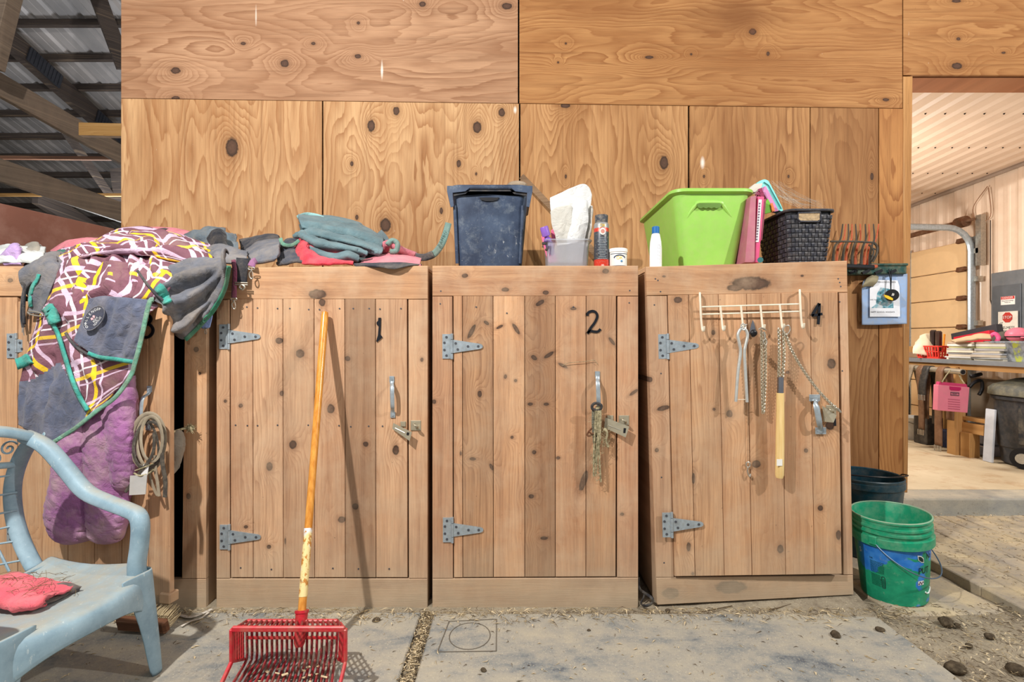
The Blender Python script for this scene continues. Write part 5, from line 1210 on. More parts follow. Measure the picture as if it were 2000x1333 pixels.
# ---- pink folders between tub and basket
def slab(name, quad, Y, t, m, label, cat, group=None, bev=.002):
    mb = MB(); mb.prism([P(x, y, Y) for x, y in quad], (0, t, 0)); return one(name, mb, m, label, cat, group, bevel=bev)
slab('binder', [(1466, 384), (1477, 382), (1474, 513), (1455, 513)], 2.26, .28, mat('dusty_rose_binder', (178, 104, 122), .5, 0, .3), 'dusty rose binder standing against the lime green tub', 'binder', 'pink binders beside the green tub')
bn = thing('binder', P(1480, 513, 2.27), 'hot pink binder with a white spine label, second from the lime green tub', 'binder', 'pink binders beside the green tub')
mb = MB(); mb.prism([P(x, y, 2.27) for x, y in [(1480, 384), (1493, 384), (1482, 513), (1474, 513)]], (0, .27, 0)); obj('cover', mb, mat('hot_pink_binder', (214, 78, 128), .45, 0, .2), bn, bevel=.002)
mb = MB(); mb.prism([P(x, y, 2.267) for x, y in [(1482, 390), (1488, 390), (1482, 473), (1476, 473)]], (0, .003, 0)); obj('spine_label', mb, mat('paper_white', (228, 226, 226), .8), bn)
mb = MB()
for k in range(14): mb.prism([P(x, y, 2.266) for x, y in [(1482.5-k*.43, 396+k*5.4), (1485.5-k*.43, 396+k*5.4), (1485.2-k*.43, 399.4+k*5.4), (1482.2-k*.43, 399.4+k*5.4)]], (0, .0015, 0))
tag(obj('spine_lettering', mb, mat('grey_type', (120, 104, 120), .8), bn), kind='stuff')
slab('binder', [(1490, 390), (1497, 388), (1489, 470), (1485, 470)], 2.31, .2, mat('maroon_folder', (150, 60, 88), .6, 0, .2), 'thin maroon folder just left of the black basket', 'binder', 'pink binders beside the green tub')
tcase = thing('clipboard_case', P(1510, 420, 2.42), 'turquoise plastic case with rounded corner leaning out of the basket', 'case')
mb = MB(); o_ = crom([Vector((x, y, 0)) for x, y in [(1478, 360), (1490, 351), (1499, 352), (1505, 360), (1529, 408), (1523, 412), (1506, 402), (1496, 378)]], 5, True)
mb.prism([P(v.x, v.y, 2.40) for v in o_], (0, .05, 0)); obj('case_shell', mb, mat('turquoise_plastic', (126, 222, 214), .35, 0, .1), tcase, bevel=.004)
mb = MB(); mb.tube([P(1492, 356, 2.397), P(1501, 362, 2.397), P(1526, 408, 2.397)], .0022, 6); obj('case_seam', mb, mat('dark_turquoise', (52, 130, 128), .5), tcase)
slab('notebook', [(1486, 368), (1496, 363), (1521, 412), (1512, 414)], 2.375, .02, mat('lilac_notebook', (208, 132, 184), .6, 0, .15), 'lilac notebook leaning in front of the turquoise case', 'notebook', bev=.001)
slab('paper_sheaf', [(1462, 370), (1474, 359), (1490, 358), (1486, 372), (1474, 376)], 2.36, .04, mat('dusty_paper', (212, 206, 196), .8, 0, .3), 'dusty white papers sticking up between the lime tub and the basket', 'paper', bev=.002)
mb = MB()
for x, y in [(1480, 378), (1485, 372), (1488, 380), (1478, 386)]:
    mb.prism([P(x-3, y-3, 2.35), P(x+3, y-5, 2.35), P(x+5, y+2, 2.35), P(x, y+6, 2.35), P(x-4, y+2, 2.35)], (0, .008, 0))
one('ribbon_bow', mb, mat('maroon_ribbon', (138, 34, 76), .6), 'small torn maroon ribbon pieces on the papers by the lime tub', 'ribbon', kind='stuff')
slab('seed_packet', [(1494, 396), (1500, 388), (1512, 413), (1494, 418)], 2.35, .01, mat('leaf_green_packet', (112, 178, 52), .6), 'bright green packet standing in the left of the basket', 'packet', bev=.001)
slab('seed_packet', [(1505, 398), (1509, 396), (1514, 412), (1508, 414)], 2.345, .008, mat('orange_packet', (222, 120, 60), .6), 'small orange packet beside the bright green packet', 'packet', bev=.001)
# ---- black woven basket
M['basket'] = mat('black_basket_plastic', (48, 50, 60), .45, 0, .35, (126, 118, 106), .15, 16)
kb = thing('woven_basket', (1.36, 2.42, ZT), 'black woven-look plastic basket with a hand slot on cabinet four', 'basket')
bx0, bx1, by0, by1, bz0, bz1 = 1.222, 1.432, 2.27, 2.56, ZT+.008, P(0, 412, 2.28).z
def bwall(u, v, d=0):   # u around the perimeter 0..4, v height
    k = .022*(1-v); ax0, ax1, ay0, ay1 = bx0+k, bx1-k, by0+k, by1-k
    s, f = int(u) % 4, u-int(u); rc = .035
    c = [(ax0, ay0), (ax1, ay0), (ax1, ay1), (ax0, ay1)]
    (xa, ya), (xb, yb) = c[s], c[(s+1) % 4]; L = math.hypot(xb-xa, yb-ya); tx, ty = (xb-xa)/L, (yb-ya)/L
    nx, ny = ty, -tx; t = f*L
    e = max(0, rc-t, t-(L-rc)); off = rc-math.sqrt(max(0, rc*rc-e*e)) if e > 0 else 0
    return Vector((xa+tx*t+nx*(d-off*.5), ya+ty*t+ny*(d-off*.5), bz0+(bz1-bz0)*v))
mb = MB()
for s in (-.002, -.005): mb.grid([[bwall(u/12, v/6, s) for u in range(49)] for v in range(7)])
mb.add([bwall(u/12, .02, -.004) for u in range(48)], [list(range(48))]); obj('basket_lining', mb, mat('basket_inner', (22, 23, 28), .7), kb)
mb = MB(); NU, NV = 13, 11
for side in range(4):
    for i in range(NU):
        for j in range(NV):
            if j >= NV-3 and side == 0 and 4 <= i <= 8 and j < NV: 
                if j >= NV-2: continue
            u0 = side+(i+.06)/NU; u1 = side+(i+.94)/NU; v0 = .07+.86*(j+.08)/NV; v1 = .07+.86*(j+.92)/NV
            hor = (i+j) % 2 == 0
            a = .0035 if hor else .0015; 
            if hor: rows = [[bwall(u0, v, 0), bwall(u0*.7+u1*.3, v, a), bwall(u0*.3+u1*.7, v, a), bwall(u1, v, 0)] for v in (v0, v1)]
            else: rows = [[bwall(u, v, d) for u in (u0, u1)] for v, d in ((v0, 0), (v0*.7+v1*.3, a), (v0*.3+v1*.7, a), (v1, 0))]
            mb.grid(rows)
tag(obj('weave', mb, M['basket'], kb, smooth=True), kind='stuff')
mb = MB()
mb.tube([bwall(u/12, 1.0, .004) for u in range(48)], .008, 8, True, flat=(1, .8)); obj('basket_rim', mb, M['basket'], kb, smooth=True)
mb = MB(); mb.tube([bwall(u/12, .03, .002) for u in range(48)], .009, 8, True); obj('basket_base', mb, M['basket'], kb, smooth=True)
mb = MB(); q = [P(x, y, by0-.003) for x, y in [(1559, 416), (1602, 415), (1603, 428), (1599, 433), (1563, 433), (1558, 428)]]; mb.tube(q, .004, 8, True); obj('slot_frame', mb, M['basket'], kb, smooth=True)
mb = MB(); mb.prism([P(x, y, by0-.004) for x, y in [(1560, 417), (1601, 417), (1601, 429), (1597, 431), (1565, 431), (1560, 429)]], (0, .004, 0)); obj('slot_view', mb, fabric('straw_in_slot', (170, 146, 112), .5, scale=60), kb)
mb = MB(); mb.tube([P(1485, 508, 2.25), P(1485, 508, 2.22)], .012, 14); one('round_lid', mb, mat('teal_cap_plastic', (56, 112, 116), .5), 'small teal round lid lying at the foot of the pink binders', 'lid')
random.seed(11); mb = MB()
for k in range(46):
    a = P(1494+random.uniform(0, 30), 352+random.uniform(0, 30), 2.45+random.uniform(0, .1)); b = P(1540+random.uniform(0, 75), 392+random.uniform(0, 18), 2.34+random.uniform(0, .2))
    m_ = (a+b)/2+Vector((random.uniform(-.01, .01), 0, -.008)); mb.tube([a, m_, b], .00028, 3, caps=False)
for k in range(12):
    a = P(1455+random.uniform(0, 20), 372+random.uniform(0, 14), 2.3); b = P(1480+random.uniform(0, 14), 356+random.uniform(0, 24), 2.4); mb.tube([a, (a+b)/2-Vector((0, 0, .004)), b], .0003, 3, caps=False)
one('cobweb', mb, mat('cobweb_thread', (206, 196, 184), .8), 'dusty cobweb strung from the turquoise case down to the basket', 'cobweb', kind='stuff')
# ------------------------------------------------------------------ on door four
M['ivory'] = mat('ivory_wire', (232, 222, 200), .45, 0, .15)
rk = thing('hook_rack', P(1465, 600, 2.09), 'ivory wire over-door rack with six hooks on door four', 'rack')
yr = 2.088
def ry(x): return 600-(x-1367)*.030
mb = MB()
for dy in (0, 14.5): 
    mb.tube([P(x, ry(x)+dy, yr) for x in (1367, 1465, 1563)], .0032, 8); 
    o_ = obj('cross_wire', mb, M['ivory'], rk, smooth=True); mb = MB()
for i, x in enumerate((1367, 1407, 1447, 1485, 1523, 1562)):
    y0 = ry(x) if 0 < i < 5 else ry(x)-23; mb = MB()
    pts = [P(x, y0, yr-.004)]
    if i in (0, 5): pts = [P(x, y0-1, yr+.03), P(x, y0-2.5, yr+.01), P(x, y0, yr-.004)]
    pts += [P(x+2, ry(x)+20, yr-.004), P(x+4, ry(x)+40, yr-.006), P(x+5.5, ry(x)+46, yr-.016), P(x+7.5, ry(x)+46, yr-.028), P(x+8.5, ry(x)+38, yr-.034)]
    mb.tube(crom(pts, 5), .0042, 8); obj('hook', mb, M['ivory'], rk, smooth=True)
# aluminium twitch
al = mat('brushed_aluminium', (206, 208, 204), .4, .6, .15, scale=30)
tw = thing('nose_twitch', P(1449, 790, 2.06), 'pale aluminium two-arm twitch hanging on the third hook of the rack', 'tool')
for sgn, pts in ((-1, [(1451, 641), (1445, 645), (1441, 656), (1444, 672), (1446, 690), (1441, 730), (1437, 785)]), (1, [(1452, 641), (1457, 646), (1460, 656), (1456, 675), (1454, 690), (1456, 730), (1459, 786)])):
    mb = MB(); mb.tube(crom([P(x, y, 2.055) for x, y in pts], 6), .0062, 10); obj('arm', mb, al, tw, smooth=True)
mb = MB(); mb.tube([P(1439, 781, 2.055), P(1458, 781, 2.055)], .0012, 6); obj('cross_cord', mb, M['ivory'], tw)
mb = MB(); mb.tube(crom([P(1447, 637, 2.055), P(1452, 633, 2.05), P(1457, 638, 2.055), P(1452, 645, 2.05)], 4, True), .0028, 6, True); mb.tube([P(1446, 640, 2.05), P(1459, 634, 2.05)], .002, 6); obj('hinge_knot', mb, al, tw)
# black coat knob
kn = thing('coat_knob', P(1472, 650, 2.07), 'black teardrop knob with a smoky plate screwed to door four', 'knob')
mb = MB(); mb.prism([P(x, y, 2.097) for x, y in [(1471, 625), (1474, 634), (1478, 650), (1474, 659), (1469, 659), (1464, 650), (1468, 634)]], (0, .006, 0)); obj('back_plate', mb, mat('smoky_plate', (92, 96, 104), .4), kn, bevel=.002)
mb = MB(); mb.tube([P(1472, 652, 2.097), P(1472, 652, 2.07)], .009, 10); mb.ball(P(1472, 651, 2.066), .0145, 12, 8, (1, .7, 1)); obj('knob_head', mb, M['black'], kn, smooth=True)
# chains
def chain(par, pts, n, w=.0042, wire=.0013, name='chain_links', m=None, twist=.9):
    cp = crom([P(*p) for p in pts], 24); L = [0]
    for a, b in zip(cp, cp[1:]): L.append(L[-1]+(b-a).length)
    def at(s):
        for i in range(len(cp)-1):
            if L[i+1] >= s: return cp[i].lerp(cp[i+1], (s-L[i])/max(L[i+1]-L[i], 1e-9)), (cp[i+1]-cp[i]).normalized()
        return cp[-1], (cp[-1]-cp[-2]).normalized()
    mb = MB(); st = L[-1]/n
    for k in range(n):
        c, t = at((k+.5)*st); u = t.cross(Vector((0, 1, 0))).normalized(); v = u.cross(t); a = .6+(PI/2)*(k % 2)*twist
        s = u*math.cos(a)+v*math.sin(a)
        mb.tube([c+t*math.cos(2*PI*j/10)*st*.82+s*math.sin(2*PI*j/10)*w for j in range(10)], wire, 5, True)
    return tag(obj(name, mb, m or M['brass'], par, smooth=True), kind='stuff')
M['brass'] = mat('chain_nickel', (206, 198, 178), .3, .7, .1, scale=60)
c1 = thing('lead_chain', P(1491, 808, 2.06), 'doubled metal chain with a snap, hanging on the fourth hook of the rack', 'chain', 'chains on the hook rack')
chain(c1, [(1487, 646, 2.052), (1488, 690, 2.06), (1488, 750, 2.065), (1490, 808, 2.07)], 44, .0058, .0019); chain(c1, [(1493, 650, 2.052), (1495, 690, 2.058), (1494, 750, 2.064), (1491, 806, 2.07)], 44, .0058, .0019)
mb = MB(); mb.tube([P(1492, 648, 2.045), P(1494, 662, 2.045)], .003, 8); mb.tube(crom([P(1494, 662, 2.045), P(1491, 668, 2.045), P(1495, 675, 2.045), P(1498, 668, 2.045)], 3, True), .002, 6, True); mb.tube(crom([P(1482, 644, 2.045), P(1488, 641, 2.04), P(1496, 645, 2.045)], 4), .003, 6); obj('snap_hook', mb, M['steel'], c1, smooth=True)
c2_ = thing('chain_twitch', P(1525, 934, 2.05), 'yellow wooden handle with a chain loop hanging on the fifth hook of the rack', 'tool')
mb = MB(); hs = [P(x, y, 2.056) for x, y in [(1524, 768), (1524, 800), (1523.5, 850), (1523, 900), (1522.5, 928), (1522, 934)]]
N = NT('twitch_handle_wood'); p = N.obj(); c = N.mix(N.mr(N.noise(N.vm('MULTIPLY', p, (120, 120, 8)), 1, 3), .35, .7), C(226, 190, 122), C(240, 210, 148)); hw = N.done(c, .5)
mb.tube(hs, [.0145, .0148, .016, .0165, .0165, .013], 14); obj('handle', mb, hw, c2_, smooth=True)
mb = MB(); mb.tube([P(1524.5, 737, 2.056), P(1524, 769, 2.056)], .012, 14); obj('ferrule', mb, mat('chrome_ferrule', (150, 150, 156), .2, .95), c2_, smooth=True)
mb = MB(); mb.box(P(1522.5, 904, 2.0385), (.022, .002, .026)); obj('tape_label', mb, mat('white_tape', (236, 234, 228), .6), c2_)
chain(c2_, [(1521, 642, 2.05), (1522, 690, 2.05), (1521, 738, 2.056)], 26, .006, .002); chain(c2_, [(1529, 644, 2.05), (1531, 690, 2.05), (1528, 738, 2.056)], 26, .006, .002)
c3 = thing('stud_chain', P(1640, 806, 2.06), 'long metal chain slung from the fifth hook of the rack across to the door handle', 'chain', 'chains on the hook rack')
chain(c3, [(1533, 650, 2.045), (1545, 682, 2.06), (1565, 718, 2.07), (1592, 756, 2.07), (1618, 784, 2.068), (1640, 804, 2.07)], 56, .0056, .0019)
mb = MB(); mb.tube(crom([P(1530, 640, 2.045), P(1540, 636, 2.045), P(1543, 645, 2.045), P(1536, 654, 2.045), P(1530, 650, 2.045)], 3, True), .0024, 6, True); mb.tube([P(1636, 798, 2.065), P(1642, 806, 2.065)], .004, 6); obj('end_rings', mb, M['steel'], c3, smooth=True); c3.children[-1]['kind'] = 'stuff'
ws = thing('string_hook', P(1462, 935, 2.08), 'small metal clip hanging on a thin string in the middle of door four', 'hook')
mb = MB(); mb.tube([P(1460, 690, 2.098), P(1461, 800, 2.096), P(1461, 902, 2.094)], .0012, 5); obj('string', mb, fabric('tan_string', (150, 122, 92), .2), ws)
mb = MB(); mb.tube(crom([P(1458, 904, 2.09), P(1464, 904, 2.09), P(1464, 912, 2.09), P(1458, 912, 2.09)], 3, True), .0026, 6, True); mb.tube(crom([P(1461, 912, 2.09), P(1460, 922, 2.088), P(1464, 932, 2.088), P(1466, 926, 2.09)], 4), .003, 6); obj('clip', mb, M['steel'], ws, smooth=True); ws.children[-1]['kind'] = None
# ------------------------------------------------------------------ rope on handle two
N = NT('frayed_rope'); p = N.obj(); c = N.mix(N.mr(N.noise(p, 90, 4), .35, .7), C(120, 112, 86), C(190, 178, 144)); M['rope'] = N.done(c, .95, 0, .1)
rp = thing('halter_rope', P(1166, 940, 2.06), 'frayed greenish rope and strap ends knotted on the handle of door two', 'rope')
mb = MB(); mb.tube(crom([P(1157, 792, 2.055), P(1164, 788, 2.05), P(1174, 792, 2.055), P(1172, 800, 2.06), P(1158, 800, 2.06)], 4, True), .006, 8, True); obj('black_band', mb, M['black_web'], rp, smooth=True)
mb = ribbon([(1162, 798, 2.07), (1161, 830, 2.07), (1163, 866, 2.072)], (12, 9), None, 2.07, .004); obj('strap_end', mb, fabric('mossy_strap', (104, 108, 96), .4), rp, **CL)
random.seed(5)
for k in range(11):
    x = 1168+random.uniform(-4, 6); dx = random.uniform(-9, 4); e = random.choice([850, 880, 905, 930, 942]); mb = MB()
    mb.tube(crom([P(x, 794, 2.06), P(x+dx*.3+random.uniform(-3, 3), 830, 2.055), P(x+dx*.7+random.uniform(-4, 4), 830+(e-830)*.55, 2.06), P(x+dx+random.uniform(-3, 3), e, 2.065)], 6), [.0028+random.uniform(0, .0012)]*19, 6); obj('rope_strand', mb, M['rope'], rp, smooth=True)
mb = MB()
for k in range(240):
    c = P(1168+random.gauss(-3, 5), random.uniform(800, 940), 2.062+random.uniform(-.012, .012)); d = Vector((random.gauss(0, .007), random.gauss(0, .004), random.gauss(-.004, .008))); mb.tube([c-d, c+d*.2+Vector((.001, 0, 0)), c+d], .0005, 3, caps=False)
for k in range(60):
    c = P(1183+random.gauss(0, 4), random.uniform(838, 875), 2.06); d = Vector((random.gauss(0, .008), random.gauss(0, .004), random.gauss(-.004, .008))); mb.tube([c-d, c, c+d], .0007, 3, caps=False)
tag(obj('fray', mb, M['rope'], rp), kind='stuff')
mb = MB(); mb.tube(crom([P(1180, 838, 2.062), P(1186, 846, 2.055), P(1184, 862, 2.06), P(1188, 874, 2.06)], 5), [.005, .006, .0065, .006, .005]+[.004]*11, 8); obj('knot_tail', mb, M['rope'], rp, smooth=True)
mb = MB(); mb.tube(crom([P(1160, 834, 2.07), P(1151, 842, 2.065), P(1147, 850, 2.065), P(1152, 852, 2.062), P(1160, 846, 2.062)], 4), .0035, 6); mb.tube(crom([P(1150, 843, 2.06), P(1155, 848, 2.06)], 2), .004, 6); obj('buckle', mb, M['rust'], rp, smooth=True)
mb = MB(); mb.tube(crom([P(1166, 920, 2.06), P(1173, 924, 2.06), P(1172, 936, 2.06), P(1164, 940, 2.06)], 5), .0012, 5); obj('loose_thread', mb, M['rope'], rp)
mb = MB(); mb.tube(crom([P(1098, 715, 2.097), P(1112, 709, 2.092), P(1140, 707, 2.092), P(1160, 704, 2.092), P(1167, 712, 2.096)], 6), .0009, 5); one('loose_string', mb, M['rope'], 'thin loose tan string across door two above the handle', 'string')
# ------------------------------------------------------------------ bridle straps on handle three
M['leather'] = mat('dusty_leather', (146, 132, 112), .65, 0, .6, (160, 150, 128), .2, 30)
M['leather_dk'] = mat('dark_leather', (66, 60, 54), .6, 0, .4, (140, 130, 112), .2, 30)
br = thing('bridle', P(290, 970, 1.93), 'coiled dusty leather bridle straps hanging from the handle of door three', 'bridle')
Yb = 1.925
def strap3(pts, w, m, name, dy=0):
    mb = MB(); cp = crom([P(x, y, Yb+dy+.0009*(300-x)*.15) for x, y in pts], 7); mb.tube(cp, w/2, 6, flat=(.28, 1), up=(1, 0, .01)); obj(name, mb, m, br, smooth=True)
def loop3(cx, cy, rx, ry, w, m, dy, ph=0, tilt=.1):
    mb = MB(); n = 36; cp = []
    for k in range(n):
        a = 2*PI*k/n+ph; x, y = rx*math.cos(a), ry*math.sin(a); cp.append(P(cx+x*math.cos(tilt)-y*math.sin(tilt), cy+x*math.sin(tilt)+y*math.cos(tilt), Yb+dy+.006*math.sin(a*2)))
    mb.tube(cp, w*.5, 6, True, flat=(1, .3), up=(0, -1, 0)); obj('strap_coil', mb, m, br, smooth=True)
for i, (cx, cy, rx, ry, w, mm_, dy, tl) in enumerate([(289, 862, 33, 54, .016, 'leather', 0, .08), (293, 866, 26, 50, .013, 'leather', -.01, -.06), (290, 870, 29, 46, .012, 'leather_dk', -.018, .16), (296, 858, 21, 44, .012, 'leather', -.024, .0), (285, 872, 24, 52, .01, 'leather_dk', .006, -.12)]): loop3(cx, cy, rx, ry, w, M[mm_], dy, 0, tl)
strap3([(301, 845), (300, 880), (288, 905), (268, 930), (245, 962)], .013, M['leather_dk'], 'strap_end', -.03)
strap3([(316, 885), (318, 910), (323, 940), (322, 972)], .018, M['leather_dk'], 'strap_end', -.015)
strap3([(303, 890), (304, 920), (308, 945), (311, 970)], .014, M['leather'], 'strap_end', -.01)
strap3([(288, 905), (294, 935), (303, 960), (308, 968)], .012, M['leather'], 'strap_end', -.006)
mb = MB(); mb.tube(crom([P(262, 925, Yb-.02), P(275, 930, Yb-.03), P(292, 924, Yb-.02), P(300, 918, Yb-.02)], 5), .0035, 6); mb.tube(crom([P(264, 920, Yb-.02), P(280, 914, Yb-.03), P(300, 906, Yb-.02)], 5), .0028, 6); obj('tie_cord', mb, M['rope'], br, smooth=True); br.children[-1]['kind'] = 'stuff'
tgp = mat('clear_tag', (186, 184, 180), .35, 0, .25)
mb = MB(); mb.prism([P(x, y, Yb-.03) for x, y in [(254, 930), (287, 928), (284, 966), (252, 968)]], (0, .003, 0)); obj('plastic_tag', mb, tgp, br)
mb = MB(); mb.prism([P(x, y, Yb-.026) for x, y in [(280, 908), (291, 907), (287, 932), (274, 932)]], (0, .002, 0)); obj('paper_tag', mb, mat('paper_tag', (226, 224, 222), .8), br)
# tied cloth on hasp three
tc = thing('tied_rag', P(350, 925, 2.04), 'grey rag tied with a frayed rope knot in the gap of door three', 'rag')
mb = loft([[(336, 850, 2.02), (346, 842, 2.03), (358, 846, 2.045)], [(334, 876, 2.0), (348, 872, 2.01), (362, 868, 2.04)], [(333, 900, 2.0), (345, 902, 2.02), (357, 890, 2.04)], [(333, 926, 2.01), (340, 925, 2.02), (350, 915, 2.03)]], 8, 8, .012, 22, (0, 0, 1), 111); obj('rag', mb, fabric('grey_rag_cloth', (134, 126, 114), .3), tc, smooth='all', solid=.006, offs=0)
mb = MB(); mb.tube(crom([P(333, 846, 2.0), P(345, 842, 2.03), P(358, 838, 2.06), P(372, 836, 2.075)], 5), .005, 8); obj('rope', mb, M['rope'], tc, smooth=True)
mb = MB(); random.seed(8); mb.ball(P(372, 837, 2.07), .014, 10, 7, (1.2, .8, 1))
for k in range(70):
    a = random.uniform(0, 2*PI); c = P(372, 837, 2.068); d = Vector((math.cos(a), random.uniform(-.6, .2), math.sin(a)))*random.uniform(.012, .026); mb.tube([c, c+d*.6, c+d+Vector((.003, 0, 0))], .0007, 3, caps=False)
tag(obj('knot', mb, M['rope'], tc), kind='stuff')
# ------------------------------------------------------------------ red basket fork
M['fork_red'] = mat('red_fork_plastic', (196, 36, 50), .4, 0, .45, (150, 124, 100), .12, 14)
M['tine_red'] = mat('dirty_red_tine', (150, 34, 46), .5, 0, .95, (116, 92, 76), .2, 16)
N = NT('varnished_handle'); p = N.obj(); c = N.mix(N.mr(N.noise(N.vm('MULTIPLY', p, (90, 90, 5)), 1, 4), .35, .7), C(196, 124, 42), C(226, 160, 72)); M['varnish'] = N.done(c, .22, 0, .5)
N = NT('flaking_paint'); p = N.obj(); X_, Y_, Z_ = N.xyz(p)
n1 = N.noise(N.vm('MULTIPLY', p, (50, 50, 30)), 1, 5, .7)
pc = N.mix(N.mr(N.noise(p, 12, 3), .45, .55), C(236, 214, 150), C(226, 226, 226))
c = N.mix(N.mr(n1, .44, .47), C(196, 132, 56), pc); c = N.mix(N.mr(N.noise(p, 70, 4), .6, .68, 0, .7), c, C(150, 124, 96)); M['flake'] = N.done(c, .5)
fk = thing('manure_fork', P(560, 1400, 1.55), 'red plastic basket fork with a varnished wooden handle leaning on cabinet one', 'fork')
ha, hb_ = P(635, 609, 2.078), P(588, 1216, 1.70)
hp = lambda t: ha.lerp(hb_, t)
rr = lambda t: .0140-.001*t+.0004*math.sin(t*9)
mb = MB(); ts = [0, .004, .02]+[.02+.66*k/14 for k in range(1, 15)]; mb.tube([hp(t) for t in ts], [.006, .0125]+[rr(t) for t in ts[2:]], 16); obj('handle', mb, M['varnish'], fk, smooth=True)
def tpix(y):
    lo, hi = 0, 1
    for _ in range(30):
        m_ = (lo+hi)/2; q = hp(m_); yy = 666.5-(q.z-H)/q.y*1000
        if yy < y: lo = m_
        else: hi = m_
    return lo
ta, tb = tpix(1032), tpix(1166)
obj('handle', MB(), M['varnish'], fk) if False else None
mb = MB(); mb.tube([hp(.68+(1.0-.68)*k/8) for k in range(9)], [rr(.7)*.99]*9, 16); obj('handle_foot_wood', mb, M['varnish'], fk, smooth=True)
mb = MB(); mb.tube([hp(ta+(tb-ta)*k/10) for k in range(11)], [rr(.8)*1.035]*11, 16, caps=False); obj('paint_band', mb, M['flake'], fk, smooth=True)
A0, A1 = P(456, 1229, 1.55), P(671, 1229, 1.55); B0, B1 = P(482, 1214, 1.70), P(660, 1214, 1.70)
C0, C1 = B0+Vector((.004, -.006, -.122)), B1+Vector((-.004, -.006, -.122))
E0, E1 = Vector((A0.x-.004, 1.36, .012)), Vector((A1.x+.004, 1.36, .012))
mb = MB(); mb.beam(A0-Vector((.004, 0, 0)), A1+Vector((.004, 0, 0)), .011, .017, bev=.003); obj('front_rail', mb, M['fork_red'], fk)
mb = MB(); mb.beam(B0, B1, .012, .012, bev=.003); obj('rear_rail', mb, M['fork_red'], fk)
n = 19
for i in range(n):
    t = i/(n-1); mb = MB(); a, b, c, e = A0.lerp(A1, t), B0.lerp(B1, t), C0.lerp(C1, t), E0.lerp(E1, t)
    mb.tube([a, a.lerp(b, .5), b+Vector((0, 0, .002))], .0036, 6)
    mb.tube(crom([b, b.lerp(c, .5), c+Vector((0, 0, .012)), c+Vector((0, -.02, -.008)), c.lerp(e, .5), e], 4), [.0044]*17+[.0042, .0038, .003, .0022], 6, flat=(1, 1.25))
    obj('tine', mb, M['tine_red'], fk, smooth=True); fk.children[-1]['kind'] = None
for s, (a, b, c, e) in ((0, (A0, B0, C0, E0)), (1, (A1, B1, C1, E1))):
    mb = MB(); d = Vector(((-.006 if s == 0 else .006), 0, 0)); fr_ = a+Vector((0, .0, -.10)); fe = a.lerp(e, .0)+Vector((0, -.02, -.155))
    mb.beam(a+d, fr_+d, .009, .014, up=Vector((0, 1, 0)), bev=.002); mb.beam(fr_+d, e+d, .009, .014, bev=.002)
    mb.beam(fr_+d, c+d, .006, .008)
    for k in range(1, 6):
        u = k/6; mb.beam((a.lerp(b, u))+d, (fr_.lerp(c, u))+d, .005, .007, up=Vector((0, 1, 0)))
    obj('side_guard', mb, M['fork_red'], fk)
mb = MB(); mb.beam(B0.lerp(C0, .42)+Vector((0, -.004, 0)), B1.lerp(C1, .42)+Vector((0, -.004, 0)), .006, .008); obj('cross_rib', mb, M['fork_red'], fk)
mb = MB(); dn = (hb_-ha).normalized(); so = hb_+dn*.0
mb.tube([hb_-dn*.035, hb_-dn*.02, hb_+dn*.01, hb_+dn*.06, hb_+dn*.072], [.021, .0195, .0185, .0175, .012], 16); mb.tube([hb_-dn*.036, hb_-dn*.028], .0225, 16); obj('socket', mb, M['fork_red'], fk, smooth=True)
random.seed(3); mb = MB()
for k in range(26):
    c = C0.lerp(C1, random.random()).lerp(E0.lerp(E1, random.random()), random.uniform(.02, .5))+Vector((0, 0, .008)); mb.box(c, (random.uniform(.006, .02), random.uniform(.004, .01), .002), rot(random.random()*.5, random.random()*.5, random.random()*3))
one('wood_shavings', mb, mat('pale_shaving', (226, 204, 164), .9), 'pale wood shavings caught on the red fork', 'shavings', kind='stuff')
# ------------------------------------------------------------------ plastic garden chair
N = NT('chair_plastic'); p = N.obj()
c = N.mix(N.mr(N.noise(p, 9, 7, .68), .35, .7), C(124, 150, 164), C(156, 182, 194))
g = N.n('ShaderNodeNewGeometry').outputs['Normal']; up_ = N.xyz(g)[2]
c = N.mix(N.math('MULTIPLY', N.mr(up_, .55, .95), N.mr(N.noise(p, 14, 6, .7), .3, .65, .25, .85)), c, C(166, 160, 142))
c = N.mix(N.mr(N.noise(N.vm('MULTIPLY', p, (90, 90, 30)), 1, 4, .7), .62, .7, 0, .45), c, C(206, 214, 210))
M['chair'] = N.done(c, .5, 0, .3)
ch = thing('garden_chair', (-1.42, 1.55, 0), 'faded blue-green plastic garden armchair with a lattice back, front left', 'chair')
FW = Vector((.976, -.218, 0)); LT = Vector((-.218, -.976, 0)); OC = Vector((-1.185, 1.675, 0))
def ch_(u, v, z): return OC+FW*u+LT*v+Vector((0, 0, z))   # u forward, v from far side to near side
Wc = .44
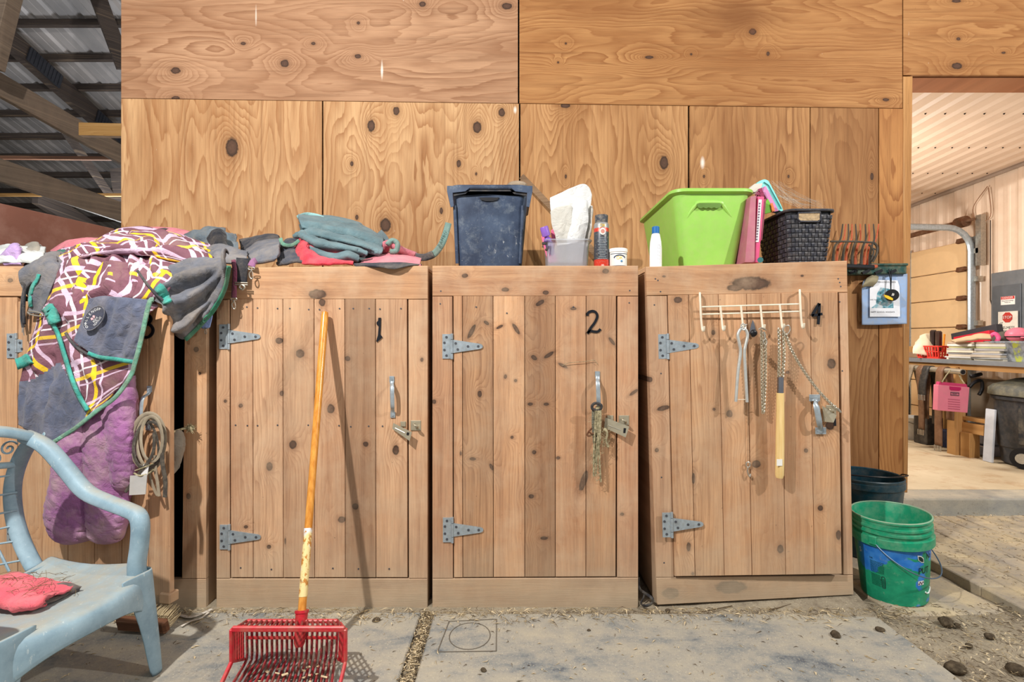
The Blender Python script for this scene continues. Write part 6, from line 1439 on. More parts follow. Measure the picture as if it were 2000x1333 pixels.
# seat: rows from back to front
mb = MB(); rows = []
prof = [(-.43, .335), (-.40, .325), (-.30, .318), (-.2, .322), (-.1, .338), (-.04, .35), (-.005, .349), (.018, .338), (.026, .318), (.029, .295), (.030, .268)]
for u, z in prof:
    r = []
    for k in range(19):
        w = k/18; v = -.012+(Wc+.024)*w; e = (2*w-1)**2
        f = max(0, (u+.1)/.12); rr_ = ch_(u-.03*e*f+.02*(1-e)*max(0, f), v, z+.022*e**2*(1 if u < -.05 else .6)-.012*(1-e)*(1 if u < 0 else 0)); 
        if u > .019: rr_.z -= (.345-z)*(-.1+1.25*e**1.5)
        r.append(rr_)
    rows.append(r)
mb.grid(rows); obj('seat', mb, M['chair'], ch, smooth='all', solid=.006, offs=0, subd=1)
def leg(u, v, ub, vb, z1, du, dv):
    """channel-section leg, wide at the top"""
    mb = MB(); rows = []
    for t in (0, .12, .3, .6, 1):
        uu, vv, z = u+(ub-u)*t, v+(vb-v)*t, z1*(1-t)+.002; w = .078*(1-t)**2.2+.044
        rows.append([ch_(uu-du*w*.95, vv+dv*.012, z), ch_(uu-du*w*.5, vv-dv*.004, z), ch_(uu, vv-dv*.004, z), ch_(uu+du*.004, vv+dv*.012, z), ch_(uu+du*.004, vv+dv*w*.6, z), ch_(uu-du*.004, vv+dv*w*.95, z)])
    mb.grid(rows); obj('leg', mb, M['chair'], ch, smooth='all', solid=.005, offs=0, subd=1)
leg(.012, .0, .03, -.02, .36, 1, 1); leg(.012, Wc, .03, Wc+.02, .36, 1, -1)
leg(-.40, .01, -.47, -.01, .34, -1, 1); leg(-.40, Wc-.01, -.47, Wc+.01, .34, -1, -1)
def sweep(name, pts, w, t, up, n=6, taper=None):
    cp = crom(pts, n); L = len(cp); mb = MB(); rows = []
    for i, q in enumerate(cp):
        d = (cp[min(i+1, L-1)]-cp[max(i-1, 0)]).normalized(); U = up[0].lerp(up[1], i/(L-1)) if isinstance(up, tuple) else up
        s = d.cross(U).normalized(); uu = s.cross(d).normalized(); k = w if taper is None else taper[0]+(taper[1]-taper[0])*i/(L-1)
        prf = [(-.5, -1), (-.46, -.2), (-.3, .25), (0, .4), (.3, .25), (.46, -.2), (.5, -1)]
        rows.append([q+s*k*a+uu*t*b for a, b in prf])
    mb.grid(rows); return obj(name, mb, M['chair'], ch, smooth='all', solid=.005, offs=0, subd=1)
ZU = Vector((0, 0, 1))
st_top = P(70, 858, 1.72)
for near in (0, 1):
    off = LT*(Wc*near) if near else Vector((0, 0, 0))
    def pp(x, y, Y): return P(x, y, Y)+off*1.0
    sweep('armrest', [pp(52, 846, 1.735), pp(95, 868, 1.73), pp(135, 912, 1.725), pp(172, 955, 1.715), pp(215, 976, 1.70), pp(252, 990, 1.68), pp(274, 1002, 1.665), pp(281, 1026, 1.655), pp(279, 1066, 1.652), pp(274, 1105, 1.652), pp(275, 1150, 1.655)], .058, .026, (Vector((.45, 0, .9)).normalized(), Vector((1, -.3, .15)).normalized()), 6, (.052, .05))
    sweep('back_stile', [pp(76, 852, 1.735), pp(48, 890, 1.75), pp(30, 945, 1.755), pp(32, 1005, 1.755), pp(48, 1060, 1.75), pp(72, 1108, 1.74)], .05, .016, (FW*-1).normalized()*-1, 6)
tl, tr_ = P(58, 846, 1.735), P(58, 846, 1.735)+LT*Wc
sweep('crest_rail', [tl+Vector((.01, 0, -.006)), tl.lerp(tr_, .2)+Vector((0, 0, .028)), tl.lerp(tr_, .5)+Vector((-.02, 0, .042)), tl.lerp(tr_, .8)+Vector((0, 0, .028)), tr_+Vector((.01, 0, -.006))], .05, .02, Vector((.3, 0, 1)).normalized(), 6)
def bk(w, y):   # point on the lattice back: w 0..1 across, y pixel height on the far stile
    q = P(34, y, 1.752); 
    if y < 920: q = P(34+(920-y)*.35, y, 1.748)
    if y > 1040: q = P(34+(y-1040)*.5, y, 1.75)
    return q+LT*(Wc*w)+FW*(-.03*math.sin(PI*w))
sweep('lower_scroll_rail', [bk(0, 908), bk(.25, 900), bk(.5, 896), bk(.75, 900), bk(1, 908)], .018, .01, FW, 5)
for y in (927, 962, 997, 1026, 1056, 1092):
    mb = MB(); mb.tube([bk(w/10, y-(4 if y < 1050 else 12)*math.sin(PI*w/10)) for w in range(11)], .0042, 6, flat=(1, .8)); obj('lattice_bar', mb, M['chair'], ch, smooth=True)
for w in (.14, .32, .5, .68, .86):
    mb = MB(); mb.tube([bk(w, y) for y in (1024, 1060, 1102)], .0042, 6); obj('lattice_bar', mb, M['chair'], ch, smooth=True)
for w in (.32, .5, .68):
    mb = MB(); mb.tube([bk(w, y) for y in (905, 960, 1026)], .0042, 6); obj('lattice_bar', mb, M['chair'], ch, smooth=True)
for w0, sg, y0 in ((.10, 1, 872), (.17, -1, 890), (.38, 1, 878), (.62, -1, 878), (.83, 1, 890), (.9, -1, 872)):
    mb = MB(); pts = []
    for k in range(26):
        a = k*.36; r = .003+.0011*k*.85; q = bk(w0, y0); pts.append(q+LT*(sg*r*math.cos(a))+Vector((0, 0, r*math.sin(a))))
    mb.tube(pts, .0032, 6); obj('scroll', mb, M['chair'], ch, smooth=True)
# red rag on the seat
rg = thing('fly_mask', P(60, 1160, 1.5), 'dirty coral red cloth with a dark lining crumpled on the garden chair seat', 'cloth')
def seat_y(px, py, z=.33): return (H-z)/((py-666.5)/1000)
def sp_(px, py, h=0): return (px, py, seat_y(px, py, .325+h))
mb = loft([[sp_(-40, 1126, .03), sp_(0, 1122, .035), sp_(40, 1118, .03), sp_(90, 1132, .03), sp_(150, 1142, .02)], [sp_(-40, 1150, .04), sp_(0, 1146, .045), sp_(44, 1144, .04), sp_(88, 1150, .035), sp_(130, 1152, .03)], [sp_(-40, 1172, .03), sp_(0, 1170, .03), sp_(40, 1178, .03), sp_(72, 1182, .03), sp_(100, 1166, .03)], [sp_(-40, 1184, .012), sp_(0, 1182, .012), sp_(36, 1186, .012), sp_(66, 1186, .012), sp_(86, 1178, .012)]], 10, 9, .016, 20, (1, .4, 0), 121); obj('coral_side', mb, fabric('coral_cloth', (222, 92, 106), .3), rg, smooth='all', solid=.006, offs=0)
mb = loft([[sp_(84, 1158, .03), sp_(108, 1142, .034), sp_(135, 1140, .03), sp_(160, 1146, .02)], [sp_(82, 1170, .02), sp_(106, 1156, .025), sp_(132, 1152, .02), sp_(156, 1150, .012)], [sp_(78, 1184, .01), sp_(104, 1176, .01), sp_(130, 1164, .008), sp_(150, 1154, .006)]], 8, 6, .005, 20, (1, 0, 0), 122); obj('dark_lining', mb, fabric('grey_lining', (92, 84, 82), .4), rg, smooth='all', solid=.005, offs=0)
random.seed(6); mb = MB()
for k in range(60):
    x, y = random.uniform(0, 150), random.uniform(1118, 1160); c = P(*sp_(x, y, random.uniform(.045, .052) if x < 100 else .02)); a = random.uniform(0, 6.3); L = random.uniform(.01, .03); d = Vector((math.cos(a)*L, math.sin(a)*L, random.uniform(0, .01))); mb.tube([c-d, c+Vector((.004, 0, .004)), c+d], .0006, 3, caps=False)
one('hay_wisps', mb, mat('hay_brown', (110, 92, 64), .9), 'thin brown hay wisps stuck to the coral cloth on the chair', 'hay', kind='stuff')
# ------------------------------------------------------------------ brush under the chair
bs = thing('push_brush', P(300, 1240, 1.93), 'wooden block brush with worn bristles on the floor behind the chair leg', 'brush')
Rb = rot(.25, 0, -.12); cbr = P(292, 1218, 1.93); cbr.z = .062
mb = MB(); mb.box(cbr+Vector((0, -.035, -.012)), (.2, .03, .055), Rb, b=.008); obj('brush_block', mb, wood('brush_block_wood', (112, 74, 50), (78, 50, 36), vertical=False, freq=60), bs)
mb = MB(); random.seed(2)
for i in range(26):
    for j in range(6):
        c = cbr+Rb @ Vector((-.092+i*.0074, -.018, -.026+j*.010)); d = Rb @ Vector((random.uniform(-.008, .008), .055, random.uniform(-.006, .012))); mb.tube([c, c+d], [.0022, .0014], 4, caps=False)
tag(obj('bristles', mb, mat('straw_bristle', (176, 158, 124), .9), bs), kind='stuff')
# white straps on the floor
def floor_px(x, y, z=.012): k = (H-z)/((y-666.5)/1000); return P(x, y, k)
for k, (pts, w) in enumerate((([(352, 1202), (372, 1206), (392, 1200), (414, 1190)], .016), ([(354, 1224), (372, 1214), (392, 1208), (408, 1196)], .010))):
    mb = MB(); mb.tube(crom([floor_px(x, y, .022) for x, y in pts], 6), w/2, 8, flat=(1, .25), up=(0, 0, 1)); one('plastic_strap', mb, mat('dirty_white_strap', (206, 198, 186), .6, 0, .3), ['wider pale plastic strip on the floor at the foot of cabinet three', 'narrow pale plastic strip in front of the wider one by cabinet three'][k], 'strap', smooth='all')
# metal hoop at the foot of cabinet four
mb = MB(); mb.tube(crom([P(1247, 1128, 2.16), P(1249, 1150, 2.14), P(1258, 1158, 2.12), P(1272, 1168, 2.08), P(1274, 1178, 2.08), P(1262, 1184, 2.07), P(1252, 1180, 2.1), P(1257, 1168, 2.12), P(1259, 1158, 2.13)], 6), .006, 8, flat=(1, .4)); one('rubber_loop', mb, mat('dark_loop', (44, 44, 48), .6, 0, .3), 'dark rubber loop poking out between cabinets two and four at floor level', 'loop', smooth='all')
# ------------------------------------------------------------------ buckets
N = NT('bucket_print'); p = N.obj(); X_, Y_, Z_ = N.xyz(p)
sp = N.noise(N.vm('MULTIPLY', p, (7.5, 7.5, 8.5)), 1, 4, .55, .35)
hz = N.mr(Z_, .05, .2, -.10, .07)
msk = N.math('MULTIPLY', N.mr(N.math('ADD', sp, hz), .515, .535), N.math('MULTIPLY', N.mr(Z_, .235, .24, 1, 0), N.mr(Y_, -.01, .03, 1, 0)))
gr = N.mix(N.mr(N.noise(p, 14, 6, .65), .35, .7), C(20, 132, 98), C(40, 166, 122))
c = N.mix(msk, gr, N.mix(N.mr(N.noise(p, 25, 5), .35, .7), C(34, 110, 196), C(62, 138, 214)))
c = N.mix(N.mr(N.noise(p, 30, 7, .72), .56, .75, 0, .5), c, C(150, 170, 148))
M['bucket'] = N.done(c, .42, 0, .35)
M['bucket_in'] = mat('bucket_rim_green', (24, 148, 108), .4, 0, .35, (150, 178, 150), .12, 12)
M['lip_dust'] = mat('dusty_bucket_lip', (126, 168, 138), .7, 0, .6, (176, 176, 150))
bkt = thing('bucket', (1.645, 2.205, .012), 'green plastic bucket with blue paint-like print, beside cabinet four', 'bucket')
hb2, rt, rbm = .352, .142, .118
mb = MB(); prof = [(.002, .004), (rbm-.008, .0), (rbm, .006), (rt-.008, hb2-.11), (rt-.006, hb2-.108)]
mb.lathe(prof, (0, 0, 0), 48)
Z0 = Vector(bkt.location)
def loc(mb): mb.v = [v+Z0 for v in mb.v]; return mb
obj('bucket_wall', loc(mb), M['bucket'], bkt, smooth=True)
mb = MB(); mb.lathe([(rt-.008, hb2-.108), (rt+.006, hb2-.107), (rt+.007, hb2-.074), (rt-.006, hb2-.070), (rt-.005, hb2-.058), (rt+.003, hb2-.057), (rt+.003, hb2-.048), (rt-.004, hb2-.046), (rt-.004, hb2-.036), (rt+.002, hb2-.035), (rt+.002, hb2-.026), (rt-.003, hb2-.024), (rt-.002, hb2-.008), (rt+.003, hb2-.006), (rt+.003, hb2), (rt-.001, hb2+.001), (rt-.005, hb2-.006), (rbm-.006, .014), (.002, .010)], (0, 0, 0), 48); obj('bucket_rim', loc(mb), M['bucket_in'], bkt, smooth=True)
mb = MB(); mb.tube([Vector((rt*math.cos(2*PI*k/48), rt*math.sin(2*PI*k/48), hb2+.001)) for k in range(48)], .0034, 6, True); obj('rim_edge', loc(mb), M['lip_dust'], bkt, smooth=True)
def bm(a, z, d=0): r = rbm+(rt-.008-rbm)*z/(hb2-.11)+d; return Vector((r*math.cos(a), r*math.sin(a), z))
# the camera sees the bucket from about this heading
hd_ = math.atan2(-2.205, -1.645)
ap = hd_-.42
mb = MB(); e1 = Vector(((rt+.008)*math.cos(ap), (rt+.008)*math.sin(ap), hb2-.082)); mb.box(e1, (.03, .012, .036), rot(0, 0, ap+PI/2), b=.003); 
e2 = Vector(((rt+.008)*math.cos(ap+PI), (rt+.008)*math.sin(ap+PI), hb2-.082)); o_ = obj('handle_lug', loc(mb), M['bucket_in'], bkt); mb = MB(); mb.box(e2, (.03, .012, .036), rot(0, 0, ap+PI/2), b=.003); obj('handle_lug', loc(mb), M['bucket_in'], bkt)
# wire bail lying down round the right front
pts = []
for k in range(25):
    t = k/24; a = ap+PI*t; dip = math.sin(PI*t); r = rt+.010+.012*dip; pts.append(Vector((r*math.cos(a), r*math.sin(a), hb2-.082-.135*dip**.9)))
mb = MB(); mb.tube(crom(pts, 2), .0024, 8); obj('bail_wire', loc(mb), mat('bail_steel', (92, 110, 130), .4, .5), bkt, smooth=True)
def bmap2(a0, z0): return lambda x, y, d: Z0+bm(a0+x/.158, z0+y, d)
M['bk_black'] = mat('bucket_black_print', (22, 46, 44), .5); M['bk_white'] = mat('bucket_white_print', (222, 228, 224), .5)
def btext(s, size, a0, z0, m, name='lettering'): t = text_mb(s, size, bmap2(a0, z0), .0012, 'LEFT'); return obj(name, t, m, bkt)
aR = hd_+.80
btext('Na', .036, aR+.22, .212, M['bk_black']); btext('PUT', .038, aR-.08, .155, M['bk_black'])
mb = MB(); f = bmap2(aR+.0, .207); mb.add([f(x, y, .0012) for x, y in [(-.018, .016), (0, .013), (.016, .002), (.020, -.018), (.004, -.016), (-.014, -.004)]], [list(range(6))]); obj('leaf_mark', mb, M['bk_white'], bkt)
mb = MB(); mb.add([f(x, y, .002) for x, y in [(-.014, .012), (0, .009), (.012, .0), (.015, -.014), (.003, -.012), (-.011, -.003)]], [list(range(6))]); mb2 = mb; obj('leaf_mark', mb2, M['bk_black'], bkt)
f = bmap2(aR+.02, .105); mb = MB(); mb.add([f(x, y, .0012) for x, y in [(-.017, -.009), (.017, -.009), (.017, .009), (-.017, .009)]], [(0, 1, 2, 3)]); obj('checker_mark', mb, M['bk_white'], bkt)
mb = MB()
for i, j in ((0, 0), (2, 0), (1, 1), (3, 1)): mb.add([f(-.015+i*.0075+a, -.006+j*.006+b, .002) for a, b in [(0, 0), (.007, 0), (.007, .006), (0, .006)]], [(0, 1, 2, 3)])
tag(obj('checker_squares', mb, mat('maroon_print', (96, 52, 78), .5), bkt), kind='stuff')
f = bmap2(aR+.42, .07); mb = MB(); mb.tube([f(.026*math.cos(k*.4)-.006, .018*math.sin(k*.4), .001) for k in range(9, 17)], .003, 5); obj('swirl_mark', mb, M['bk_white'], bkt)
aL = hd_-.42; mb = MB(); f = bmap2(aL, .06)
random.seed(9)
for r_ in range(22):
    z = .01+r_*.0046+(.006 if r_ > 10 else 0); x = -.03
    while x < (.032 if r_ > 10 else .012):
        w = random.uniform(.002, .007); mb.add([f(x, z, .001), f(x+w, z, .001), f(x+w, z+.0022, .001), f(x, z+.0022, .001)], [(0, 1, 2, 3)]); x += w+.0016
tag(obj('small_print', mb, mat('dark_green_print', (14, 78, 62), .5), bkt), kind='stuff')
mb = MB(); q = [f(.026+a, .008+b, .001) for a, b in [(-.005, 0), (.005, 0), (.007, .004), (.007, .044), (.005, .048), (-.005, .048), (-.007, .044), (-.007, .004)]]; mb.tube(q, .0014, 4, True)
for k in range(6): mb.add([f(.026+a, .012+k*.006+b, .001) for a, b in [(-.003, 0), (.003, 0), (.003, .003), (-.003, .003)]], [(0, 1, 2, 3)])
tag(obj('panel_mark', mb, M['bk_black'], bkt), kind='stuff')
btext('HA', .012, aL-.2, .185, M['bk_black']); btext('S', .03, hd_-1.0, .2, M['bk_white'])
bkt.rotation_euler = (math.radians(1), math.radians(-3.5), 0)
b2_ = thing('bucket', (1.83, 2.66, .01), 'dark teal bucket standing behind the green bucket', 'bucket')
Z0 = Vector(b2_.location); h3 = .40
mb = MB(); mb.lathe([(.002, .003), (.13, 0), (.135, .005), (.168, h3-.05), (.174, h3-.048), (.174, h3-.02), (.170, h3-.018), (.173, h3-.004), (.170, h3), (.165, h3-.004), (.13, .012), (.002, .01)], (0, 0, 0), 40); obj('bucket_wall', loc(mb), mat('dark_teal_plastic', (18, 58, 72), .4, 0, .15), b2_, smooth=True)
pts = [Vector((.176*math.cos(a)*1.0, -.05+.176*math.sin(a)*.55, h3-.018+.05*math.sin(a)**2)) for a in [PI*k/20 for k in range(21)]]
pts = [Vector((-.174, 0, h3-.03)), Vector((-.172, -.02, h3+.012)), Vector((-.14, -.11, h3+.022)), Vector((0, -.165, h3+.024)), Vector((.14, -.11, h3+.018)), Vector((.172, -.03, h3+.004)), Vector((.178, -.01, h3-.02)), Vector((.174, 0, h3-.035))]
mb = MB(); mb.tube(crom(pts, 6), .0035, 8); obj('bail_wire', loc(mb), M['black'], b2_, smooth=True)
# ------------------------------------------------------------------ manure clods, straw
N = NT('clod'); p = N.obj(); c = N.mix(N.mr(N.noise(p, 40, 5), .35, .7), C(70, 60, 48), C(116, 102, 82)); N.bump(N.noise(p, 90, 5, .7), .8, .01); M['clod'] = N.done(c, .95, 0, .1)
def clod(x, y, r, label, z=.014):
    c = floor_px(x, y, z+r*.4); mb = MB(); o = len(mb.v); mb.ball(c, r, 12, 8, (1.2, .9, .7), rot(0, 0, x))
    for i in range(len(mb.v)):
        d = mb.v[i]-c; mb.v[i] = c+d*(1+.3*noise.noise(d*60+c*9)); mb.v[i].z = max(mb.v[i].z, z-.003)
    one('dung_clod', mb, M['clod'], label, 'clod', 'dung clods on the floor', smooth='all')
clod(1632, 1240, .017, 'round dung clod on the mat, left of the pair below the bucket'); clod(1718, 1230, .014, 'round dung clod on the mat, right of the pair below the bucket', .014)
clod(1635, 1258, .004, 'tiny dung crumb just under the left clod of the pair'); clod(1304, 1193, .010, 'small dung clod at the foot of cabinet four', .014); clod(1150, 1232, .006, 'small dark pebble-like clod on the mat in front of cabinet two')
clod(1848, 1216, .026, 'dark flat dung clump in the dirt right of the mat', .0); clod(1870, 1222, .012, 'small clump just right of the dark flat dung clump', 0); clod(1932, 1243, .016, 'dung clump in the dirt near the right edge of the photo', 0); clod(1892, 1262, .012, 'dung clump in the dirt below the dark flat one', 0); clod(1866, 1306, .028, 'large dark dung clump at the bottom right of the floor', 0); clod(1985, 1308, .024, 'dark dung clump in the bottom right corner', 0); clod(815, 1246, .014, 'brown dung clump in the seam between the two mats', .004); clod(735, 1212, .014, 'grey dirt lump at the foot of cabinet one', .012); clod(945, 1310, .009, 'pale chip on the right mat near the bottom edge of the photo')
random.seed(21)
M['straw'] = mat('straw_blade', (168, 148, 112), .9, var=.3, scale=4); M['straw_dk'] = mat('dark_litter', (96, 80, 60), .95, var=.3, scale=4); M['chip'] = mat('pale_chip', (198, 180, 146), .9, var=.2, scale=4)
lit = {'straw': MB(), 'straw_dk': MB(), 'chip': MB()}
def bit(x, y, z, kind, L):
    a = random.uniform(0, 2*PI); d = Vector((math.cos(a), math.sin(a), random.uniform(-.12, .12)))*L/2; s = Vector((-d.y, d.x, 0)).normalized()*random.uniform(.0006, .0013 if kind != 'chip' else .004); c = Vector((x, y, z)); bend = Vector((random.gauss(0, L*.12), random.gauss(0, L*.12), .002))
    u = Vector((0, 0, .0012)); lit[kind].add([c-d, c+s+bend+u, c+d, c-s+bend+u, c+bend-u], [(0, 1, 2, 3), (0, 4, 1), (1, 4, 2), (2, 4, 3), (3, 4, 0)])
for k in range(1300):
    x = random.uniform(-2.1, 1.6); y = 2.06-abs(random.gauss(0, .05)); bit(x, y, .016+random.random()*.012, random.choice(['straw', 'straw_dk', 'chip', 'straw']), random.uniform(.01, .05))
for k in range(5200):
    x = random.uniform(1.42, 2.9); y = random.uniform(1.2, 2.12) if random.random() < .75 else random.gauss(3.1, .04)
    bit(x, y, .006+random.random()*.01, random.choice(['straw', 'straw_dk', 'chip', 'straw_dk']), random.uniform(.008, .04))
for k in range(1300): bit(random.gauss(-.337, .014), random.uniform(1.3, 2.06), .004+random.random()*.01, random.choice(['straw', 'chip', 'straw_dk']), random.uniform(.006, .03))
for k in range(600): bit(random.uniform(-2.1, 1.44), random.uniform(1.3, 2.05), .0155, random.choice(['straw', 'straw_dk', 'chip']), random.uniform(.006, .03))
for k in range(900): bit(random.uniform(2.05, 3.2), random.uniform(2.1, 3.15), .040, random.choice(['straw', 'straw_dk', 'chip']), random.uniform(.006, .03))
one('straw_litter', lit['straw'], M['straw'], 'loose straw scattered along the cabinet feet and floor', 'straw', kind='stuff')
one('dark_litter', lit['straw_dk'], M['straw_dk'], 'dark hay litter scattered over mats and dirt', 'litter', kind='stuff')
one('wood_chips', lit['chip'], M['chip'], 'pale wood chips sprinkled over the floor', 'chips', kind='stuff')
# long dark twigs at cabinet four
for k, (pts, l) in enumerate((([(1370, 1196), (1400, 1190), (1430, 1184)], 'dark thin twig lying along the foot of cabinet four, left one'), ([(1500, 1192), (1520, 1188), (1545, 1181)], 'dark thin twig lying along the foot of cabinet four, right one'))):
    mb = MB(); mb.tube(crom([floor_px(x, y, .02) for x, y in pts], 5), .0022, 5); one('twig', mb, M['straw_dk'], l, 'twig')
# ------------------------------------------------------------------ fork rack, tool rail and posters on the plywood
YW_ = 3.19
ra = thing('tool_rail', P(1715, 525, YW_), 'green plastic tool-holder rail screwed to the plywood beside cabinet four', 'rail')
M['rail'] = mat('green_rail', (34, 72, 66), .5, 0, .55, (140, 128, 96), .15, 12)
mb = MB(); mb.board([P(1640, 516, YW_-.05), P(1772, 515, YW_-.05), P(1772, 535, YW_-.05), P(1640, 537, YW_-.05)], .06, .006); obj('rail_body', mb, M['rail'], ra)
mb = MB(); mb.tube([P(1640, 518, YW_-.052), P(1772, 517, YW_-.052)], .008, 8); obj('rail_lip', mb, M['rail'], ra, smooth=True)
for x in (1665, 1690, 1715, 1742):
    mb = MB(); mb.beam(P(x-6, 534, YW_-.056), P(x+8, 528, YW_-.056), .008, .016); obj('gripper', mb, M['black'], ra)
M['orange'] = mat('orange_tine', (190, 92, 58), .6, 0, .4, (120, 96, 76), .2, 20); M['tine_dk'] = mat('dark_tine', (66, 60, 52), .6, 0, .35, (120, 104, 84))
fh = thing('pitchfork_head', P(1680, 525, 3.05), 'dark fork head with curved tines, hanging tines-up behind the basket', 'fork', 'fork heads on the tool rail')
Yf = 3.06
def tine(par, x0, xt, m, Y, yb=520, yt=438):
    mb = MB(); pts = [P(x0, yb, Y), P(x0+.5, yb-22, Y-.01), P(x0+4, yb-40, Y-.03), P((x0+xt)/2+5, (yb-40+yt)/2+8, Y-.02), P(xt, yt, Y+.01)]
    cp = crom(pts, 5); mb.tube(cp, [.0095-.0062*i/(len(cp)-1) for i in range(len(cp))], 6); obj('tine', mb, m, par, smooth=True)
for x0, xt in ((1627, 1646), (1646, 1657), (1664, 1671), (1682, 1690), (1699, 1706)): tine(fh, x0, xt, M['tine_dk'], Yf)
mb = MB(); mb.tube([P(1622, 472, Yf-.03), P(1665, 472, Yf-.03), P(1706, 474, Yf-.03)], .006, 8); obj('cross_bar', mb, M['tine_dk'], fh, smooth=True)
mb = MB(); mb.beam(P(1620, 519, Yf), P(1706, 522, Yf), .03, .022, bev=.004); obj('head_bar', mb, M['black'], fh)
mb = MB(); mb.tube(crom([P(1706, 474, Yf-.03), P(1713, 482, Yf-.03), P(1712, 496, Yf-.03), P(1704, 512, Yf-.02)], 5), .007, 8); mb.tube(crom([P(1697, 478, Yf-.03), P(1706, 490, Yf-.03), P(1702, 508, Yf-.03)], 5), .005, 6); mb.tube([P(1702, 484, Yf-.03), P(1711, 488, Yf-.03)], .004, 6); mb.tube([P(1700, 498, Yf-.03), P(1708, 502, Yf-.03)], .004, 6); obj('end_loop', mb, M['tine_dk'], fh, smooth=True)
fh = thing('pitchfork_head', P(1680, 525, 3.13), 'orange rusty fork head behind the dark one on the tool rail', 'fork', 'fork heads on the tool rail')
for x0, xt in ((1634, 1652), (1652, 1664), (1671, 1680), (1688, 1697), (1695, 1716)): tine(fh, x0, xt, M['orange'], 3.13, 522, 438)
mb = MB(); mb.beam(P(1628, 521, 3.13), P(1712, 521, 3.13), .03, .02, bev=.004); obj('head_bar', mb, M['orange'], fh)
# blue board with paper
bp = thing('clipboard', P(1726, 636, YW_), 'worn pale blue board with a curled top corner, hung below the tool rail', 'board')
mb = loft([[(1686, 548, 3.17), (1710, 536, 3.17), (1740, 535, 3.17), (1772, 535, 3.17)], [(1683, 566, 3.17), (1712, 566, 3.165), (1740, 566, 3.165), (1772, 566, 3.17)], [(1683, 605, 3.17), (1712, 605, 3.165), (1740, 604, 3.165), (1771, 604, 3.17)], [(1683, 635, 3.17), (1712, 635, 3.165), (1740, 634, 3.165), (1771, 633, 3.17)]], 6, 6, .003, 6, (0, 0, 1), 131); obj('blue_sheet', mb, mat('pale_blue_sheet', (150, 176, 214), .6, 0, .45, (176, 168, 150), .08, 10), bp, smooth='all', solid=.003, offs=0)
mb = loft([[(1693, 543, 3.15), (1706, 537, 3.15), (1716, 541, 3.15)], [(1686, 556, 3.13), (1700, 549, 3.12), (1713, 551, 3.13)], [(1683, 563, 3.15), (1694, 560, 3.14), (1704, 560, 3.15)]], 5, 5, .002, 9, (0, 0, 1), 132); obj('curled_corner', mb, mat('curl_back', (150, 140, 112), .8), bp, smooth='all', solid=.002, offs=0)
pp_ = thing('flyer', P(1728, 620, 3.15), 'white printed flyer with a blurred blue and grey picture, on the pale blue board', 'paper')
yp = 3.152
mb = MB(); mb.prism([P(x, y, yp) for x, y in [(1710, 547), (1753, 548), (1757, 560), (1758, 619), (1699, 619), (1699, 563), (1706, 560)]], (0, .002, 0)); obj('sheet', mb, mat('white_paper', (232, 234, 240), .8, 0, .15), pp_)
N = NT('flyer_picture'); p = N.obj(); n_ = N.noise(p, 26, 4, .6, .5); c = N.ramp(n_, [(.3, C(40, 52, 58)), (.45, C(96, 160, 176)), (.58, C(176, 190, 196)), (.72, C(224, 226, 228))]); pm = N.done(c, .8)
mb = MB(); mb.prism([P(x, y, yp-.001) for x, y in [(1702, 602), (1711, 594), (1713, 574), (1720, 562), (1745, 566), (1745, 602)]], (0, .001, 0)); obj('picture', mb, pm, pp_)
t = text_mb('OPEN SCHOOL NEEDS', .0115, lambda x, y, d: P(1731, 551.5, yp-.001)+Vector((x, 0, y))); obj('heading', t, M['print_dark'], pp_)
t = text_mb('HAPPY SCHOOL HOLIDAYS', .012, lambda x, y, d: P(1724, 610, yp-.001)+Vector((x, 0, y))); obj('footer', t, M['print_dark'], pp_)
t = text_mb('HIRE TEAM', .010, lambda x, y, d: P(1707, 586, yp-.001)+Vector((x, 0, y))); obj('caption', t, mat('grey_ink', (130, 130, 136), .8), pp_)
mdl = thing('tag_on_cord', P(1742, 590, 3.1), 'round black and yellow tag hanging on a black cord over the flyer', 'tag')
mb = MB(); mb.tube([P(1736, 526, 3.13), P(1739, 545, 3.12), P(1740, 566, 3.115)], .0035, 6); mb.tube([P(1741, 526, 3.13), P(1741, 545, 3.12), P(1740, 566, 3.115)], .0025, 6); obj('cord', mb, M['black'], mdl)
mb = MB(); mb.tube([P(1742, 577, 3.13), P(1742, 577, 3.108)], .036, 22); obj('disc', mb, M['black'], mdl)
mb = MB(); mb.prism([P(x, y, 3.1) for x, y in [(1727, 576), (1735, 578), (1744, 583), (1744, 587), (1736, 585), (1729, 581)]], (0, .006, 0)); obj('yellow_band', mb, M['print_yellow'], mdl)
mb = MB(); mb.tube([P(1745, 576, 3.108), P(1745, 576, 3.104)], .016, 14); obj('maroon_spot', mb, mat('maroon_spot_paint', (136, 40, 74), .5), mdl)
mb = MB(); [mb.beam(P(1742+k*2.6, 578, 3.102), P(1744+k*2.6, 573, 3.102), .002, .004) for k in range(3)]; tag(obj('spot_stripes', mb, M['print_white'], mdl), kind='stuff')
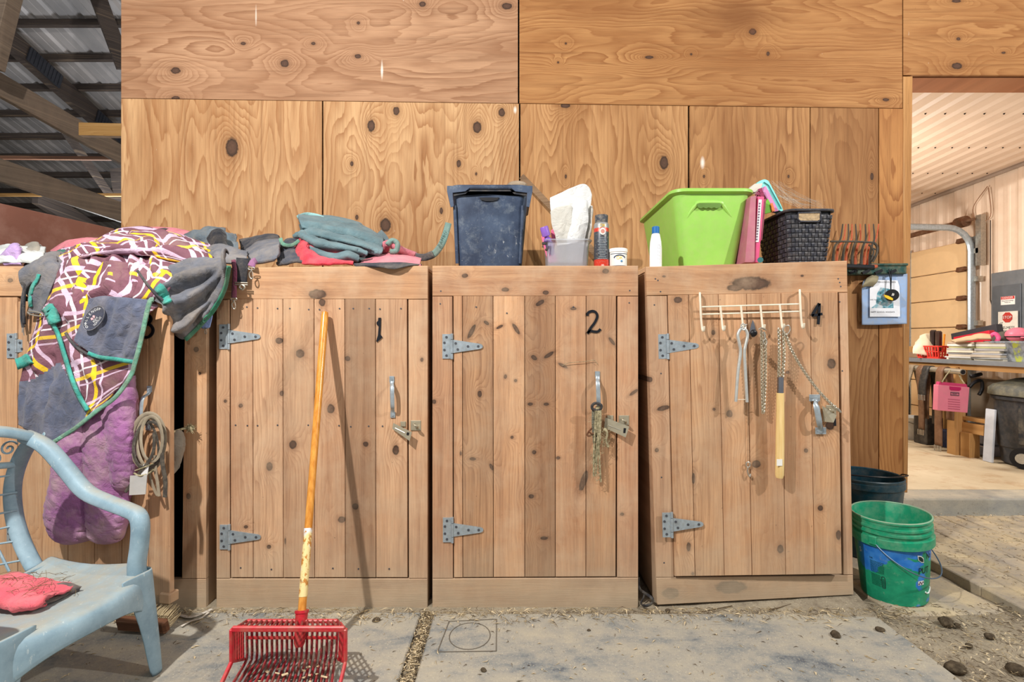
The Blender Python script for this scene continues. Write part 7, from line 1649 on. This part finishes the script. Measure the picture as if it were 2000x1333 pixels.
# ------------------------------------------------------------------ overhead door on the far side of the room
XD = 4.64
def WX(px, py, X=XD): Y = X/((px-1000)/1000); return P(px, py, Y)
d1_ = sempty('door_1', (XD, 6.426, 0))
dm_ = mat('door_panel_wood', (244, 208, 158), .55, 0, .2, (200, 170, 130), .04, 3)
zs = [2.13, 1.835, 1.54, 1.245, .95, .655, .36, .115]
for a, b in zip(zs, zs[1:]):
    mb = MB(); mb.box((XD+.02, 6.426, (a+b)/2), (.04, 2.38, a-b-.008), b=.006); obj('door_panel', mb, dm_, d1_)
mb = MB()
for Y in (5.15, 5.977, 6.732, 7.548): mb.box((XD-.004, Y, 1.2), (.012, .05, 1.9)); ob = obj('hinge_strip', mb, M['galv'], d1_); mb = MB()
for z in zs[:-1]:
    mb = MB(); mb.box((XD-.02, 5.263, z), (.03, .10, .045), rot(0, .3, 0)); mb.tube([Vector((XD-.035, 5.233, z)), Vector((XD-.035, 5.161, z))], .014, 10); obj('roller_bracket', mb, M['rust'], d1_)
tk = thing('door_track', (XD-.03, 5.141, 1.2), 'galvanised curved overhead door track on the far wall', 'track')
mb = MB(); pts = [Vector((XD-.03, 5.141, .115)), Vector((XD-.03, 5.141, 1.6)), Vector((XD-.03, 5.141, 2.0))]+[Vector((XD-.03-.24*(1-math.cos(a)), 5.141, 2.0+.24*math.sin(a))) for a in [PI/2*k/6 for k in range(1, 7)]]+[Vector((3.9, 5.141, 2.25)), Vector((2.6, 5.141, 2.26))]
mb.tube(pts, .032, 8, flat=(1, .8)); obj('track_rail', mb, M['galv'], tk, smooth=True)
mb = MB()
for z in (.5, 1.0, 1.28, 1.72, 2.0): mb.box((XD+.0, 5.1, z), (.05, .06, .05))
tag(obj('track_brackets', mb, M['steel'], tk), kind='stuff')
mb = MB(); mb.box((XD, 5.069, 2.1), (.05, .06, .5)); obj('end_bracket', mb, M['steel'], tk)
mb = MB(); mb.tube([Vector((XD-.06, 5.08, 2.31)), Vector((XD-.06, 7.752, 2.31))], .014, 8); mb.tube([Vector((XD-.06, 5.161, 2.31)), Vector((XD-.06, 5.263, 2.31))], .055, 14); mb.tube([Vector((XD-.06, 5.304, 2.31)), Vector((XD-.06, 7.65, 2.31))], .026, 10); obj('torsion_shaft', mb, M['rust'], tk, smooth=True)
mb = MB(); mb.tube(crom([Vector((XR-.03, 5.029, 2.62)), Vector((XR-.05, 5.161, 2.45)), Vector((XR-.05, 5.12, 2.3)), Vector((XR-.03, 4.998, 2.32)), Vector((XR-.03, 5.018, 2.6))], 6), .004, 5); one('cable', mb, mat('tan_cable', (150, 112, 86), .6), 'thin looping cable hanging from the ceiling edge to the door shaft', 'cable')
mb = MB(); mb.tube([Vector((XR-.03, 4.998, 2.28)), Vector((XR-.03, 4.998, 1.5)), Vector((XR-.03, 4.916, 1.26))], .005, 5); mb.box((XR-.04, 4.916, 1.22), (.06, .07, .1), b=.006); one('wall_switch', mb, mat('brown_switch', (70, 58, 50), .5), 'small dark switch box with a cord, left of the grey electric panel', 'switch')
# electric panel
ep = thing('electric_panel', (XR-.05, 4.59, 1.0), 'grey electric panel box on the wall with two safety signs', 'panel')
M['panel'] = mat('panel_grey', (118, 122, 126), .45, .2, .1)
mb = MB(); mb.box((XR-.06, 4.59, 1.36), (.08, .66, .78), b=.006); obj('panel_box', mb, M['panel'], ep)
mb = MB(); mb.box((XR-.107, 4.753, 1.33), (.012, .27, .58), b=.003); dd = obj('panel_door', mb, mat('panel_door_grey', (104, 108, 112), .4, .2), ep)
mb = MB(); mb.box((XR-.116, 4.886, 1.18), (.01, .035, .045), b=.002); obj('latch', mb, M['black'], dd)
def wmap(y0, z0, X=XR-.116): return lambda x, y, d: Vector((X-d, y0-x, z0+y))
dg = MB(); dg.box((XR-.1145, 4.735, 1.475), (.002, .135, .078)); sg = obj('danger_sign', dg, M['print_white'], ep)
mb = MB(); mb.box((XR-.116, 4.735, 1.5), (.002, .128, .026)); obj('red_header', mb, M['print_red'], sg)
t = text_mb('DANGER', .026, wmap(4.735, 1.5, XR-.117)); obj('lettering', t, M['print_white'], sg)
t = text_mb('Hazardous voltage\nKeep out', .015, wmap(4.735, 1.466)); obj('lettering', t, M['print_dark'], sg)
sp_s = thing('stop_sign', (XR-.13, 4.72, 1.16), 'white sign with a red octagon reading STOP, propped on the grey electric panel', 'sign')
mb = MB(); mb.box((XR-.128, 4.72, 1.268), (.006, .185, .21)); obj('sign_board', mb, mat('sign_white', (236, 228, 212), .6), sp_s)
mb = MB(); mb.prism([Vector((XR-.132, 4.72+.05*math.cos(PI/8+k*PI/4), 1.318+.05*math.sin(PI/8+k*PI/4))) for k in range(8)], (-.002, 0, 0)); obj('octagon', mb, mat('stop_red', (196, 62, 52), .5), sp_s)
t = text_mb('STOP', .036, wmap(4.72, 1.318, XR-.135)); obj('lettering', t, M['print_white'], sp_s)
t = text_mb('HELMETS\nREQUIRED', .034, wmap(4.72, 1.205, XR-.132)); obj('lettering', t, M['print_dark'], sp_s)
mb = MB(); mb.tube(crom([wmap(4.785, 1.26, XR-.132)(x, y, 0) for x, y in [(-.01, -.02), (-.015, -.005), (0, .01), (.012, .006), (.018, .016)]], 4), .002, 5); obj('horse_outline', mb, M['print_dark'], sp_s)
# ------------------------------------------------------------------ table along the wall
ZTB = .935
tb = thing('work_table', (4.2, 4.3, .112), 'long wooden work table with a metal edged top in the far room', 'table')
mb = MB(); mb.box((4.2, 4.2, ZTB-.015), (.72, 2.5, .026), b=.003); obj('table_top', mb, mat('table_metal', (180, 182, 180), .4, .4, .2), tb)
mb = MB(); mb.box((3.842, 4.2, ZTB-.014), (.012, 2.5, .038)); obj('edge_strip', mb, mat('edge_aluminium', (196, 200, 204), .3, .7), tb)
mb = MB(); mb.box((3.88, 4.1, ZTB-.055), (.04, 2.2, .05)); obj('apron', mb, M['post'], tb)
for (x, y) in ((3.87, 4.46), (3.87, 3.2), (4.48, 5.3), (4.48, 3.2)):
    mb = MB(); mb.box((x, y, .49), (.09, .09, .77), b=.003); obj('leg', mb, M['post'], tb)
mb = MB(); mb.box((3.9, 4.34, .36), (.038, .25, .085), b=.002); obj('brace_board', mb, M['post'], tb)
mb = MB(); mb.box((3.93, 4.33, .435), (.09, .24, .03), b=.002); obj('brace_board', mb, M['post'], tb)
mb = MB(); mb.box((3.9, 4.36, .2), (.09, .09, .24), b=.003); obj('leg_block', mb, M['post'], tb)
mb = MB(); mb.box((4.12, 4.42, .6), (.012, .34, .34)); one('plywood_offcut', mb, wood('grey_offcut', (150, 138, 120), (120, 106, 90), freq=30), 'greyish plywood piece under the table behind the pink file box', 'board')
# pipe with girths
mb = MB(); mb.tube([Vector((3.70, 4.20, .845)), Vector((3.74, 5.3, .86))], .024, 16); pi_ = one('hanging_pipe', mb, mat('pipe_steel', (190, 182, 164), .35, .7), 'steel pipe under the table edge carrying the leather girths', 'pipe', smooth=True)
mb = MB(); mb.tube([Vector((3.699, 4.198, .845)), Vector((3.699, 4.1965, .845))], .018, 16); obj('bore', mb, M['black'], pi_)
def girth(y, w, zl, zr, m, label, buckle=True, spread=.05, flare=0):
    t = thing('leather_girth', (3.72, y, .5), label, 'girth', 'leather girths on the pipe'); c = Vector((3.715, y, .845)); rows = []
    path = [Vector((-spread-flare, 0, zl)), Vector((-spread-flare*.4, 0, (zl+.8)/2)), Vector((-.042, 0, .80)), Vector((-.028, 0, .858)), Vector((0, 0, .876)), Vector((.028, 0, .858)), Vector((.042, 0, .80)), Vector((spread, 0, (zr+.8)/2)), Vector((spread, 0, zr))]
    mb = MB(); cp = crom(path, 5)
    for q in cp: rows.append([Vector((3.715+q.x, y+s*w/2, q.z)) for s in (-1, -.4, .4, 1)])
    mb.grid(rows); obj('strap', mb, m, t, smooth='all', solid=.012, offs=0)
    for s in (-.25, .25):
        mb = MB(); x0 = 3.715-spread-flare-.008; yy = y+s*w
        if buckle:
            mb.tube([Vector((x0, yy-.016, zl)), Vector((x0, yy+.016, zl)), Vector((x0, yy+.016, zl-.045)), Vector((x0, yy-.016, zl-.045))], .004, 6, True); mb.tube([Vector((x0, yy, zl)), Vector((x0, yy, zl-.045))], .003, 6); obj('buckle', mb, M['steel'], t, smooth=True); t.children[-1]['kind'] = None
    return t
lb = mat('brown_leather', (106, 76, 54), .55, 0, .35, (150, 124, 98), .2, 20); lk = mat('black_leather', (46, 44, 42), .5, 0, .3, (120, 108, 92), .2, 20); lg = mat('grey_tan_leather', (128, 112, 92), .6, 0, .4, (160, 144, 118), .2, 20)
girth(4.40, .07, .20, .42, mat('mid_brown_leather', (120, 86, 62), .55, 0, .3, (150, 124, 98), .2, 20), 'brown leather girth nearest the pipe end, hanging almost to the floor')
girth(4.56, .075, .62, .36, lk, 'black leather girth second from the pipe end, short with two buckles', spread=.06)
girth(4.62, .06, .30, .40, lb, 'dark brown leather girth third from the pipe end', spread=.02)
girth(4.74, .08, .43, .42, lg, 'grey-tan leather girth in the middle of the pipe, bowed outward', flare=.02, spread=.085)
girth(4.90, .075, .52, .40, lk, 'black girth fifth from the pipe end, behind the grey-tan one', spread=.06)
girth(5.02, .07, .46, .40, lb, 'dark girth hanging furthest along the pipe beside the plywood edge', spread=.05)
# pink file box
fb = thing('file_box', P(1861, 806, 4.1), 'pink plastic file box hanging on string from the pipe', 'box')
yf = 4.12
mb = MB(); mb.prism([P(x, y, yf) for x, y in [(1833, 752), (1894, 757), (1890, 807), (1831, 802)]], (-.0, .05, 0)); obj('box_body', mb, mat('pink_file_plastic', (232, 130, 152), .45, 0, .15, var=.05), fb, bevel=.004)
mb = MB(); mb.prism([P(x, y, yf+.01) for x, y in [(1835, 746), (1888, 751), (1890, 757), (1833, 752)]], (0, .03, 0)); obj('box_lid', mb, mat('deep_pink_plastic', (206, 66, 112), .4), fb, bevel=.002)
mb = MB(); mb.prism([P(x, y, yf-.003) for x, y in [(1855, 755), (1877, 757), (1877, 762), (1874, 764), (1858, 763), (1855, 761)]], (0, .004, 0)); obj('finger_notch', mb, mat('magenta_notch', (190, 30, 96), .5), fb)
mb = MB(); q = [P(x, y, yf-.003) for x, y in [(1857, 767), (1873, 768), (1873, 773), (1857, 772)]]; mb.tube(q, .004, 6, True)
t = text_mb('FILES', .016, lambda x, y, d: P(1865, 770, yf-.003)+Vector((x, 0, y))); mb.add(t.v, t.f); tag(obj('badge_frame', mb, mat('grey_badge', (110, 84, 96), .5), fb), kind='stuff')
mb = MB()
for k in range(5): mb.beam(P(1852, 780+k*4.6, yf-.002), P(1875, 782+k*4.6, yf-.002), .003, .004)
tag(obj('ruled_lines', mb, mat('pink_line', (188, 92, 118), .5), fb), kind='stuff')
mb = MB(); mb.tube([P(1840, 747, yf), P(1848, 734, 4.2), P(1856, 724, 4.24)], .005, 6); mb.tube([P(1884, 750, yf+.02), P(1878, 742, 4.2), P(1872, 730, 4.24)], .005, 6); obj('string', mb, M['rope'], fb)
# white bucket and clear box under the girths
wb_ = thing('white_bucket', (4.07, 5.2, .112), 'white plastic bucket on the floor under the hanging girths', 'bucket'); Z0 = Vector(wb_.location)
mb = MB(); mb.lathe([(.002, .003), (.12, 0), (.14, .2), (.146, .205), (.146, .22), (.138, .22), (.118, .01), (.002, .008)], (0, 0, 0), 28); obj('bucket_wall', loc(mb), mat('white_bucket_plastic', (232, 228, 220), .4, 0, .2), wb_, smooth=True)
mb = MB(); mb.tube([Vector((.146*math.cos(a), .146*math.sin(a), .212-.06*max(0, math.sin(a-PI)))) for a in [PI+PI*k/14 for k in range(15)]], .004, 6); obj('bail_wire', loc(mb), M['steel'], wb_)
mb = MB(); mb.box((4.0, 4.92, .244), (.16, .16, .26), b=.006); one('storage_crate', mb, mat('dark_crate', (60, 56, 54), .5, 0, .2), 'small dark crate on the floor beside the white bucket', 'crate')
mb = MB(); mb.box((4.1, 4.76, .194), (.2, .12, .16), b=.006); one('bundled_cloth', mb, fabric('navy_bundle', (58, 64, 96), .2), 'navy cloth bundle on the floor behind the long brown girth', 'cloth')
cbx = thing('clear_box', (4.2, 4.5, .112), 'stacked clear plastic boxes low under the table', 'box')
N = NT('milky_plastic'); N.b.inputs['Transmission Weight'].default_value = .5; mk = N.done(C(206, 214, 236), .3)
for z in (.19, .29):
    mb = MB(); mb.box((4.2, 4.5, z-.033), (.34, .32, .085), b=.008); obj('box_tier', mb, mk, cbx)
mb = MB(); mb.box((3.89, 4.17, .33), (.02, .08, .43), rot(0, .06, 0), b=.003); one('white_board', mb, mat('white_panel_board', (208, 212, 220), .5), 'narrow white board standing against the dark wheeled bin', 'board')
# clutter under the table
mb = MB(); mb.tube(crom([P(1893, 757, 4.3), P(1902, 748, 4.3), P(1916, 744, 4.3), P(1918, 760, 4.3), P(1912, 772, 4.3)], 5), .014, 8); mb.tube([P(1896, 736, 4.32), P(1916, 731, 4.32)], .016, 8); one('handle_tangle', mb, M['black'], 'black metal handle sticking out under the table beside the dark wheeled bin', 'handle', smooth='all')
# wheeled bin
tc_ = thing('wheeled_bin', (4.16, 3.99, .112), 'dark grey wheeled rubbish bin with a pale domed lid under the table', 'bin'); Z0 = Vector(tc_.location)
M['bin'] = mat('bin_plastic', (52, 54, 58), .5, 0, .4, (110, 102, 92), .2, 10)
mb = MB(); mb.lathe([(.002, .012), (.21, .01), (.225, .02), (.235, .14), (.245, .15), (.268, .52), (.285, .525), (.285, .55), (.27, .555)], (0, 0, 0), 40, power=3); obj('bin_body', loc(mb), M['bin'], tc_, smooth=True)
mb = MB(); mb.lathe([(.288, .555), (.300, .56), (.296, .61), (.27, .64), (.255, .645), (.15, .69), (.002, .715)], (0, 0, 0), 40, power=3); obj('lid', loc(mb), mat('bin_lid_dusty', (92, 92, 84), .6, 0, .7, (150, 142, 112), .2, 8), tc_, smooth=True)
mb = MB(); a = math.atan2(-3.99, -4.16)
for s in (-.35, .1): mb.box(Vector((.262*math.cos(a+s), .262*math.sin(a+s), .34)), (.012, .12, .3), rot(0, 0, a+s), b=.004)
tag(obj('side_panels', loc(mb), mat('bin_panel', (42, 44, 48), .5, 0, .3), tc_), kind='stuff')
mb = MB(); w0 = Vector((-.235, -.05, .085)); mb.tube([w0+Vector((.03, 0, 0)), w0-Vector((.02, .02, 0))], .078, 20); wh = obj('wheel', loc(mb), M['black'], tc_, smooth=True); mb = MB(); mb.tube([w0-Vector((.02, .02, 0)), w0-Vector((.024, .024, 0))], .04, 16); obj('hub', loc(mb), M['steel'], wh)
# ------------------------------------------------------------------ things on the table
def tpt(px, py, X): return WX(px, py, X)
rbk = thing('red_basket', P(1830, 692, 4.75), 'small red plastic basket with slots holding pens, on the table', 'basket')
cx, cy = 3.95, 4.78
mb = MB(); mb.box((cx, cy, ZTB+.01), (.14, .24, .02), b=.004); mb.tube([Vector((cx-.075, cy-.13, ZTB+.115)), Vector((cx+.075, cy-.13, ZTB+.115)), Vector((cx+.075, cy+.13, ZTB+.115)), Vector((cx-.075, cy+.13, ZTB+.115))], .008, 6, True); mb.tube([Vector((cx-.072, cy-.125, ZTB+.068)), Vector((cx+.072, cy-.125, ZTB+.068)), Vector((cx+.072, cy+.125, ZTB+.068)), Vector((cx-.072, cy+.125, ZTB+.068))], .006, 6, True)
rp_ = mat('red_basket_plastic', (226, 62, 50), .4)
for k in range(9):
    y = cy-.12+k*.03
    for s in (-1, 1): mb.tube([Vector((cx+s*.066, y, ZTB+.02)), Vector((cx+s*.074, y, ZTB+.115))], .007, 6)
for k in range(1, 5):
    x = cx-.06+k*.024
    for s in (-1, 1): mb.tube([Vector((x, cy+s*.12, ZTB+.02)), Vector((x, cy+s*.128, ZTB+.115))], .007, 6)
tag(obj('basket_frame', mb, rp_, rbk, smooth=True), kind='stuff')
def onbox(name, c, d, m, label, cat, R=None, group=None, b=.003): mb = MB(); mb.box(c, d, R, b=b); return one(name, mb, m, label, cat, group)
onbox('dark_bottle', (4.0, 4.86, ZTB+.17), (.05, .045, .2), mat('brown_bottle', (58, 46, 42), .3), 'dark brown bottle standing in the left of the red basket', 'bottle', b=.012)
onbox('dark_bottle', (4.0, 4.80, ZTB+.165), (.05, .045, .19), mat('amber_bottle', (70, 52, 44), .3), 'dark bottle standing right of the first one in the red basket', 'bottle', b=.012)
onbox('orange_pen', (3.98, 4.72, ZTB+.15), (.014, .014, .16), mat('orange_pen_plastic', (240, 150, 50), .4), 'orange pen upright in the red basket', 'pen', rot(.1, 0, 0))
onbox('red_folder', (4.12, 4.56, ZTB+.135), (.05, .36, .19), mat('crimson_folder', (196, 30, 52), .5), 'crimson folder leaning behind the red basket', 'folder', rot(-.16, 0, 0))
onbox('dark_box', (4.2, 4.62, ZTB+.15), (.06, .46, .25), mat('dark_carton', (58, 56, 60), .6), 'dark long carton behind the crimson folder', 'carton', rot(-.17, 0, 0))
mb = loft([[(1786, 668, 4.95), (1800, 656, 4.95), (1818, 654, 4.95), (1826, 668, 4.95)], [(1783, 680, 4.85), (1800, 670, 4.85), (1816, 672, 4.85), (1824, 684, 4.85)], [(1782, 692, 4.8), (1798, 694, 4.8), (1810, 696, 4.8), (1818, 696, 4.8)]], 6, 6, .02, 9, (1, 0, 0), 141); one('crumpled_paper', mb, mat('cream_paper', (240, 226, 196), .8), 'crumpled cream paper heap at the plywood end of the table', 'paper', smooth='all', solid=.004)
onbox('wood_block', (4.15, 5.28, ZTB+.06), (.1, .12, .1), M['post'], 'wooden block with holes at the plywood end of the table', 'block')
onbox('brown_carton', (3.98, 5.05, ZTB+.03), (.14, .24, .05), mat('brown_card', (150, 120, 92), .8), 'flat brown carton under the crumpled cream paper', 'carton')
onbox('cream_booklet', (3.98, 4.92, ZTB+.04), (.16, .16, .016), mat('cream_booklet_paper', (232, 214, 176), .8), 'cream booklet tilted beside the red basket', 'booklet', rot(.5, 0, .3))
random.seed(17)
pals = [(232, 222, 200), (206, 204, 200), (216, 200, 178), (196, 196, 200), (226, 214, 190), (184, 180, 178), (210, 206, 150), (230, 226, 216), (186, 162, 140)]
z = ZTB
names = ['lowest', 'second from the bottom', 'third from the bottom', 'fourth from the bottom', 'middle', 'fourth from the top', 'third from the top', 'second from the top', 'topmost']
for k in range(9):
    h = random.uniform(.012, .022); c = pals[k]
    for half, y in ((0, 4.46), (1, 4.19)):
        cc_ = [min(255, v*(1 if half == 0 else .86)) for v in c]
        onbox('magazine', (3.99+random.uniform(-.02, .02), y+random.uniform(-.015, .015), z+h/2), (.2, .255, h-.001), mat('magazine_paper', cc_, .6), ['%s magazine of the left stack on the table', '%s magazine of the right stack on the table'][half] % names[k], 'magazine', rot(0, 0, random.uniform(-.06, .06)), 'magazines on the far table', .002)
    z += h
mb = loft([[(1858, 666, 4.5), (1885, 660, 4.4), (1912, 654, 4.3), (1934, 655, 4.25)], [(1866, 668, 4.4), (1890, 666, 4.35), (1914, 662, 4.25), (1936, 662, 4.2)]], 6, 5, .004, 9, (1, 0, 0), 142); one('paper_bag', mb, mat('kraft_paper', (206, 176, 140), .8), 'flat brown paper bag lying on top of the magazine stacks', 'bag', smooth='all', solid=.02)
mt = thing('metal_tub', (4.1, 4.02, ZTB), 'dull metal tub with a yellow stripe holding helmets on the table', 'tub'); Z0 = Vector(mt.location)
N = NT('dull_zinc'); p = N.obj(); X_, Y_, Z_ = N.xyz(p); c = N.mix(N.mr(N.noise(p, 22, 6, .7), .35, .7), C(120, 124, 128), C(190, 196, 206)); c = N.mix(N.math('MULTIPLY', N.mr(N.math('ABSOLUTE', N.math('ADD', Y_, .05)), .025, .035, 1, 0), N.mr(N.noise(p, 30, 4), .4, .5)), c, C(196, 204, 90)); zm = N.done(c, .35, .5)
mb = MB(); mb.lathe([(.002, .004), (.8, .002), (.82, .01), (.97, .145), (1.0, .15), (1.0, .165), (.96, .165), (.8, .014), (.002, .012)], (0, 0, 0), 40, sx=.2, sy=.3, power=4); obj('tub_wall', loc(mb), zm, mt, smooth=True)
def helmet(c, r, m, label):
    mb = MB(); mb.ball(c, r, 16, 10, (1, 1.1, .8)); t = thing('riding_helmet', c-Vector((0, 0, r*.8)), label, 'helmet', 'helmets in the metal tub'); obj('helmet_shell', mb, m, t, smooth=True)
    mb = MB(); mb.box(c+Vector((-r*.1, -r*1.1, -r*.3)), (r*1.1, r*.5, r*.16), b=.006); obj('visor', mb, m, t); mb = MB(); mb.tube([c+Vector((r*1.02*math.cos(a)*math.cos(.3), r*1.1*math.sin(a), -r*.2)) for a in [2*PI*k/16 for k in range(16)]], r*.06, 6, True); obj('brim_band', mb, M['black'], t)
helmet(Vector((4.08, 4.13, ZTB+.215)), .075, mat('pink_helmet', (228, 122, 142), .4), 'coral pink riding helmet on the metal tub'); helmet(Vector((4.12, 4.27, ZTB+.18)), .085, mat('grey_helmet', (92, 88, 80), .6), 'dull grey-brown riding helmet left of the pink one in the tub'); helmet(Vector((4.14, 3.98, ZTB+.2)), .085, mat('magenta_helmet', (206, 58, 120), .4), 'magenta riding helmet at the right edge of the photo')
mb = MB(); mb.tube(crom([P(1934, 658, 4.25), P(1943, 652, 4.22), P(1950, 660, 4.2), P(1946, 668, 4.2)], 5), .016, 8); one('pink_strap', mb, mat('pink_strap_cloth', (230, 90, 140), .6), 'bright pink strap at the left end of the metal tub', 'strap', smooth='all')
